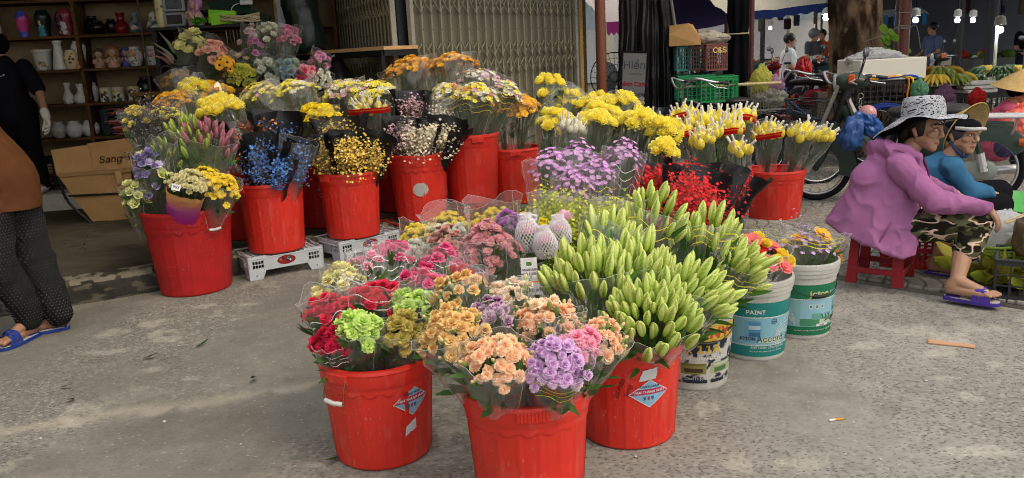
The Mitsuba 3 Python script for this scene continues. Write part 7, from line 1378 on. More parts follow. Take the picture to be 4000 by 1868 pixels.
passer('person in a pale blue shirt in the dark stalls right of the tree', (8.6, 16.5, .02), (-1, -.2, 0), lin(96, 110, 146), BLK); passer('dark-clad person between the steel posts of the dark stalls', (10.2, 16.0, .02), (-.3, -1, 0), lin(30, 30, 36), BLK)
# the fruit seller under the conical hat
w5 = thing('person', 'seller in a pink shirt crouching under a conical straw hat by the bananas', 'person'); F5 = V3(4.72, 7.65, .03); P5 = lambda a, b, c: F5 + V3(a, b, c)
hs, HT5 = head_parts(P5(.08, -.06, .755), (.7, -.7, -.35), (.25, -.2, 1)); a5 = [[(P5(-.06, -.16, .60), .048), (P5(.08, -.24, .42), .037), (P5(.30, -.22, .42), .027)], [(P5(.10, .14, .60), .048), (P5(.26, .08, .42), .037), (P5(.38, -.10, .44), .027)]]
l5 = [[(P5(-.05, -.09, .26), .09), (P5(.26, -.16, .40), .058), (P5(.16, -.18, .09), .037), (P5(.27, -.22, .05), .03)], [(P5(0, .10, .26), .09), (P5(.32, .10, .40), .058), (P5(.22, .12, .09), .037), (P5(.33, .12, .05), .03)]]
bm = blob([[(P5(-.05, 0, .26), .13), (P5(-.02, 0, .46), .125), (P5(.02, -.02, .62), .06), (P5(.06, -.05, .70), .05)]] + a5 + l5 + hand(a5[0][-1][0], (.9, 0, -.2), (0, .2, -1), -1) + hand(a5[1][-1][0], (.9, -.4, -.2), (0, 0, -1), 1), .022, 5, hs); part(w5, 'body', MB().add(bm, skincol(bm, lin(190, 142, 112)), smooth=True)); face_details(w5, HT5, None)
part(w5, 'shirt', MB().add(cloth(blob([[(P5(-.05, 0, .26), .16), (P5(-.02, 0, .46), .155), (P5(.02, -.02, .60), .095)]] + [[(a, b + .024) for a, b in c[:2]] + [(c[1][0] * .4 + c[2][0] * .6, .045)] for c in a5], .018, 6), .016), lin(196, 92, 116), smooth=True)); part(w5, 'trousers', MB().add(cloth(blob([[(a, b + .022) for a, b in c[:3]] for c in l5], .02, 5), .012), lin(70, 70, 100), smooth=True))
part(w5, 'hair', MB().add(ball(.10, (0, -.02, .03), 2), BLK, HT5, True)); conical('conical straw hat on the crouching fruit seller', frame(P5(.06, -.06, .79), (.12, -.16, 1)), .225, .185)

# ================================================================ two-wheelers
def rumple(b, amt, freq, seed):
    b = b.subdivide(); v = np.array(b.vertices); n = np.array(b.vertex_normals); d = .5 - np.abs(meshkit.fbm(v * freq, 3, seed) - .5) * 3.2 + (meshkit.fbm(v * freq * .5, 2, seed + 3) - .5) * 1.2; b.vertices = v + n * (amt * (d - .2))[:, None]; return b
TYRE, CHROME, SPK = lin(34, 34, 36), lin(206, 206, 210), lin(150, 152, 156)
def wheel(k, T, R, tw=.022, spokes=20, rimc=CHROME, hub=.03):
    a = np.linspace(0, 2 * math.pi, 41); ring = lambda r: np.c_[r * np.cos(a), a * 0, r * np.sin(a)]
    w = part(k, 'wheel', MB().add(tube(ring(R - tw), tw, 8, False), TYRE, smooth=True), 'vc_matte', T); part(w, 'rim', MB().add(tube(ring(R - tw * 2.1), tw * .55, 6, False), rimc, smooth=True), 'vc_metal', T)
    S = MB()
    for i in range(spokes): b = i * 2 * math.pi / spokes; c = b + (.5 if i % 2 else -.5); S.add(rod((hub * math.cos(c), .02 * (-1) ** (i // 2), hub * math.sin(c)), ((R - tw * 2.3) * math.cos(b), 0, (R - tw * 2.3) * math.sin(b)), .0016, 4), SPK, smooth=True)
    S.add(lathe([(.001, -.05), (hub, -.045), (hub, .045), (.001, .05)], 12), lin(120, 122, 124), RX(90), 40); part(w, 'spokes', S, 'vc_satin', T)
def arc_plate(R, a0, a1, w, th=.004, drop=0.0, n=16):
    a = np.radians(np.linspace(a0, a1, n)); X = []
    for s, d in ((-1, drop), (-.9, 0), (-.4, -.012), (.4, -.012), (.9, 0), (1, drop)): X.append(np.c_[(R - d) * np.cos(a), a * 0 + s * w / 2, (R - d) * np.sin(a)])
    return grid_mesh(np.array(X).transpose(1, 0, 2))
def moped(label, T, col, leg=lin(190, 190, 184), full=True, rack=True, cat='moped', group=None, ind=True, seatc=lin(26, 26, 28)):
    """x forward, z up, wheels at x = +-.61."""
    k = thing('moped' if cat == 'moped' else 'parked_motorbike', label, cat, T, group); sat, met = 'vc_satin', 'vc_metal'; DK = lin(30, 30, 32)
    for x in (.61, -.61): wheel(k, tr(x, 0, .28), .28, .025, 18 if full else 10)
    for s in (-1, 1): part(k, 'fork_leg', MB().add(tube([(.61, s * .075, .27), (.57, s * .075, .36), (.46, s * .065, .66)], [.024, .034, .036], 8), col, smooth=True), sat)
    part(k, 'front_fender', MB().add(arc_plate(.315, 15, 195, .12, drop=.13), col, tr(.61, 0, .28), True), sat); part(k, 'rear_fender', MB().add(arc_plate(.335, -5, 150, .16, drop=.12), col, tr(-.61, 0, .29), True), sat)
    part(k, 'steering_head', MB().add(rod((.47, 0, .62), (.385, 0, .93), .035, 10, .04), DK, smooth=True), sat)
    hd = part(k, 'headlamp_housing', MB().add(blob([[((.42, 0, .97), .075), ((.33, 0, .985), .07), ((.28, 0, .97), .05)]], .03, 3), col, smooth=True), sat); part(hd, 'lens', MB().add(lathe([(.072, 0), (.06, .022), (.001, .03)], 18), lin(200, 204, 206), frame((.475, 0, .972), (1, 0, -.05)), True), 'vc_gloss')
    part(k, 'handlebar', MB().add(tube(catmull([(.26, -.33, 1.0), (.31, -.16, 1.0), (.34, 0, .99), (.31, .16, 1.0), (.26, .33, 1.0)], 4), .012, 8), CHROME, smooth=True), met)
    for s in (-1, 1):
        part(k, 'grip', MB().add(rod((.27, s * .24, 1.0), (.235, s * .36, 1.0), .018, 10), DK, smooth=40), sat); part(k, 'brake_lever', MB().add(tube([(.33, s * .2, 1.0), (.36, s * .27, .985), (.31, s * .35, .97)], .006, 5), CHROME, smooth=True), met)
        if ind: part(k, 'turn_signal', MB().add(box(.05, .05, .075, (.36, s * .105, 1.0), .008), lin(214, 92, 20)), sat); part(k, 'rear_turn_signal', MB().add(lathe([(.001, -.03), (.03, -.025), (.034, .03), (.001, .04)], 12), lin(214, 100, 24), frame((-.84, s * .12, .50), (-1, s * .3, 0)), 40), sat)
        m = part(k, 'mirror_stalk', MB().add(tube([(.31, s * .2, 1.0), (.28, s * .24, 1.12), (.27, s * .27, 1.18)], .005, 5), DK, smooth=True), sat); part(m, 'mirror', MB().add(ball(.05, (.265, s * .285, 1.20), 1, (.3, 1.2, .9)), lin(120, 124, 128), smooth=True), met)
    part(k, 'front_cover', MB().add(box(.03, .13, .46, bev=.012), lin(150, 150, 144), tr(.535, 0, .74) @ RY(-20)), sat)
    P = []
    for t, hw in ((.84, .13), (.70, .20), (.52, .22), (.36, .20), (.26, .15)): P.append([(.40 - (.84 - t) * .36 - .10 * (y / hw) ** 2 * hw * 2, y, t) for y in np.linspace(-hw, hw, 9)])
    part(k, 'leg_shield', MB().add(grid_mesh(np.array(P)), leg, smooth=True), sat)
    part(k, 'frame_tube', MB().add(tube(catmull([(.42, 0, .78), (.25, 0, .50), (.05, 0, .40), (-.18, 0, .46), (-.42, 0, .60), (-.78, 0, .60)], 4), .045, 8), col, smooth=True), sat)
    E = MB().add(blob([[((.20, 0, .27), .07), ((.02, 0, .26), .085)], [((-.05, 0, .25), .10), ((-.10, 0, .30), .09)]], .03, 2), lin(70, 72, 74), smooth=True)
    for i in range(6): E.add(box(.012, .16, .13, (.10 + i * .025, 0, .27)), lin(110, 112, 114))
    part(k, 'engine', E, sat)
    for s in (-1, 1): part(k, 'side_cover', MB().add(ball(1, (-.30, s * .10, .50), 2, (.17, .045, .13)), col, smooth=True), sat); part(k, 'shock_absorber', MB().add(rod((-.60, s * .13, .30), (-.50, s * .13, .62), .024, 8), col, smooth=40).add(rod((-.60, s * .13, .28), (-.565, s * .13, .42), .028, 8), CHROME, smooth=40), sat)
    part(k, 'chain_case', MB().add(blob([[((-.62, .085, .28), .075), ((-.15, .085, .28), .055)]], .03, 2).apply_transform(tr(0, .085, 0) @ sc(1, .35, 1) @ tr(0, -.085, 0)), lin(150, 156, 150), smooth=True), sat)
    part(k, 'exhaust', MB().add(tube(catmull([(.15, -.10, .22), (-.1, -.14, .17), (-.5, -.15, .22), (-.85, -.15, .27)], 4), [.018] * 6 + [.035] * 7, 8), CHROME, smooth=True), met)
    part(k, 'seat', MB().add(blob([[((.02, 0, .72), .085), ((-.22, 0, .74), .11), ((-.42, 0, .73), .10)]], .05, 3).apply_transform(tr(0, 0, .73) @ sc(1, 1.1, .6) @ tr(0, 0, -.73)), seatc, smooth=True), sat)
    part(k, 'tail_lamp', MB().add(box(.06, .10, .06, (-.90, 0, .52), .012), lin(150, 24, 20)), sat)
    if rack:
        R_ = MB()
        for y in np.linspace(-.125, .125, 7): R_.add(box(.40, .020, .012, (-.68, y, .69), .004), lin(214, 216, 218))
        for x in (-.49, -.87): R_.add(tube([(x, -.14, .688), (x, .14, .688)], .009, 6), lin(214, 216, 218), smooth=True)
        for s in (-1, 1): R_.add(tube(catmull([(-.47, s * .145, .69), (-.85, s * .145, .69), (-.90, s * .10, .69), (-.905, 0, .69)], 4), .010, 6), CHROME, smooth=True)
        rk = part(k, 'rear_rack', R_, sat)
        for s in (-1, 1): part(rk, 'bracket', MB().add(rod((-.55, s * .13, .69), (-.53, s * .12, .60), .012, 6), CHROME).add(rod((-.80, s * .13, .69), (-.76, s * .10, .56), .010, 6), CHROME), met)
    return k
mp = moped('dark green moped parked behind the two seated women, with orange indicators and a white rack', tr(3.12, 6.42, .036) @ RZ(154.7), lin(42, 62, 52))
def wire_basket(k, T, w, d, h_, col, nm='basket', n=12, rows=6):
    B = MB(); pt = lambda a, z: (np.clip(1.35 * math.cos(a), -1, 1) * w / 2 * (.82 + .18 * z), np.clip(1.35 * math.sin(a), -1, 1) * d / 2 * (.82 + .18 * z), z * h_); A = np.linspace(0, 2 * math.pi, 4 * n + 1)
    for a in A[:-1]: B.add(rod(pt(a, 0), pt(a, 1), .0016, 3), col)
    for z in np.linspace(0, 1, rows): B.add(tube([pt(a, z) for a in A], .006 if z == 1 else .0016, 5 if z == 1 else 3, False), col, smooth=True)
    for x in np.linspace(-.8, .8, n): B.add(rod((x * w * .4, -d * .41, 0), (x * w * .4, d * .41, 0), .0016, 3), col)
    return part(k, nm, B, 'vc_satin', T)
kk = thing('key_ring', 'bunch of keys hanging from the moped below its orange indicator', 'keys', tr(*(2.859,6.55,0.896))); [part(kk, 'ring', MB().add(tube([(.022 * math.cos(a), 0, .022 * math.sin(a) - .05 * i) for a in np.linspace(0, 6.29, 15)], .0035, 5, False), lin(150, 146, 140), RZ(40 * i), True), 'vc_metal') for i in range(2)]; part(kk, 'key', MB().add(box(.014, .003, .05, (0, 0, -.12), .001), lin(170, 160, 140)).add(lathe([(.016, 0), (.016, .004), (.006, .004)], 10), lin(170, 160, 140), frame((0, 0, -.09), (0, -1, 0))), 'vc_metal')
b = trimesh.Trimesh(*lathe([(.001, -.10), (.08, -.09), (.12, -.02), (.11, .06), (.05, .12), (.02, .15), (.001, .15)], 30)).subdivide()
single('blue_bag', MB().add(rumple(b, .10, 8, 3), lin(34, 80, 146), smooth=True), 'crumpled blue plastic bag hanging on the moped', 'bag', 'vc_satin', tr(*(2.668,6.2,0.611)) @ sc(.8, .5, 1.1)); single('bag', MB().add(rumple(b.copy(), .09, 9, 8), lin(34, 80, 146), smooth=True), 'upper fold of blue plastic sheet stretched towards the sun hat', 'bag', 'vc_gloss', tr(*(2.815,6.25,0.688)) @ RY(-50) @ sc(.7, .6, .9))
hp = ball(.07, (0, 0, 0), 3); hp = trimesh.Trimesh(hp.vertices, hp.faces[hp.triangles_center[:, 2] > -.02]); single('helmet', MB().add(hp, lin(190, 138, 140), smooth=True), 'pale pink half helmet hanging by the moped handlebar', 'helmet', 'vc_gloss', tr(*(2.853,6.4,0.764)) @ RX(60) @ RY(25))
def bicycle(label, T, col, bars=True, group=None, R=.31):
    k = thing('bicycle', label, 'bicycle', T, group)
    for x in (.52, -.52): wheel(k, tr(x, 0, R), R, .016, 28, lin(190, 192, 196))
    F = MB()
    for a, b_ in (((.36, 0, .72), (-.12, 0, .30)), ((-.12, 0, .30), (-.22, 0, .72)), ((-.12, 0, .30), (-.52, 0, R)), ((-.22, 0, .62), (-.52, 0, R)), ((.33, 0, .62), (-.16, 0, .42)), ((.40, 0, .85), (.36, 0, .6))): F.add(rod(a, b_, .016, 8), col, smooth=40)
    part(k, 'frame', F, 'vc_satin'); part(k, 'fork', MB().add(tube([(.36, .04, .62), (.44, .05, .45), (.52, .05, R)], .012, 6), col, smooth=True).add(tube([(.36, -.04, .62), (.44, -.05, .45), (.52, -.05, R)], .012, 6), col, smooth=True), 'vc_satin')
    part(k, 'handlebar', MB().add(tube(catmull([(.10, -.31, .98), (.24, -.30, 1.0), (.38, -.22, 1.03), (.42, 0, .93), (.38, .22, 1.03), (.24, .30, 1.0), (.10, .31, .98)], 5), .012, 8), CHROME, smooth=True), 'vc_metal')
    for s in (-1, 1): part(k, 'grip', MB().add(rod((.20, s * .302, .995), (.07, s * .312, .975), .017, 10), lin(24, 24, 26), smooth=40), 'vc_satin'); part(k, 'brake_lever', MB().add(tube([(.27, s * .29, .99), (.22, s * .33, .95), (.10, s * .34, .93)], .006, 5), CHROME, smooth=True), 'vc_metal')
    part(k, 'saddle', MB().add(ball(1, (-.24, 0, .78), 2, (.14, .09, .04)), lin(26, 26, 28), smooth=True), 'vc_satin'); part(k, 'fender', MB().add(arc_plate(R + .02, 10, 150, .06), col, tr(-.52, 0, R), True), 'vc_satin')
    C = MB()
    for y in (-.07, 0, .07): C.add(rod((-.30, y, R + .36), (-.80, y, R + .36), .007, 5), lin(40, 40, 42))
    for x in (-.32, -.78): C.add(rod((x, -.08, R + .36), (x, .08, R + .36), .007, 5), lin(40, 40, 42)).add(rod((-.52, -.06, R), (x, -.08, R + .36), .006, 5), lin(40, 40, 42)).add(rod((-.52, .06, R), (x, .08, R + .36), .006, 5), lin(40, 40, 42))
    part(k, 'carrier', C, 'vc_satin'); return k
bicycle('bicycle with chrome handlebars carrying crates, behind the netted yellow blooms', tr(1.98, 7.95, .02) @ RZ(196) @ tr(-.1, 0, 0), lin(40, 40, 46))
bk2 = bicycle('bicycle with a wire basket full of plastic bags, left of the moped', tr(3.35, 8.55, .02) @ RZ(172), lin(36, 70, 120))
wire_basket(bk2, tr(.62, 0, .62) @ RZ(90), .38, .30, .30, lin(150, 150, 146), 'front_basket', 10, 6)
def lump(label, p, r, col, s=(1, 1, 1), bsdf='vc_gloss', amt=.10, name='plastic_bag', cat='plastic bag', seed=1):
    b = trimesh.Trimesh(*lathe([(.001, -.8), (.6, -.76), (.95, -.3), (1, .1), (.8, .5), (.3, .8), (.18, .98), (.001, 1.0)], 26)).subdivide(); return single(name, MB().add(rumple(b, amt * 3.2, 3.5, seed), col, smooth=True), label, cat, bsdf, tr(*p) @ sc(r * s[0], r * s[1], r * s[2]))
p_ = apply(place[bk2] @ tr(.62, 0, .80), np.zeros((1, 3)))[0]
lump('yellow green plastic bag standing in the wire bicycle basket', p_ + [-.02, 0, .14], .13, lin(206, 206, 110), (.9, .8, 1.3), 'film', seed=4); lump('mauve plastic bag beside the yellow green one in the basket', p_ + [.11, -.03, .08], .10, lin(200, 160, 196), (1, .8, 1.1), 'film', seed=5); lump('clear grey plastic bag bulging from the lower basket', p_ + [.06, -.02, -.03], .16, lin(176, 178, 166), (1.1, .8, .8), 'film', seed=6)
bk3 = bicycle('bicycle loaded with a black crate and a white foam box, behind the seated women', tr(3.42, 7.55, .02) @ RZ(186), lin(30, 36, 60))
wire_basket(bk3, tr(.64, 0, .60) @ RZ(90), .42, .28, .20, lin(26, 26, 28), 'front_basket', 12, 8)
lattice_crate('black_crate', 'black lattice crate tied on a bicycle with striped straps', (3.52, 7.62, .70), 4, .56, .40, .26, lin(22, 22, 24))
k = thing('foam_box', 'worn white foam box on the strapped black crate', 'box', tr(3.50, 7.62, .965) @ RZ(4)); FW = lin(206, 202, 190)
for x, y, sx, sy in ((0, -.21, .62, .03), (0, .21, .62, .03), (-.295, 0, .03, .39), (.295, 0, .03, .39)): part(k, 'wall', MB().add(box(sx, sy, .19, (x, y, .095), .006), jit(FW, .05)))
part(k, 'bottom', MB().add(box(.56, .39, .03, (0, 0, .02)), FW)); lump('crumpled clear plastic in the white foam box', (3.42, 7.60, 1.16), .17, lin(206, 208, 210), (1.45, .9, .5), 'film', .16, seed=9)
for i, (c, x) in enumerate(((lin(206, 120, 40), .10), (lin(226, 190, 60), .14), (lin(40, 80, 170), .20))): single('strap', MB().add(tube(catmull([(x - .36, -.23, .28), (x, -.225, .285), (x + .02, -.225, .1), (x + .05, -.2, -.02)], 5), .010, 5), c, smooth=True), ('orange strap', 'yellow strap', 'blue strap')[i] + ' holding the black crate on the bicycle', 'strap', T=tr(3.52, 7.62, .70) @ RZ(4))
M = MB(); [M.add(tube(catmull([(U(-.3, -.2), U(-.05, .05), .06), (0, -.05 + U(-.04, .04), .10 + U(0, .05)), (U(.25, .4), U(-.05, .05), .02)], 5), .012, 6), lin(40, 52, 110), smooth=True) for _ in range(6)]; single('blue_rope', M, 'dark blue rope bundled over the bicycle wheel', 'rope', T=tr(3.42, 7.33, .62) @ RZ(4))
lump('green and blue plastic bag hanging beside the foam box', (3.76,7.4,0.867), .085, lin(120, 170, 140), (.95, .8, 1.2), 'film', seed=12)
MB1 = [(3.55, 12.6, 160, lin(30, 36, 60), 'navy'), (4.35, 12.2, 140, lin(150, 30, 44), 'dark red'), (5.35, 12.9, 150, lin(40, 40, 46), 'black'), (2.75, 12.2, 120, lin(206, 206, 210), 'white'), (7.0, 12.4, 165, lin(40, 44, 50), 'charcoal'), (8.0, 12.6, 20, lin(196, 198, 202), 'silver'), (8.9, 12.0, 160, lin(140, 24, 34), 'crimson'), (6.2, 15.2, 150, lin(196, 190, 190), 'pale grey'), (5.0, 15.4, 30, lin(190, 40, 60), 'bright red')]
for i, (x, y, a, c, nm) in enumerate(MB1): moped(f'{nm} motorbike parked across the market' if i < 4 or i > 6 else f'{nm} motorbike parked behind the banana stalls', tr(x, y, .02) @ RZ(a), c, leg=c, full=False, rack=False, cat='motorbike', group='motorbikes parked across the market')
def dup(root, T, label):
    """The parts of a thing again, under the next number."""
    k = thing(root, label, labels[root]['category'], T, labels[root].get('group')); M = T @ np.linalg.inv(place[root])
    for q in [q for q in scene if q.startswith(root + '__')]: scene[k + q[len(root):]] = {**scene[q], 'to_world': TF(M @ np.array(scene[q]['to_world'].matrix))}
for i, (j, x, y, a, w) in enumerate(((0, 3.05, 11.3, 150, 'navy motorbike nearest the folded parasol'), (2, 4.2, 13.6, 165, 'black motorbike in the second row behind the masked woman'), (4, 6.5, 11.4, 150, 'charcoal motorbike close behind the fruit trays'), (5, 7.6, 11.2, 160, 'silver motorbike close behind the green bananas'), (7, 9.6, 13.2, 150, 'pale grey motorbike at the far right of the parked row'), (1, 5.9, 13.9, 35, 'dark red motorbike behind the tree'))): dup('parked_motorbike' + (f'_{j:03d}' if j else ''), tr(x, y, .02) @ RZ(a), w)
# ================================================================ crates, sign, sheets and poles in the middle distance
cart = thing('cart', 'low black cart under the green crates', 'cart', tr(2.42, 8.45, .02) @ RZ(-6)); part(cart, 'deck', MB().add(box(.95, .5, .05, (0, 0, .52), .006), lin(26, 26, 28)), 'vc_satin'); [part(cart, 'leg', MB().add(box(.04, .04, .5, (x, y, .25)), lin(26, 26, 28)), 'vc_satin') for x in (-.43, .43) for y in (-.2, .2)]; part(cart, 'side', MB().add(box(.9, .02, .35, (0, -.22, .30)), lin(20, 20, 22)), 'vc_satin')
for lab, px_, c, sz in (('bright green crate, left of two on the cart', (1.97,8.35,0.928), lin(30, 150, 90), (.36, .34, .25)), ('bright green crate, right of two on the cart', (2.179,8.25,0.909), lin(26, 156, 84), (.36, .34, .25)), ('teal crate stacked above the left green crate', (1.929,8.55,1.236), lin(60, 140, 134), (.22, .34, .27)), ('brown crate in the upper stack, left of the lettered one', (2.071,8.5,1.229), lin(96, 56, 50), (.26, .34, .25)), ('reddish brown crate with white letters in the upper stack', (2.18,8.36,1.225), lin(140, 84, 74), (.20, .34, .26))):
    p = np.array(px_); lattice_crate('fruit_crate', lab, (p[0], p[1] + .15, p[2] - sz[2] / 2), -6, *sz, c, 'plastic crates stacked on the cart', nx=8, nz=5)
single('lettering', MB().add(text('C&S', .05, .002, True), lin(216, 190, 110), RX(90)), 'pale letters on the reddish brown crate', 'lettering', T=tr(*(2.147,8.17,1.276)) @ RZ(-6))
single('bamboo_pole', MB().add(rod((-.5, 0, 0), (.5, 0, 0), .016, 8), lin(196, 176, 136), smooth=40), 'bamboo pole under the upper crates', 'pole', T=tr(2.30, 8.33, .945) @ RZ(-6)); k = thing('carton', 'brown carton with slanting flaps on top of the upper crates', 'box', tr(*(1.881,8.6,1.459)) @ RZ(-10)); scene[k] = {**mikit.ply(trimesh.convex.convex_hull(np.array([(-.15, -.15, -.1), (.17, -.15, -.1), (.17, .15, -.1), (-.15, .15, -.1), (-.15, -.15, .02), (.16, -.13, -.02), (.04, -.1, .12), (-.14, .1, .11), (.1, .1, .11)])), 'cardboard'), 'to_world': TF(place[k])}
lump('grey foam block on top of the upper crates', (2.169,8.6,1.419), .14, lin(160, 152, 138), (1.45, .9, .55), 'vc_matte', .05, 'foam_block', 'foam'); k = stool('stack of dark red plastic stools right of the green crates', (2.82, 8.55, .02), 0, lin(120, 26, 44), .28, .36)
for i in (1, 2, 3, 4): stool(f'dark red plastic stool, {("second", "third", "fourth", "topmost")[i - 1]} in the stack by the green crates', (2.82, 8.55, .02 + .055 * i), 0, lin(120, 26, 44), .28, .36)
labels[k]['label'] = 'dark red plastic stool at the bottom of the stack by the green crates'
sg_ = thing('shop_sign', 'white food stall sign in a black frame leaning left of the black sheet', 'sign', tr(*(1.293,8.2,1.018)) @ RZ(-8) @ RY(4) @ RX(-6)); part(sg_, 'board', MB().add(box(.24, .02, .60), lin(104, 104, 102)), 'vc_satin'); F = MB(); [F.add(box(*s, c), lin(26, 26, 28)) for s, c in (((.27, .03, .02), (0, 0, .305)), ((.27, .03, .02), (0, 0, -.305)), ((.02, .03, .6), (-.125, 0, 0)), ((.02, .03, .6), (.125, 0, 0)))]; part(sg_, 'frame', F)
L_ = MB()
for s, h_, z, c, b_ in (('Hiền', .075, .14, lin(60, 66, 72), 0), ('Bánh Canh', .042, -.03, lin(130, 24, 44), 1), ('TÔM - XƯƠNG', .030, -.13, lin(40, 40, 44), 1), ('CHẢ - TRỨNG', .030, -.22, lin(40, 40, 44), 1)): L_.add(text(s, h_, .002, bool(b_)), c, tr(0, -.0115, z) @ RX(90))
L_.add(box(.13, .002, .006), lin(60, 66, 72), tr(.02, -.012, .09)); part(sg_, 'lettering', L_)
def drape(label, P0, P1, z0, z1, amp, folds, col, name='hanging_sheet', bot=1.0, bsdf='vc_gloss', th=0.004, seed=0):
    a, b = np.array(P0, float), np.array(P1, float); d = b - a; n = np.array([-d[1], d[0]]) / np.linalg.norm(d); X = []
    for t in np.linspace(0, 1, 16):
        w = 1 + (bot - 1) * t; row = []
        for s in np.linspace(0, 1, 33): q = a + d * (.5 + (s - .5) * w) + n * (amp * (math.sin(s * folds * 6.28 + seed) + .6 * math.sin(s * folds * 2.7 * 6.28 + t * 2 + seed)) * (.4 + .6 * t)); row.append([q[0], q[1], z1 + (z0 - z1) * t])
        X.append(row)
    X = np.array(X); X += (meshkit.fbm(X * 6, 3, seed)[..., None] - .5) * amp * 1.2; v, f = grid_mesh(X); m = len(v); o = np.array([n[0], n[1], 0]) * th; single(name, MB().add((np.vstack([v, v + o]), np.vstack([f, f[:, ::-1] + m])), col, smooth=True), label, 'sheet', bsdf)
drape('shiny black plastic sheet hanging from a slanting pole right of the sign', (1.28, 8.85), (1.80, 8.80), .72, 2.5, .05, 3, lin(22, 22, 25), bot=1.25, seed=2); single('slanting_pole', MB().add(rod((1.66, 8.72, 2.6), (1.96, 8.70, .62), .016, 8), lin(120, 118, 114), smooth=40), 'thin grey pole at the right edge of the black sheet', 'pole', 'vc_satin')
um = thing('folded_parasol', 'folded black market parasol tied with a cord, standing behind the crates', 'parasol', tr(2.74, 9.6, .02)); a = np.linspace(0, 2 * math.pi, 65); X = []
for t in np.linspace(0, 1, 14): r = .06 + .12 * t ** .8 - .05 * math.exp(-((t - .62) / .06) ** 2); X.append(np.c_[(r + .03 * np.sin(a * 8) * t) * np.cos(a), (r + .03 * np.sin(a * 8) * t) * np.sin(a), a * 0 + 2.9 - 2.35 * t])
part(um, 'canopy', MB().add(grid_mesh(np.array(X)), lin(22, 22, 25), smooth=True)); part(um, 'pole', MB().add(rod((0, 0, 0), (0, 0, 2.9), .022, 10), lin(60, 60, 64), smooth=40)); part(um, 'cord', MB().add(tube([(.165 * math.cos(b), .165 * math.sin(b), 1.44) for b in np.linspace(0, 6.29, 25)], .008, 5, False), lin(196, 180, 140), smooth=True))
for lab, p, c, r in (('thin dark red steel pole between the parasol and the tree', (2.679,8.9,1.266), lin(96, 40, 34), .026), ('brown steel pole with wire tied round it, right of the tree', (4.183,8.6,1.191), lin(112, 62, 50), .05), ('dark steel post of the stalls, left of two', (8.3, 15.0, 1), lin(44, 44, 50), .06), ('grey steel post of the stalls with a wide face', (9.0, 15.2, 1), lin(62, 62, 70), .09), ('dark steel post of the stalls, right of the wide one', (9.9, 15.3, 1), lin(44, 40, 42), .06), ('steel post under the blue valance', (5.5, 17.5, 1), lin(50, 50, 54), .05), ('brown post right of the tree trunk', (5.55, 11.6, 1), lin(70, 50, 44), .05)): single('steel_pole', MB().add(lathe([(r, 0), (r, 3.4)], 14), c, smooth=40), lab, 'pole', 'vc_satin', tr(p[0], p[1], .01))
k = thing('wire_tie', 'grey wire knotted round the brown steel pole', 'wire', tr(*(4.169,8.6,1.425))); M = MB(); [M.add(tube([(.054 * math.cos(b), .054 * math.sin(b), z + .008 * math.sin(b)) for b in np.linspace(0, 6.29, 17)], .005, 4, False), lin(150, 150, 146), smooth=True) for z in (0, .015, .03, .16)]; M.add(tube(catmull([(.05, -.02, 0), (.10, -.05, .02), (.13, -.06, -.08), (.16, -.06, -.22)], 4), .004, 4), lin(150, 150, 146), smooth=True).add(tube(catmull([(-.05, -.02, .02), (-.2, -.02, -.05), (-.4, 0, -.12)], 4), .004, 4), lin(120, 124, 120), smooth=True); scene[k] = {**M.ply('vc_satin'), 'to_world': TF(place[k])}
fn = thing('standing_fan', 'black standing fan half hidden behind the brown pole', 'fan', tr(*(1.21,9,1.064))); M = MB(); [M.add(tube([(q * math.cos(b), -.05 + .06 * (q / .26) ** 2, q * math.sin(b)) for b in np.linspace(0, 6.29, 31)], .006 if q > .25 else .003, 4, False), lin(30, 30, 32), smooth=True) for q in (.06, .13, .20, .26)]; [M.add(tube([(.26 * t * math.cos(b), -.05 + .06 * t * t, .26 * t * math.sin(b)) for t in (.15, .6, 1)], .003, 3, False), lin(30, 30, 32)) for b in np.linspace(0, 6.28, 25)[:-1]]; part(fn, 'guard', M, 'vc_satin'); part(fn, 'stem', MB().add(rod((0, .08, 0), (0, .08, -1.02), .02, 8), lin(30, 30, 32)).add(ball(.07, (0, .08, 0), 2), lin(30, 30, 32), smooth=True).add(lathe([(.2, 0), (.2, .02), (.02, .04)], 20), lin(30, 30, 32), tr(0, .08, -1.03)), 'vc_satin'); B = MB(); [B.add(leaf_mesh(.20, .14, 20), lin(150, 160, 166), frame((0, 0, 0), (math.cos(b), 0, math.sin(b)), (0, 1, 0)), True) for b in (0, 2.09, 4.19)]; part(fn, 'blades', B, 'vc_satin')
lattice_crate('black_crate', 'black crate on end below the standing fan', (1.28, 9.15, .02), 0, .5, .36, .75, lin(26, 26, 28), nz=8)
# ================================================================ the tree, its vine
def bark_color(p, n, uv):
    g = fbm(p.x * 12, p.y * 12, p.z * 3, 4); c = mix(lin(50, 39, 31), lin(124, 102, 82), smoothstep(.35, .65, g)) * (.8 + .4 * fbm(p.x * 50, p.y * 50, p.z * 20, 3)); return mix(c, mi.Color3f(*lin(140, 130, 112)), smoothstep(.62, .74, fbm(p.x * 14, p.y * 14, p.z * 9 + 3, 3)) * .5)
scene['bark'] = {'type': 'twosided', 'bsdf': {'type': 'bumpmap', 'arbitrary': proc(lambda p, n, uv: .03 * fbm(p.x * 14, p.y * 14, p.z * 3, 3), .006), 'scale': 1.0, 'bsdf': {'type': 'diffuse', 'reflectance': proc(bark_color)}}}
tb = np.array((4.089,9.3,1.057)); k = thing('market_tree', 'big leaning tree with rough brown bark at the pavement corner', 'tree', tr(tb[0], tb[1] + .2, 0)); a = np.linspace(0, 2 * math.pi, 97)[:-1]; X = []
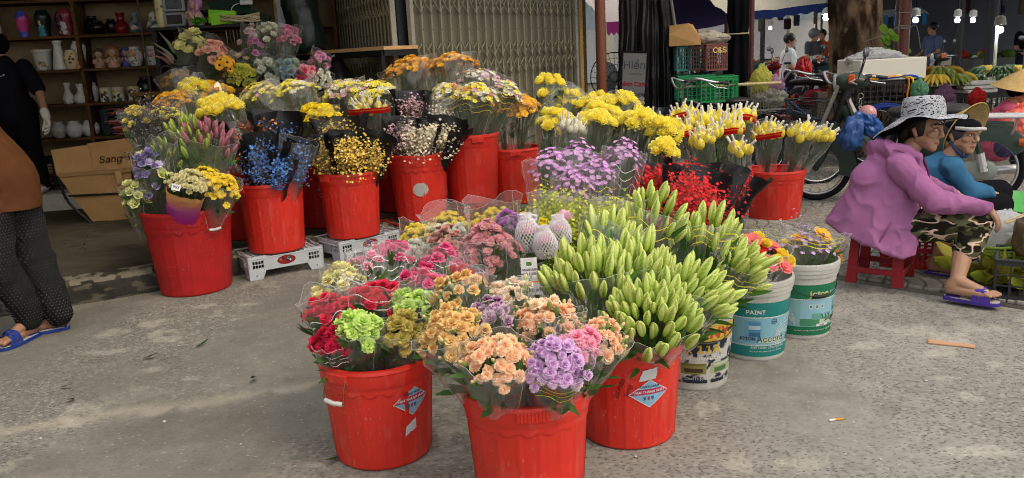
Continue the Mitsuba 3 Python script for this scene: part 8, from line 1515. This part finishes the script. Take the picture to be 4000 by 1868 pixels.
for z in np.linspace(-.02, 4.6, 60): r = .30 + .10 * math.exp(-z / .5) - .016 * z; ln = -.10 * (z - 1.2); w = r * (1 + .10 * (np.abs(meshkit.fbm(np.c_[np.cos(a) * 3, np.sin(a) * 3, a * 0 + z * .9], 4, 5) - .5) ** .7 - .3) + .07 * np.sin(3 * a + z * .6) + .05 * np.sin(7 * a + z * 1.3) + .12 * math.exp(-z / .3) * np.sin(5 * a)); X.append(np.c_[ln + w * np.cos(a), w * np.sin(a), a * 0 + z])
part(k, 'trunk', mikit.ply(grid_mesh(np.array(X), True), 'bark', smooth=True))
for i, (d, L) in enumerate((((-1, -.3, .7), 2.6), ((.8, -.5, .7), 2.8), ((.2, .9, .8), 2.6), ((-.3, -1, .9), 2.2))): d = V3(*d); s = V3(-.35, 0, 4.3); part(k, 'limb', mikit.ply(tube(catmull([s, s + d * L * .4 + [0, 0, .2], s + d * L], 4), [.2, .18, .16, .14, .12, .1, .08, .06, .05], 10), 'bark', smooth=True))
C = MB()
for _ in range(1500): p = RNG.normal(0, 1, 3) * [2.2, 2.2, .55] + [-.3, -.2, 6.2]; C.add(leaf_mesh(U(.18, .34), U(.09, .15), 40, 2), jit(lin(58, 84, 44), .3), frame(p, RNG.normal(0, 1, 3) + [0, 0, -.2], RNG.normal(size=3)), True)
part(k, 'crown', C, 'vc_leaf', kind='stuff')
k = thing('climbing_vine', 'vine with heart-shaped green leaves climbing between the tree and the brown pole', 'vine'); V0 = V3(*(4.106,8.9,1.464)); part(k, 'stem', MB().add(tube(catmull([V0, (4.145,8.88,1.328), (4.109,8.9,1.25), (4.169,8.85,1.153), (4.282,8.85,1.093)], 5), .006, 5), lin(110, 130, 60), smooth=True))
for c, s in (((4.07, 8.85, 1.48), 0.11), ((4.11, 8.85, 1.40), 0.1), ((4.15, 8.85, 1.43), 0.09), ((4.09, 8.85, 1.38), 0.09), ((4.17, 8.85, 1.38), 0.1), ((4.13, 8.85, 1.35), 0.11), ((4.06, 8.85, 1.33), 0.05), ((4.11, 8.85, 1.25), 0.07), ((4.15, 8.85, 1.23), 0.07), ((4.19, 8.85, 1.21), 0.07), ((4.22, 8.85, 1.12), 0.1), ((4.34, 8.85, 1.23), 0.08), ((4.32, 8.85, 1.17), 0.06), ((4.28, 8.85, 1.15), 0.08)): part(k, 'leaf', MB().add(leaf_mesh(s * 1.15, s, 25, 4), jit(lin(120, 160, 60), .2), frame(c, (U(-.5, .5), -U(.2, .5), -1), (.2, -1, 0)), True), 'vc_leaf')
# ================================================================ fruit stalls
def tray_stand(label, c, R, col, h_=.72):
    k = thing('fruit_tray', label, 'tray', tr(c[0], c[1], 0)); part(k, 'tray', MB().add(lathe([(.001, h_), (R * .95, h_), (R, h_ + .02), (R, h_ + .05), (R * .98, h_ + .055), (R * .93, h_ + .01), (.001, h_ + .008)], 32), col, smooth=40), 'vc_satin'); part(k, 'band', MB().add(lathe([(R + .002, h_ + .022), (R + .002, h_ + .045)], 32), lin(30, 130, 70)), 'vc_satin'); return k
def bananas(label, c, n, col, R=.22, rz=0):
    k = thing('banana_hand', label, 'bananas', tr(*c) @ RZ(rz) @ sc(1.3))
    for i in range(n):
        a = (i / (n - 1) - .5) * 1.5; row = i % 2; P = catmull([(0, 0, .05), (.06, 0, .075 - .02 * row), (.12, 0, .05 - .02 * row), (.16, 0, .0)], 3); part(k, 'banana', MB().add(tube(P, [.006, .014, .018, .019, .019, .018, .016, .012, .005][:len(P)] + [.004] * max(0, len(P) - 9), 6), jit(col, .12), RZ(math.degrees(a)), True), 'vc_satin')
    return k
tc1, tc2 = V3(*(4.683,8.9,0.869)), V3(*(5.623,9.3,0.84)); t1 = tray_stand('round green and white tray heaped with ripening bananas', tc1, .34, lin(206, 210, 206), tc1[2] - .06); t2 = tray_stand('white tray heaped with green bananas behind the conical hat', tc2, .44, lin(206, 206, 202), tc2[2] - .08)
lattice_crate('black_crate', 'black crates carrying the round tray of bananas', (tc1[0], tc1[1], .02), 5, .55, .45, tc1[2] - .08, lin(24, 24, 26), nz=9); lattice_crate('black_crate', 'black crates carrying the tray of green bananas', (tc2[0], tc2[1], .02), 5, .62, .5, tc2[2] - .10, lin(24, 24, 26), nz=9)
BY, BG, BM = lin(240, 206, 70), lin(70, 106, 54), lin(136, 156, 60); nth = ('first', 'second', 'third', 'fourth', 'fifth', 'sixth', 'seventh', 'eighth', 'ninth', 'tenth', 'eleventh', 'twelfth')
for i in range(12): r, a = (.24, i * .7) if i < 8 else (.10, i * 1.7); bananas(('ripe yellow', 'half-ripe green', 'speckled yellow')[i % 3] + ' hand of bananas in the heap on the round green and white tray', (tc1[0] + r * math.cos(a), tc1[1] + r * math.sin(a) - .02, tc1[2] - .05 + (.07 if i >= 8 else 0)), 7, (BY, BM, lin(206, 150, 40))[i % 3], rz=math.degrees(a) + 10)
for i in range(14): r, a = (.32, i * .7 + .2) if i < 9 else (.14, i * 1.3); bananas(('green' if i not in (9, 11) else 'bright yellow') + ' hand of bananas in the heap behind the conical hat', (tc2[0] + r * math.cos(a), tc2[1] + r * math.sin(a), tc2[2] - .07 + (.08 if i >= 9 else 0)), 8, BG if i not in (9, 11) else BY, rz=math.degrees(a))
for q in list(labels):
    if q.startswith('banana_hand') and '__' not in q: labels[q]['group'] = labels[q]['label'].replace('hand of', 'hands of')
lump('mauve plastic bag hanging below the banana tray', (4.538,8.4,0.709), .12, lin(150, 110, 140), (.9, .9, 1.1), 'film', seed=21); lump('red cloth bundle left of the conical hat', (4.64,8,0.712), .085, lin(150, 36, 36), (1, .8, 1.2), 'vc_matte', seed=22); lump('salmon pink net bag at the right edge by the fruit seller', (4.584,7.2,0.542), .15, lin(236, 120, 106), (1, 1, 1.1), 'vc_matte', seed=23)
for i in range(3): single('foam_slab', MB().add(box(.34, .24, .035, bev=.008), jit(lin(206, 204, 198), .05)), ('lowest', 'middle', 'top')[i] + ' white foam lid in the stack left of the conical hat', 'lid', T=tr(*(V3(*(4.968,8.6,0.744)) + [0, 0, .042 * i])) @ RZ(U(-8, 8)))
# by the seated women
k = thing('colander', 'lime green plastic colander basket of greens at the right edge', 'basket', tr(2.70, 4.20, .17) @ RY(-14)); M = MB(); LG = lin(176, 214, 80)
for z, r in ((0, .09), (.02, .115), (.05, .145), (.08, .165), (.11, .18)): M.add(tube([(r * math.cos(b), r * math.sin(b), z) for b in np.linspace(0, 6.29, 41)], .004 if z < .1 else .009, 5, False), LG, smooth=True)
for b in np.linspace(0, 6.28, 49)[:-1]: M.add(tube([(r * math.cos(b), r * math.sin(b), z) for z, r in ((0, .09), (.02, .115), (.05, .145), (.11, .18))], .003, 3, False), LG, smooth=True)
M.add(lathe([(.001, 0), (.09, 0)], 20), LG); part(k, 'weave', M, 'vc_satin'); lump('white plastic bag lying in the lime green colander', (2.70, 4.30, .30), .13, lin(226, 228, 232), (1.1, .8, .8), 'film', seed=31); single('chopsticks', MB().add(rod((0, 0, 0), (.24, .05, .06), .004, 5), lin(206, 176, 120)).add(rod((0, .02, 0), (.23, .08, .07), .004, 5), lin(206, 176, 120)), 'pair of wooden chopsticks lying across the white bag', 'chopsticks', T=tr(2.62, 4.15, .36)); single('green_bowl', MB().add(lathe([(.001, 0), (.08, 0), (.13, .05), (.135, .055), (.125, .05), (.07, .008), (.001, .008)], 24), lin(90, 190, 90), smooth=50), 'bright green plastic bowl behind the brown bag', 'bowl', 'vc_satin', tr(3.05, 4.75, .30) @ RX(20))
lattice_crate('black_crate', 'black plastic crate at the right edge of the picture', (2.70, 3.92, .034), -32, .44, .32, .20, lin(48, 50, 54), nx=7, nz=3); b = trimesh.Trimesh(*lathe([(.001, -.0), (.15, .0), (.17, .06), (.15, .16), (.08, .24), (.02, .28), (.001, .28)], 30)).subdivide(); single('brown_bag', MB().add(rumple(b, .035, 16, 7), lin(96, 84, 62), smooth=True), 'shiny brown bag on the black crate at the right edge', 'bag', 'vc_gloss', tr(2.74, 3.96, .235))
H = MB()
for i in range(46): H.add(leaf_mesh(U(.14, .28), U(.05, .09), U(10, 60), 4, .5), jit([lin(176, 178, 70), lin(196, 190, 96), lin(150, 164, 56)][i % 3], .15), frame((2.55 + U(-.10, .16), 4.17 + U(-.16, .16), .05 + U(0, .06)), (U(-1, 1), U(-.7, .7), .15), (U(-1, 1), U(-1, 1), .3)), True)
k = single('corn_husks', H, 'heap of yellow green corn husks on the pavement by the purple sandal', 'husks', 'vc_leaf'); labels[k]['kind'] = 'stuff'; lattice_crate('red_basket', 'red lattice basket behind the legs of the woman in purple', (2.36, 4.62, .033), -30, .30, .26, .20, lin(190, 40, 36), nx=8, nz=5)
# ================================================================ awnings, dark stalls and the far buildings
def awning(label, pts, col, sag=.12, name='awning', bsdf='vc_matte', n=14, val=None, seed=0):
    """A cloth stretched between four corners, with an optional scalloped valance along its first edge."""
    a, b, c, d = map(lambda q: V3(*q), pts); s, t = np.meshgrid(np.linspace(0, 1, n), np.linspace(0, 1, n)); s, t = s[..., None], t[..., None]; X = a * (1 - s) * (1 - t) + b * s * (1 - t) + c * s * t + d * (1 - s) * t; X[..., 2] -= (sag * (4 * s * (1 - s)) * .5 + sag * (4 * t * (1 - t)) * .5)[..., 0]; X += (meshkit.fbm(X * 2.2, 3, seed)[..., None] - .5) * .10
    k = thing(name, label, 'awning'); part(k, 'cloth', MB().add(grid_mesh(X), col, smooth=True), bsdf)
    if val: e = X[0]; q = np.linspace(0, 1, 81); ex = np.stack([np.interp(q, np.linspace(0, 1, n), e[:, i]) for i in range(3)], 1); lo = ex - np.array([0, 0, 1.0]) * (val[1] * (.75 + .25 * np.abs(np.sin(q * 3.14 * 13))))[:, None]; part(k, 'valance', MB().add(grid_mesh(np.stack([ex, lo], 1)), val[0], smooth=True), bsdf)
    return k
awning('white market awning with a dark blue scalloped valance', [(3.343,15.5,1.901), (6.044,15,1.988), (8.2, 19.5, 3.2), (2.6, 19.5, 3.3)], lin(232, 226, 206), .05, bsdf='film', val=(lin(44, 60, 112), .16))
awning('dark purple tarpaulin slung low left of the folded parasol', [(1.91,10,1.554), (2.778,9.8,1.623), (2.9, 13.5, 2.5), (1.5, 13.5, 2.5)], lin(60, 52, 84), .10); awning('white and magenta awning seen beside the brown pole', [(1.771,14,1.813), (2.848,14,1.927), (2.9, 16.5, 2.5), (1.6, 16.5, 2.4)], lin(226, 214, 216), .06, bsdf='film', val=(lin(150, 60, 120), .22))
awning('black sheet stretched high over the middle stalls', [(.9, 9.3, 2.6), (5.2, 9.6, 2.45), (5.6, 13.0, 2.9), (.6, 13.0, 3.0)], lin(24, 24, 28), .10); awning('navy blue tarpaulin roof over the dark stalls on the right', [(5.2, 12.2, 2.75), (13, 11.8, 2.8), (15, 24, 3.3), (6.6, 24, 3.2)], lin(40, 44, 74), .2); awning('grey tarpaulin hanging behind the dark stalls', [(9.2, 20, .8), (16, 20, .8), (16, 20.6, 3.2), (9.2, 20.6, 3.2)], lin(84, 86, 94), .0)
awning('navy cloth closing the back of the dark stalls', [(5.9, 17.4, 1.0), (9.0, 17.6, 1.0), (9.0, 18.0, 3.0), (5.9, 17.8, 3.0)], lin(34, 38, 62), .0, seed=3) if False else None
ub = thing('market_parasol', 'olive brown market parasol at the upper right corner', 'parasol', tr(*(5.341,8.4,2.006)) ); a = np.linspace(0, 2 * math.pi, 41); X = [np.c_[r * np.cos(a), r * np.sin(a), a * 0 + z] for r, z in ((.001, .52), (.4, .40), (.8, .24), (1.15, .04))]; part(ub, 'canopy', MB().add(grid_mesh(np.array(X)), lin(120, 112, 88), smooth=True), 'film'); part(ub, 'valance', MB().add(grid_mesh(np.array([np.c_[1.15 * np.cos(a), 1.15 * np.sin(a), a * 0 + z] for z in (.04, -.10)])), lin(60, 54, 44), smooth=True)); part(ub, 'pole', MB().add(rod((0, 0, .5), (0, 0, -1.98), .02, 8), lin(150, 150, 150)), 'vc_satin')
def shed(label, x, y, w, d, h_, col, rz=0, open_=True):
    k = thing('market_building', label, 'building', tr(x, y, 0) @ RZ(rz)); part(k, 'wall', MB().add(box(w, .2, h_, (0, d, h_ / 2)), col)); part(k, 'roof', MB().add(box(w + .8, d + 1.2, .12, (0, d / 2, h_ + .06)), lin(96, 98, 100)))
    for i in range(5): xx = -w / 2 + (i + .5) * w / 5; part(k, 'window', MB().add(box(w / 7, .05, h_ * .28, (xx, d - .13, h_ * .62)), lin(190, 206, 216)), 'vc_gloss'); part(k, 'pillar', MB().add(box(.28, .28, h_, (-w / 2 + i * w / 4, .2, h_ / 2)), jit(lin(150, 146, 134), .08)))
    return k
shed('white market hall with pillars at the back', 7.5, 31, 14, 4, 4.6, lin(214, 216, 214), 4); shed('cream market hall behind the dark stalls on the right', 23, 30, 15, 4, 4.2, lin(176, 170, 156), -8); shed('grey buildings behind the awnings, left of the white hall', -6.5, 33, 12, 4, 4.4, lin(150, 150, 146), 2)
for i, (lab, x, y, w, c) in enumerate((('dark stall counter heaped with greens, farthest left', 4.0, 17.6, 1.8, lin(70, 90, 80)), ('teal covered stall counter behind the masked woman', 6.2, 18.6, 2.2, lin(50, 92, 104)), ('yellow stall counter under the blue striped awning', 9.0, 20.5, 2.2, lin(206, 176, 60)), ('grey stall counter in the dark stalls', 10.8, 17.2, 2.4, lin(110, 112, 110)), ('white stall counter in the dark stalls, farther right', 13.2, 16.6, 2.2, lin(150, 150, 146)))):
    k = thing('market_stall', lab, 'stall', tr(x, y, .01)); part(k, 'counter', MB().add(box(w, .8, .8, (0, 0, .4), .02), c)); G = MB(); [G.add(ball(U(.06, .14), (U(-w / 2, w / 2), U(-.35, .35), .82 + U(0, .1)), 1, (1, 1, .8)), jit([lin(90, 120, 60), lin(190, 60, 50), lin(200, 160, 70), lin(120, 110, 100), lin(60, 90, 110)][int(RNG.integers(5))], .2), smooth=True) for _ in range(34)]; part(k, 'goods', G, kind='stuff'); [part(k, 'post', MB().add(rod((q * w / 2, .35, 0), (q * w / 2, .35, 2.4), .025, 6), lin(90, 90, 92))) for q in (-1, 1)]
    H = MB(); [H.add(box(U(.06, .16), U(.05, .1), U(.12, .4), (U(-w / 2, w / 2), .3, U(1.4, 2.0)), .02), jit([lin(60, 44, 44), lin(90, 84, 66), lin(50, 60, 76), lin(110, 110, 108), lin(46, 38, 34)][int(RNG.integers(5))], .2)) for _ in range(7)]; part(k, 'hanging_goods', H, kind='stuff')
aw = awning('blue and white striped awning over the yellow counter', [(8.0, 20.0, 1.75), (10.2, 19.8, 1.8), (10.2, 20.8, 2.2), (8.0, 20.8, 2.2)], lin(206, 214, 224), .0); S = MB(); [S.add(box(.10, .01, .26, (8.1 + i * .22, 19.985 - i * .02, 1.70)), lin(60, 130, 196)) for i in range(10)]; part(aw, 'stripe', S, kind='stuff')
lump('pile of pink flowered bundles on a stand left of the tree', (5.0, 12.0, .80), .30, lin(206, 130, 150), (1.3, .9, .6), 'vc_matte', .14, 'cloth_bundle', 'bundle', 41); single('bundle_stand', MB().add(box(1.0, .5, .6, (0, 0, .3), .01), lin(90, 84, 78)), 'low grey stand under the pink flowered bundles', 'stand', T=tr(5.0, 12.0, .01)); lump('red plastic bag tied to a motorbike handlebar', (4.349,11.9,0.962), .13, lin(206, 30, 40), (.9, .7, 1.3), 'vc_gloss', seed=43)
# lit bulbs
def bulb(label, p, r=.06, power=26, tube_=False):
    k = thing('lamp', label, 'lamp', tr(*p)); part(k, 'shade', MB().add(lathe([(.015, .16), (.05, .14), (r * 1.5, .06), (r * 1.55, .055), (.05, .13), (.012, .15)], 18), lin(176, 180, 176), smooth=50), 'vc_satin'); part(k, 'cord', MB().add(rod((0, 0, .15), (0, 0, .75), .006, 5), lin(30, 30, 32)))
    q = numbered(k + '__bulb'); v, f = lathe([(.001, -r * .9), (r * .8, -r * .7), (r, 0), (r * .8, r * .7), (.02, r)], 16); scene[q] = {**mikit.ply((v, f), 'bulb_glass', smooth=True), 'to_world': TF(place[k]), 'emitter': {'type': 'area', 'radiance': {'type': 'rgb', 'value': [power, power * 1.02, power * 1.06]}}}
scene['bulb_glass'] = {'type': 'diffuse', 'reflectance': {'type': 'rgb', 'value': (.8, .8, .8)}}
for lab, p, r in (('lit bulb nearest the conical hat, on a pale post', (5.533,9.2,1.356), .062), ('lit bulb between the brown pole and the steel posts', (5.486,11,1.535), .055), ('lit bulb left of two in the middle of the dark stalls', (6.591,12,1.521), .055), ('lit bulb right of two in the middle of the dark stalls', (7.155,12.6,1.518), .055), ('lit bulb under the white awning left of the tree', (5.47,14,1.705), .085), ('unlit-looking white lamp hanging below the blue valance', (5.175,16,1.606), .05)): bulb(lab, p, r * .66, 16 if 'unlit' not in lab else 2)
labels[list(place)[-1]]['label'] = 'dim white lamp hanging below the blue valance'
single('lamp_post', MB().add(rod((0, 0, 0), (0, .03, 1.42), .018, 8), lin(190, 196, 176), smooth=40), 'pale thin post under the lit bulb by the conical hat', 'post', T=tr(*(5.555,9.26,1.356)[:2], .02))
# ================================================================ litter on the ground
single('brick_shard', MB().add(crumple(box(.19, .042, .014, bev=.005).subdivide().subdivide(), .012, 20), lin(186, 146, 118), smooth=40), 'flat shard of orange brick set in the concrete at the right', 'brick', T=tr(*(1.934,3.383,0)[:2], .004) @ RZ(-28))
single('cigarette_end', MB().add(rod((0, 0, .004), (.032, .0, .004), .004, 6), lin(206, 150, 70)).add(rod((-.022, 0, .004), (0, 0, .004), .004, 6), lin(226, 224, 218)), 'cigarette end lying on the concrete at the lower right', 'cigarette', T=tr(*(1.144,2.707,0)[:2], .001) @ RZ(8))
G = MB()
for q in ((-1.15, 5.33), (-1.18, 3.39), (-1.92, 3.26), (-0.65, 2.61), (-0.71, 2.79), (-2.05, 3.39), (-1.61, 3.84), (-1.82, 3.71)): G.add(leaf_mesh(U(.04, .09), U(.014, .03), 20), jit(lin(60, 74, 40), .3), frame((q[0], q[1], .008), (U(-1, 1), U(-1, 1), .05), (0, 0, 1)), True)
for _ in range(60): q = (-4.6 + U(0, 1.6), 5.2 + U(0, 1.2)); G.add(leaf_mesh(U(.02, .05), U(.008, .02), 20), jit(lin(52, 56, 38), .3), frame((q[0], q[1], .155), (U(-1, 1), U(-1, 1), .1), (0, 0, 1)), True)
for q in ((1.87, 4.57), (1.88, 4.43), (1.97, 4.46), (1.96, 4.36)): G.add(leaf_mesh(U(.08, .14), .008, 30), jit(lin(110, 160, 60), .2), frame((q[0], q[1], .03), (U(-1, 1), U(-1, 1), .2), (0, 0, 1)), True)
k = single('fallen_leaves', G, 'scattered fallen leaves and clippings on the ground', 'leaves', 'vc_leaf'); labels[k]['kind'] = 'stuff'
G = MB(); [G.add(ball(U(.003, .008), (U(-2.4, 2.6), 2.2 + U(0, 1) ** 2 * 2.2, .003), 1, (1, U(.6, 1), .6)), jit(lin(190, 186, 176), .3)) for _ in range(40)]; k = single('gravel', G, 'loose pale grit scattered on the concrete', 'gravel'); labels[k]['kind'] = 'stuff'
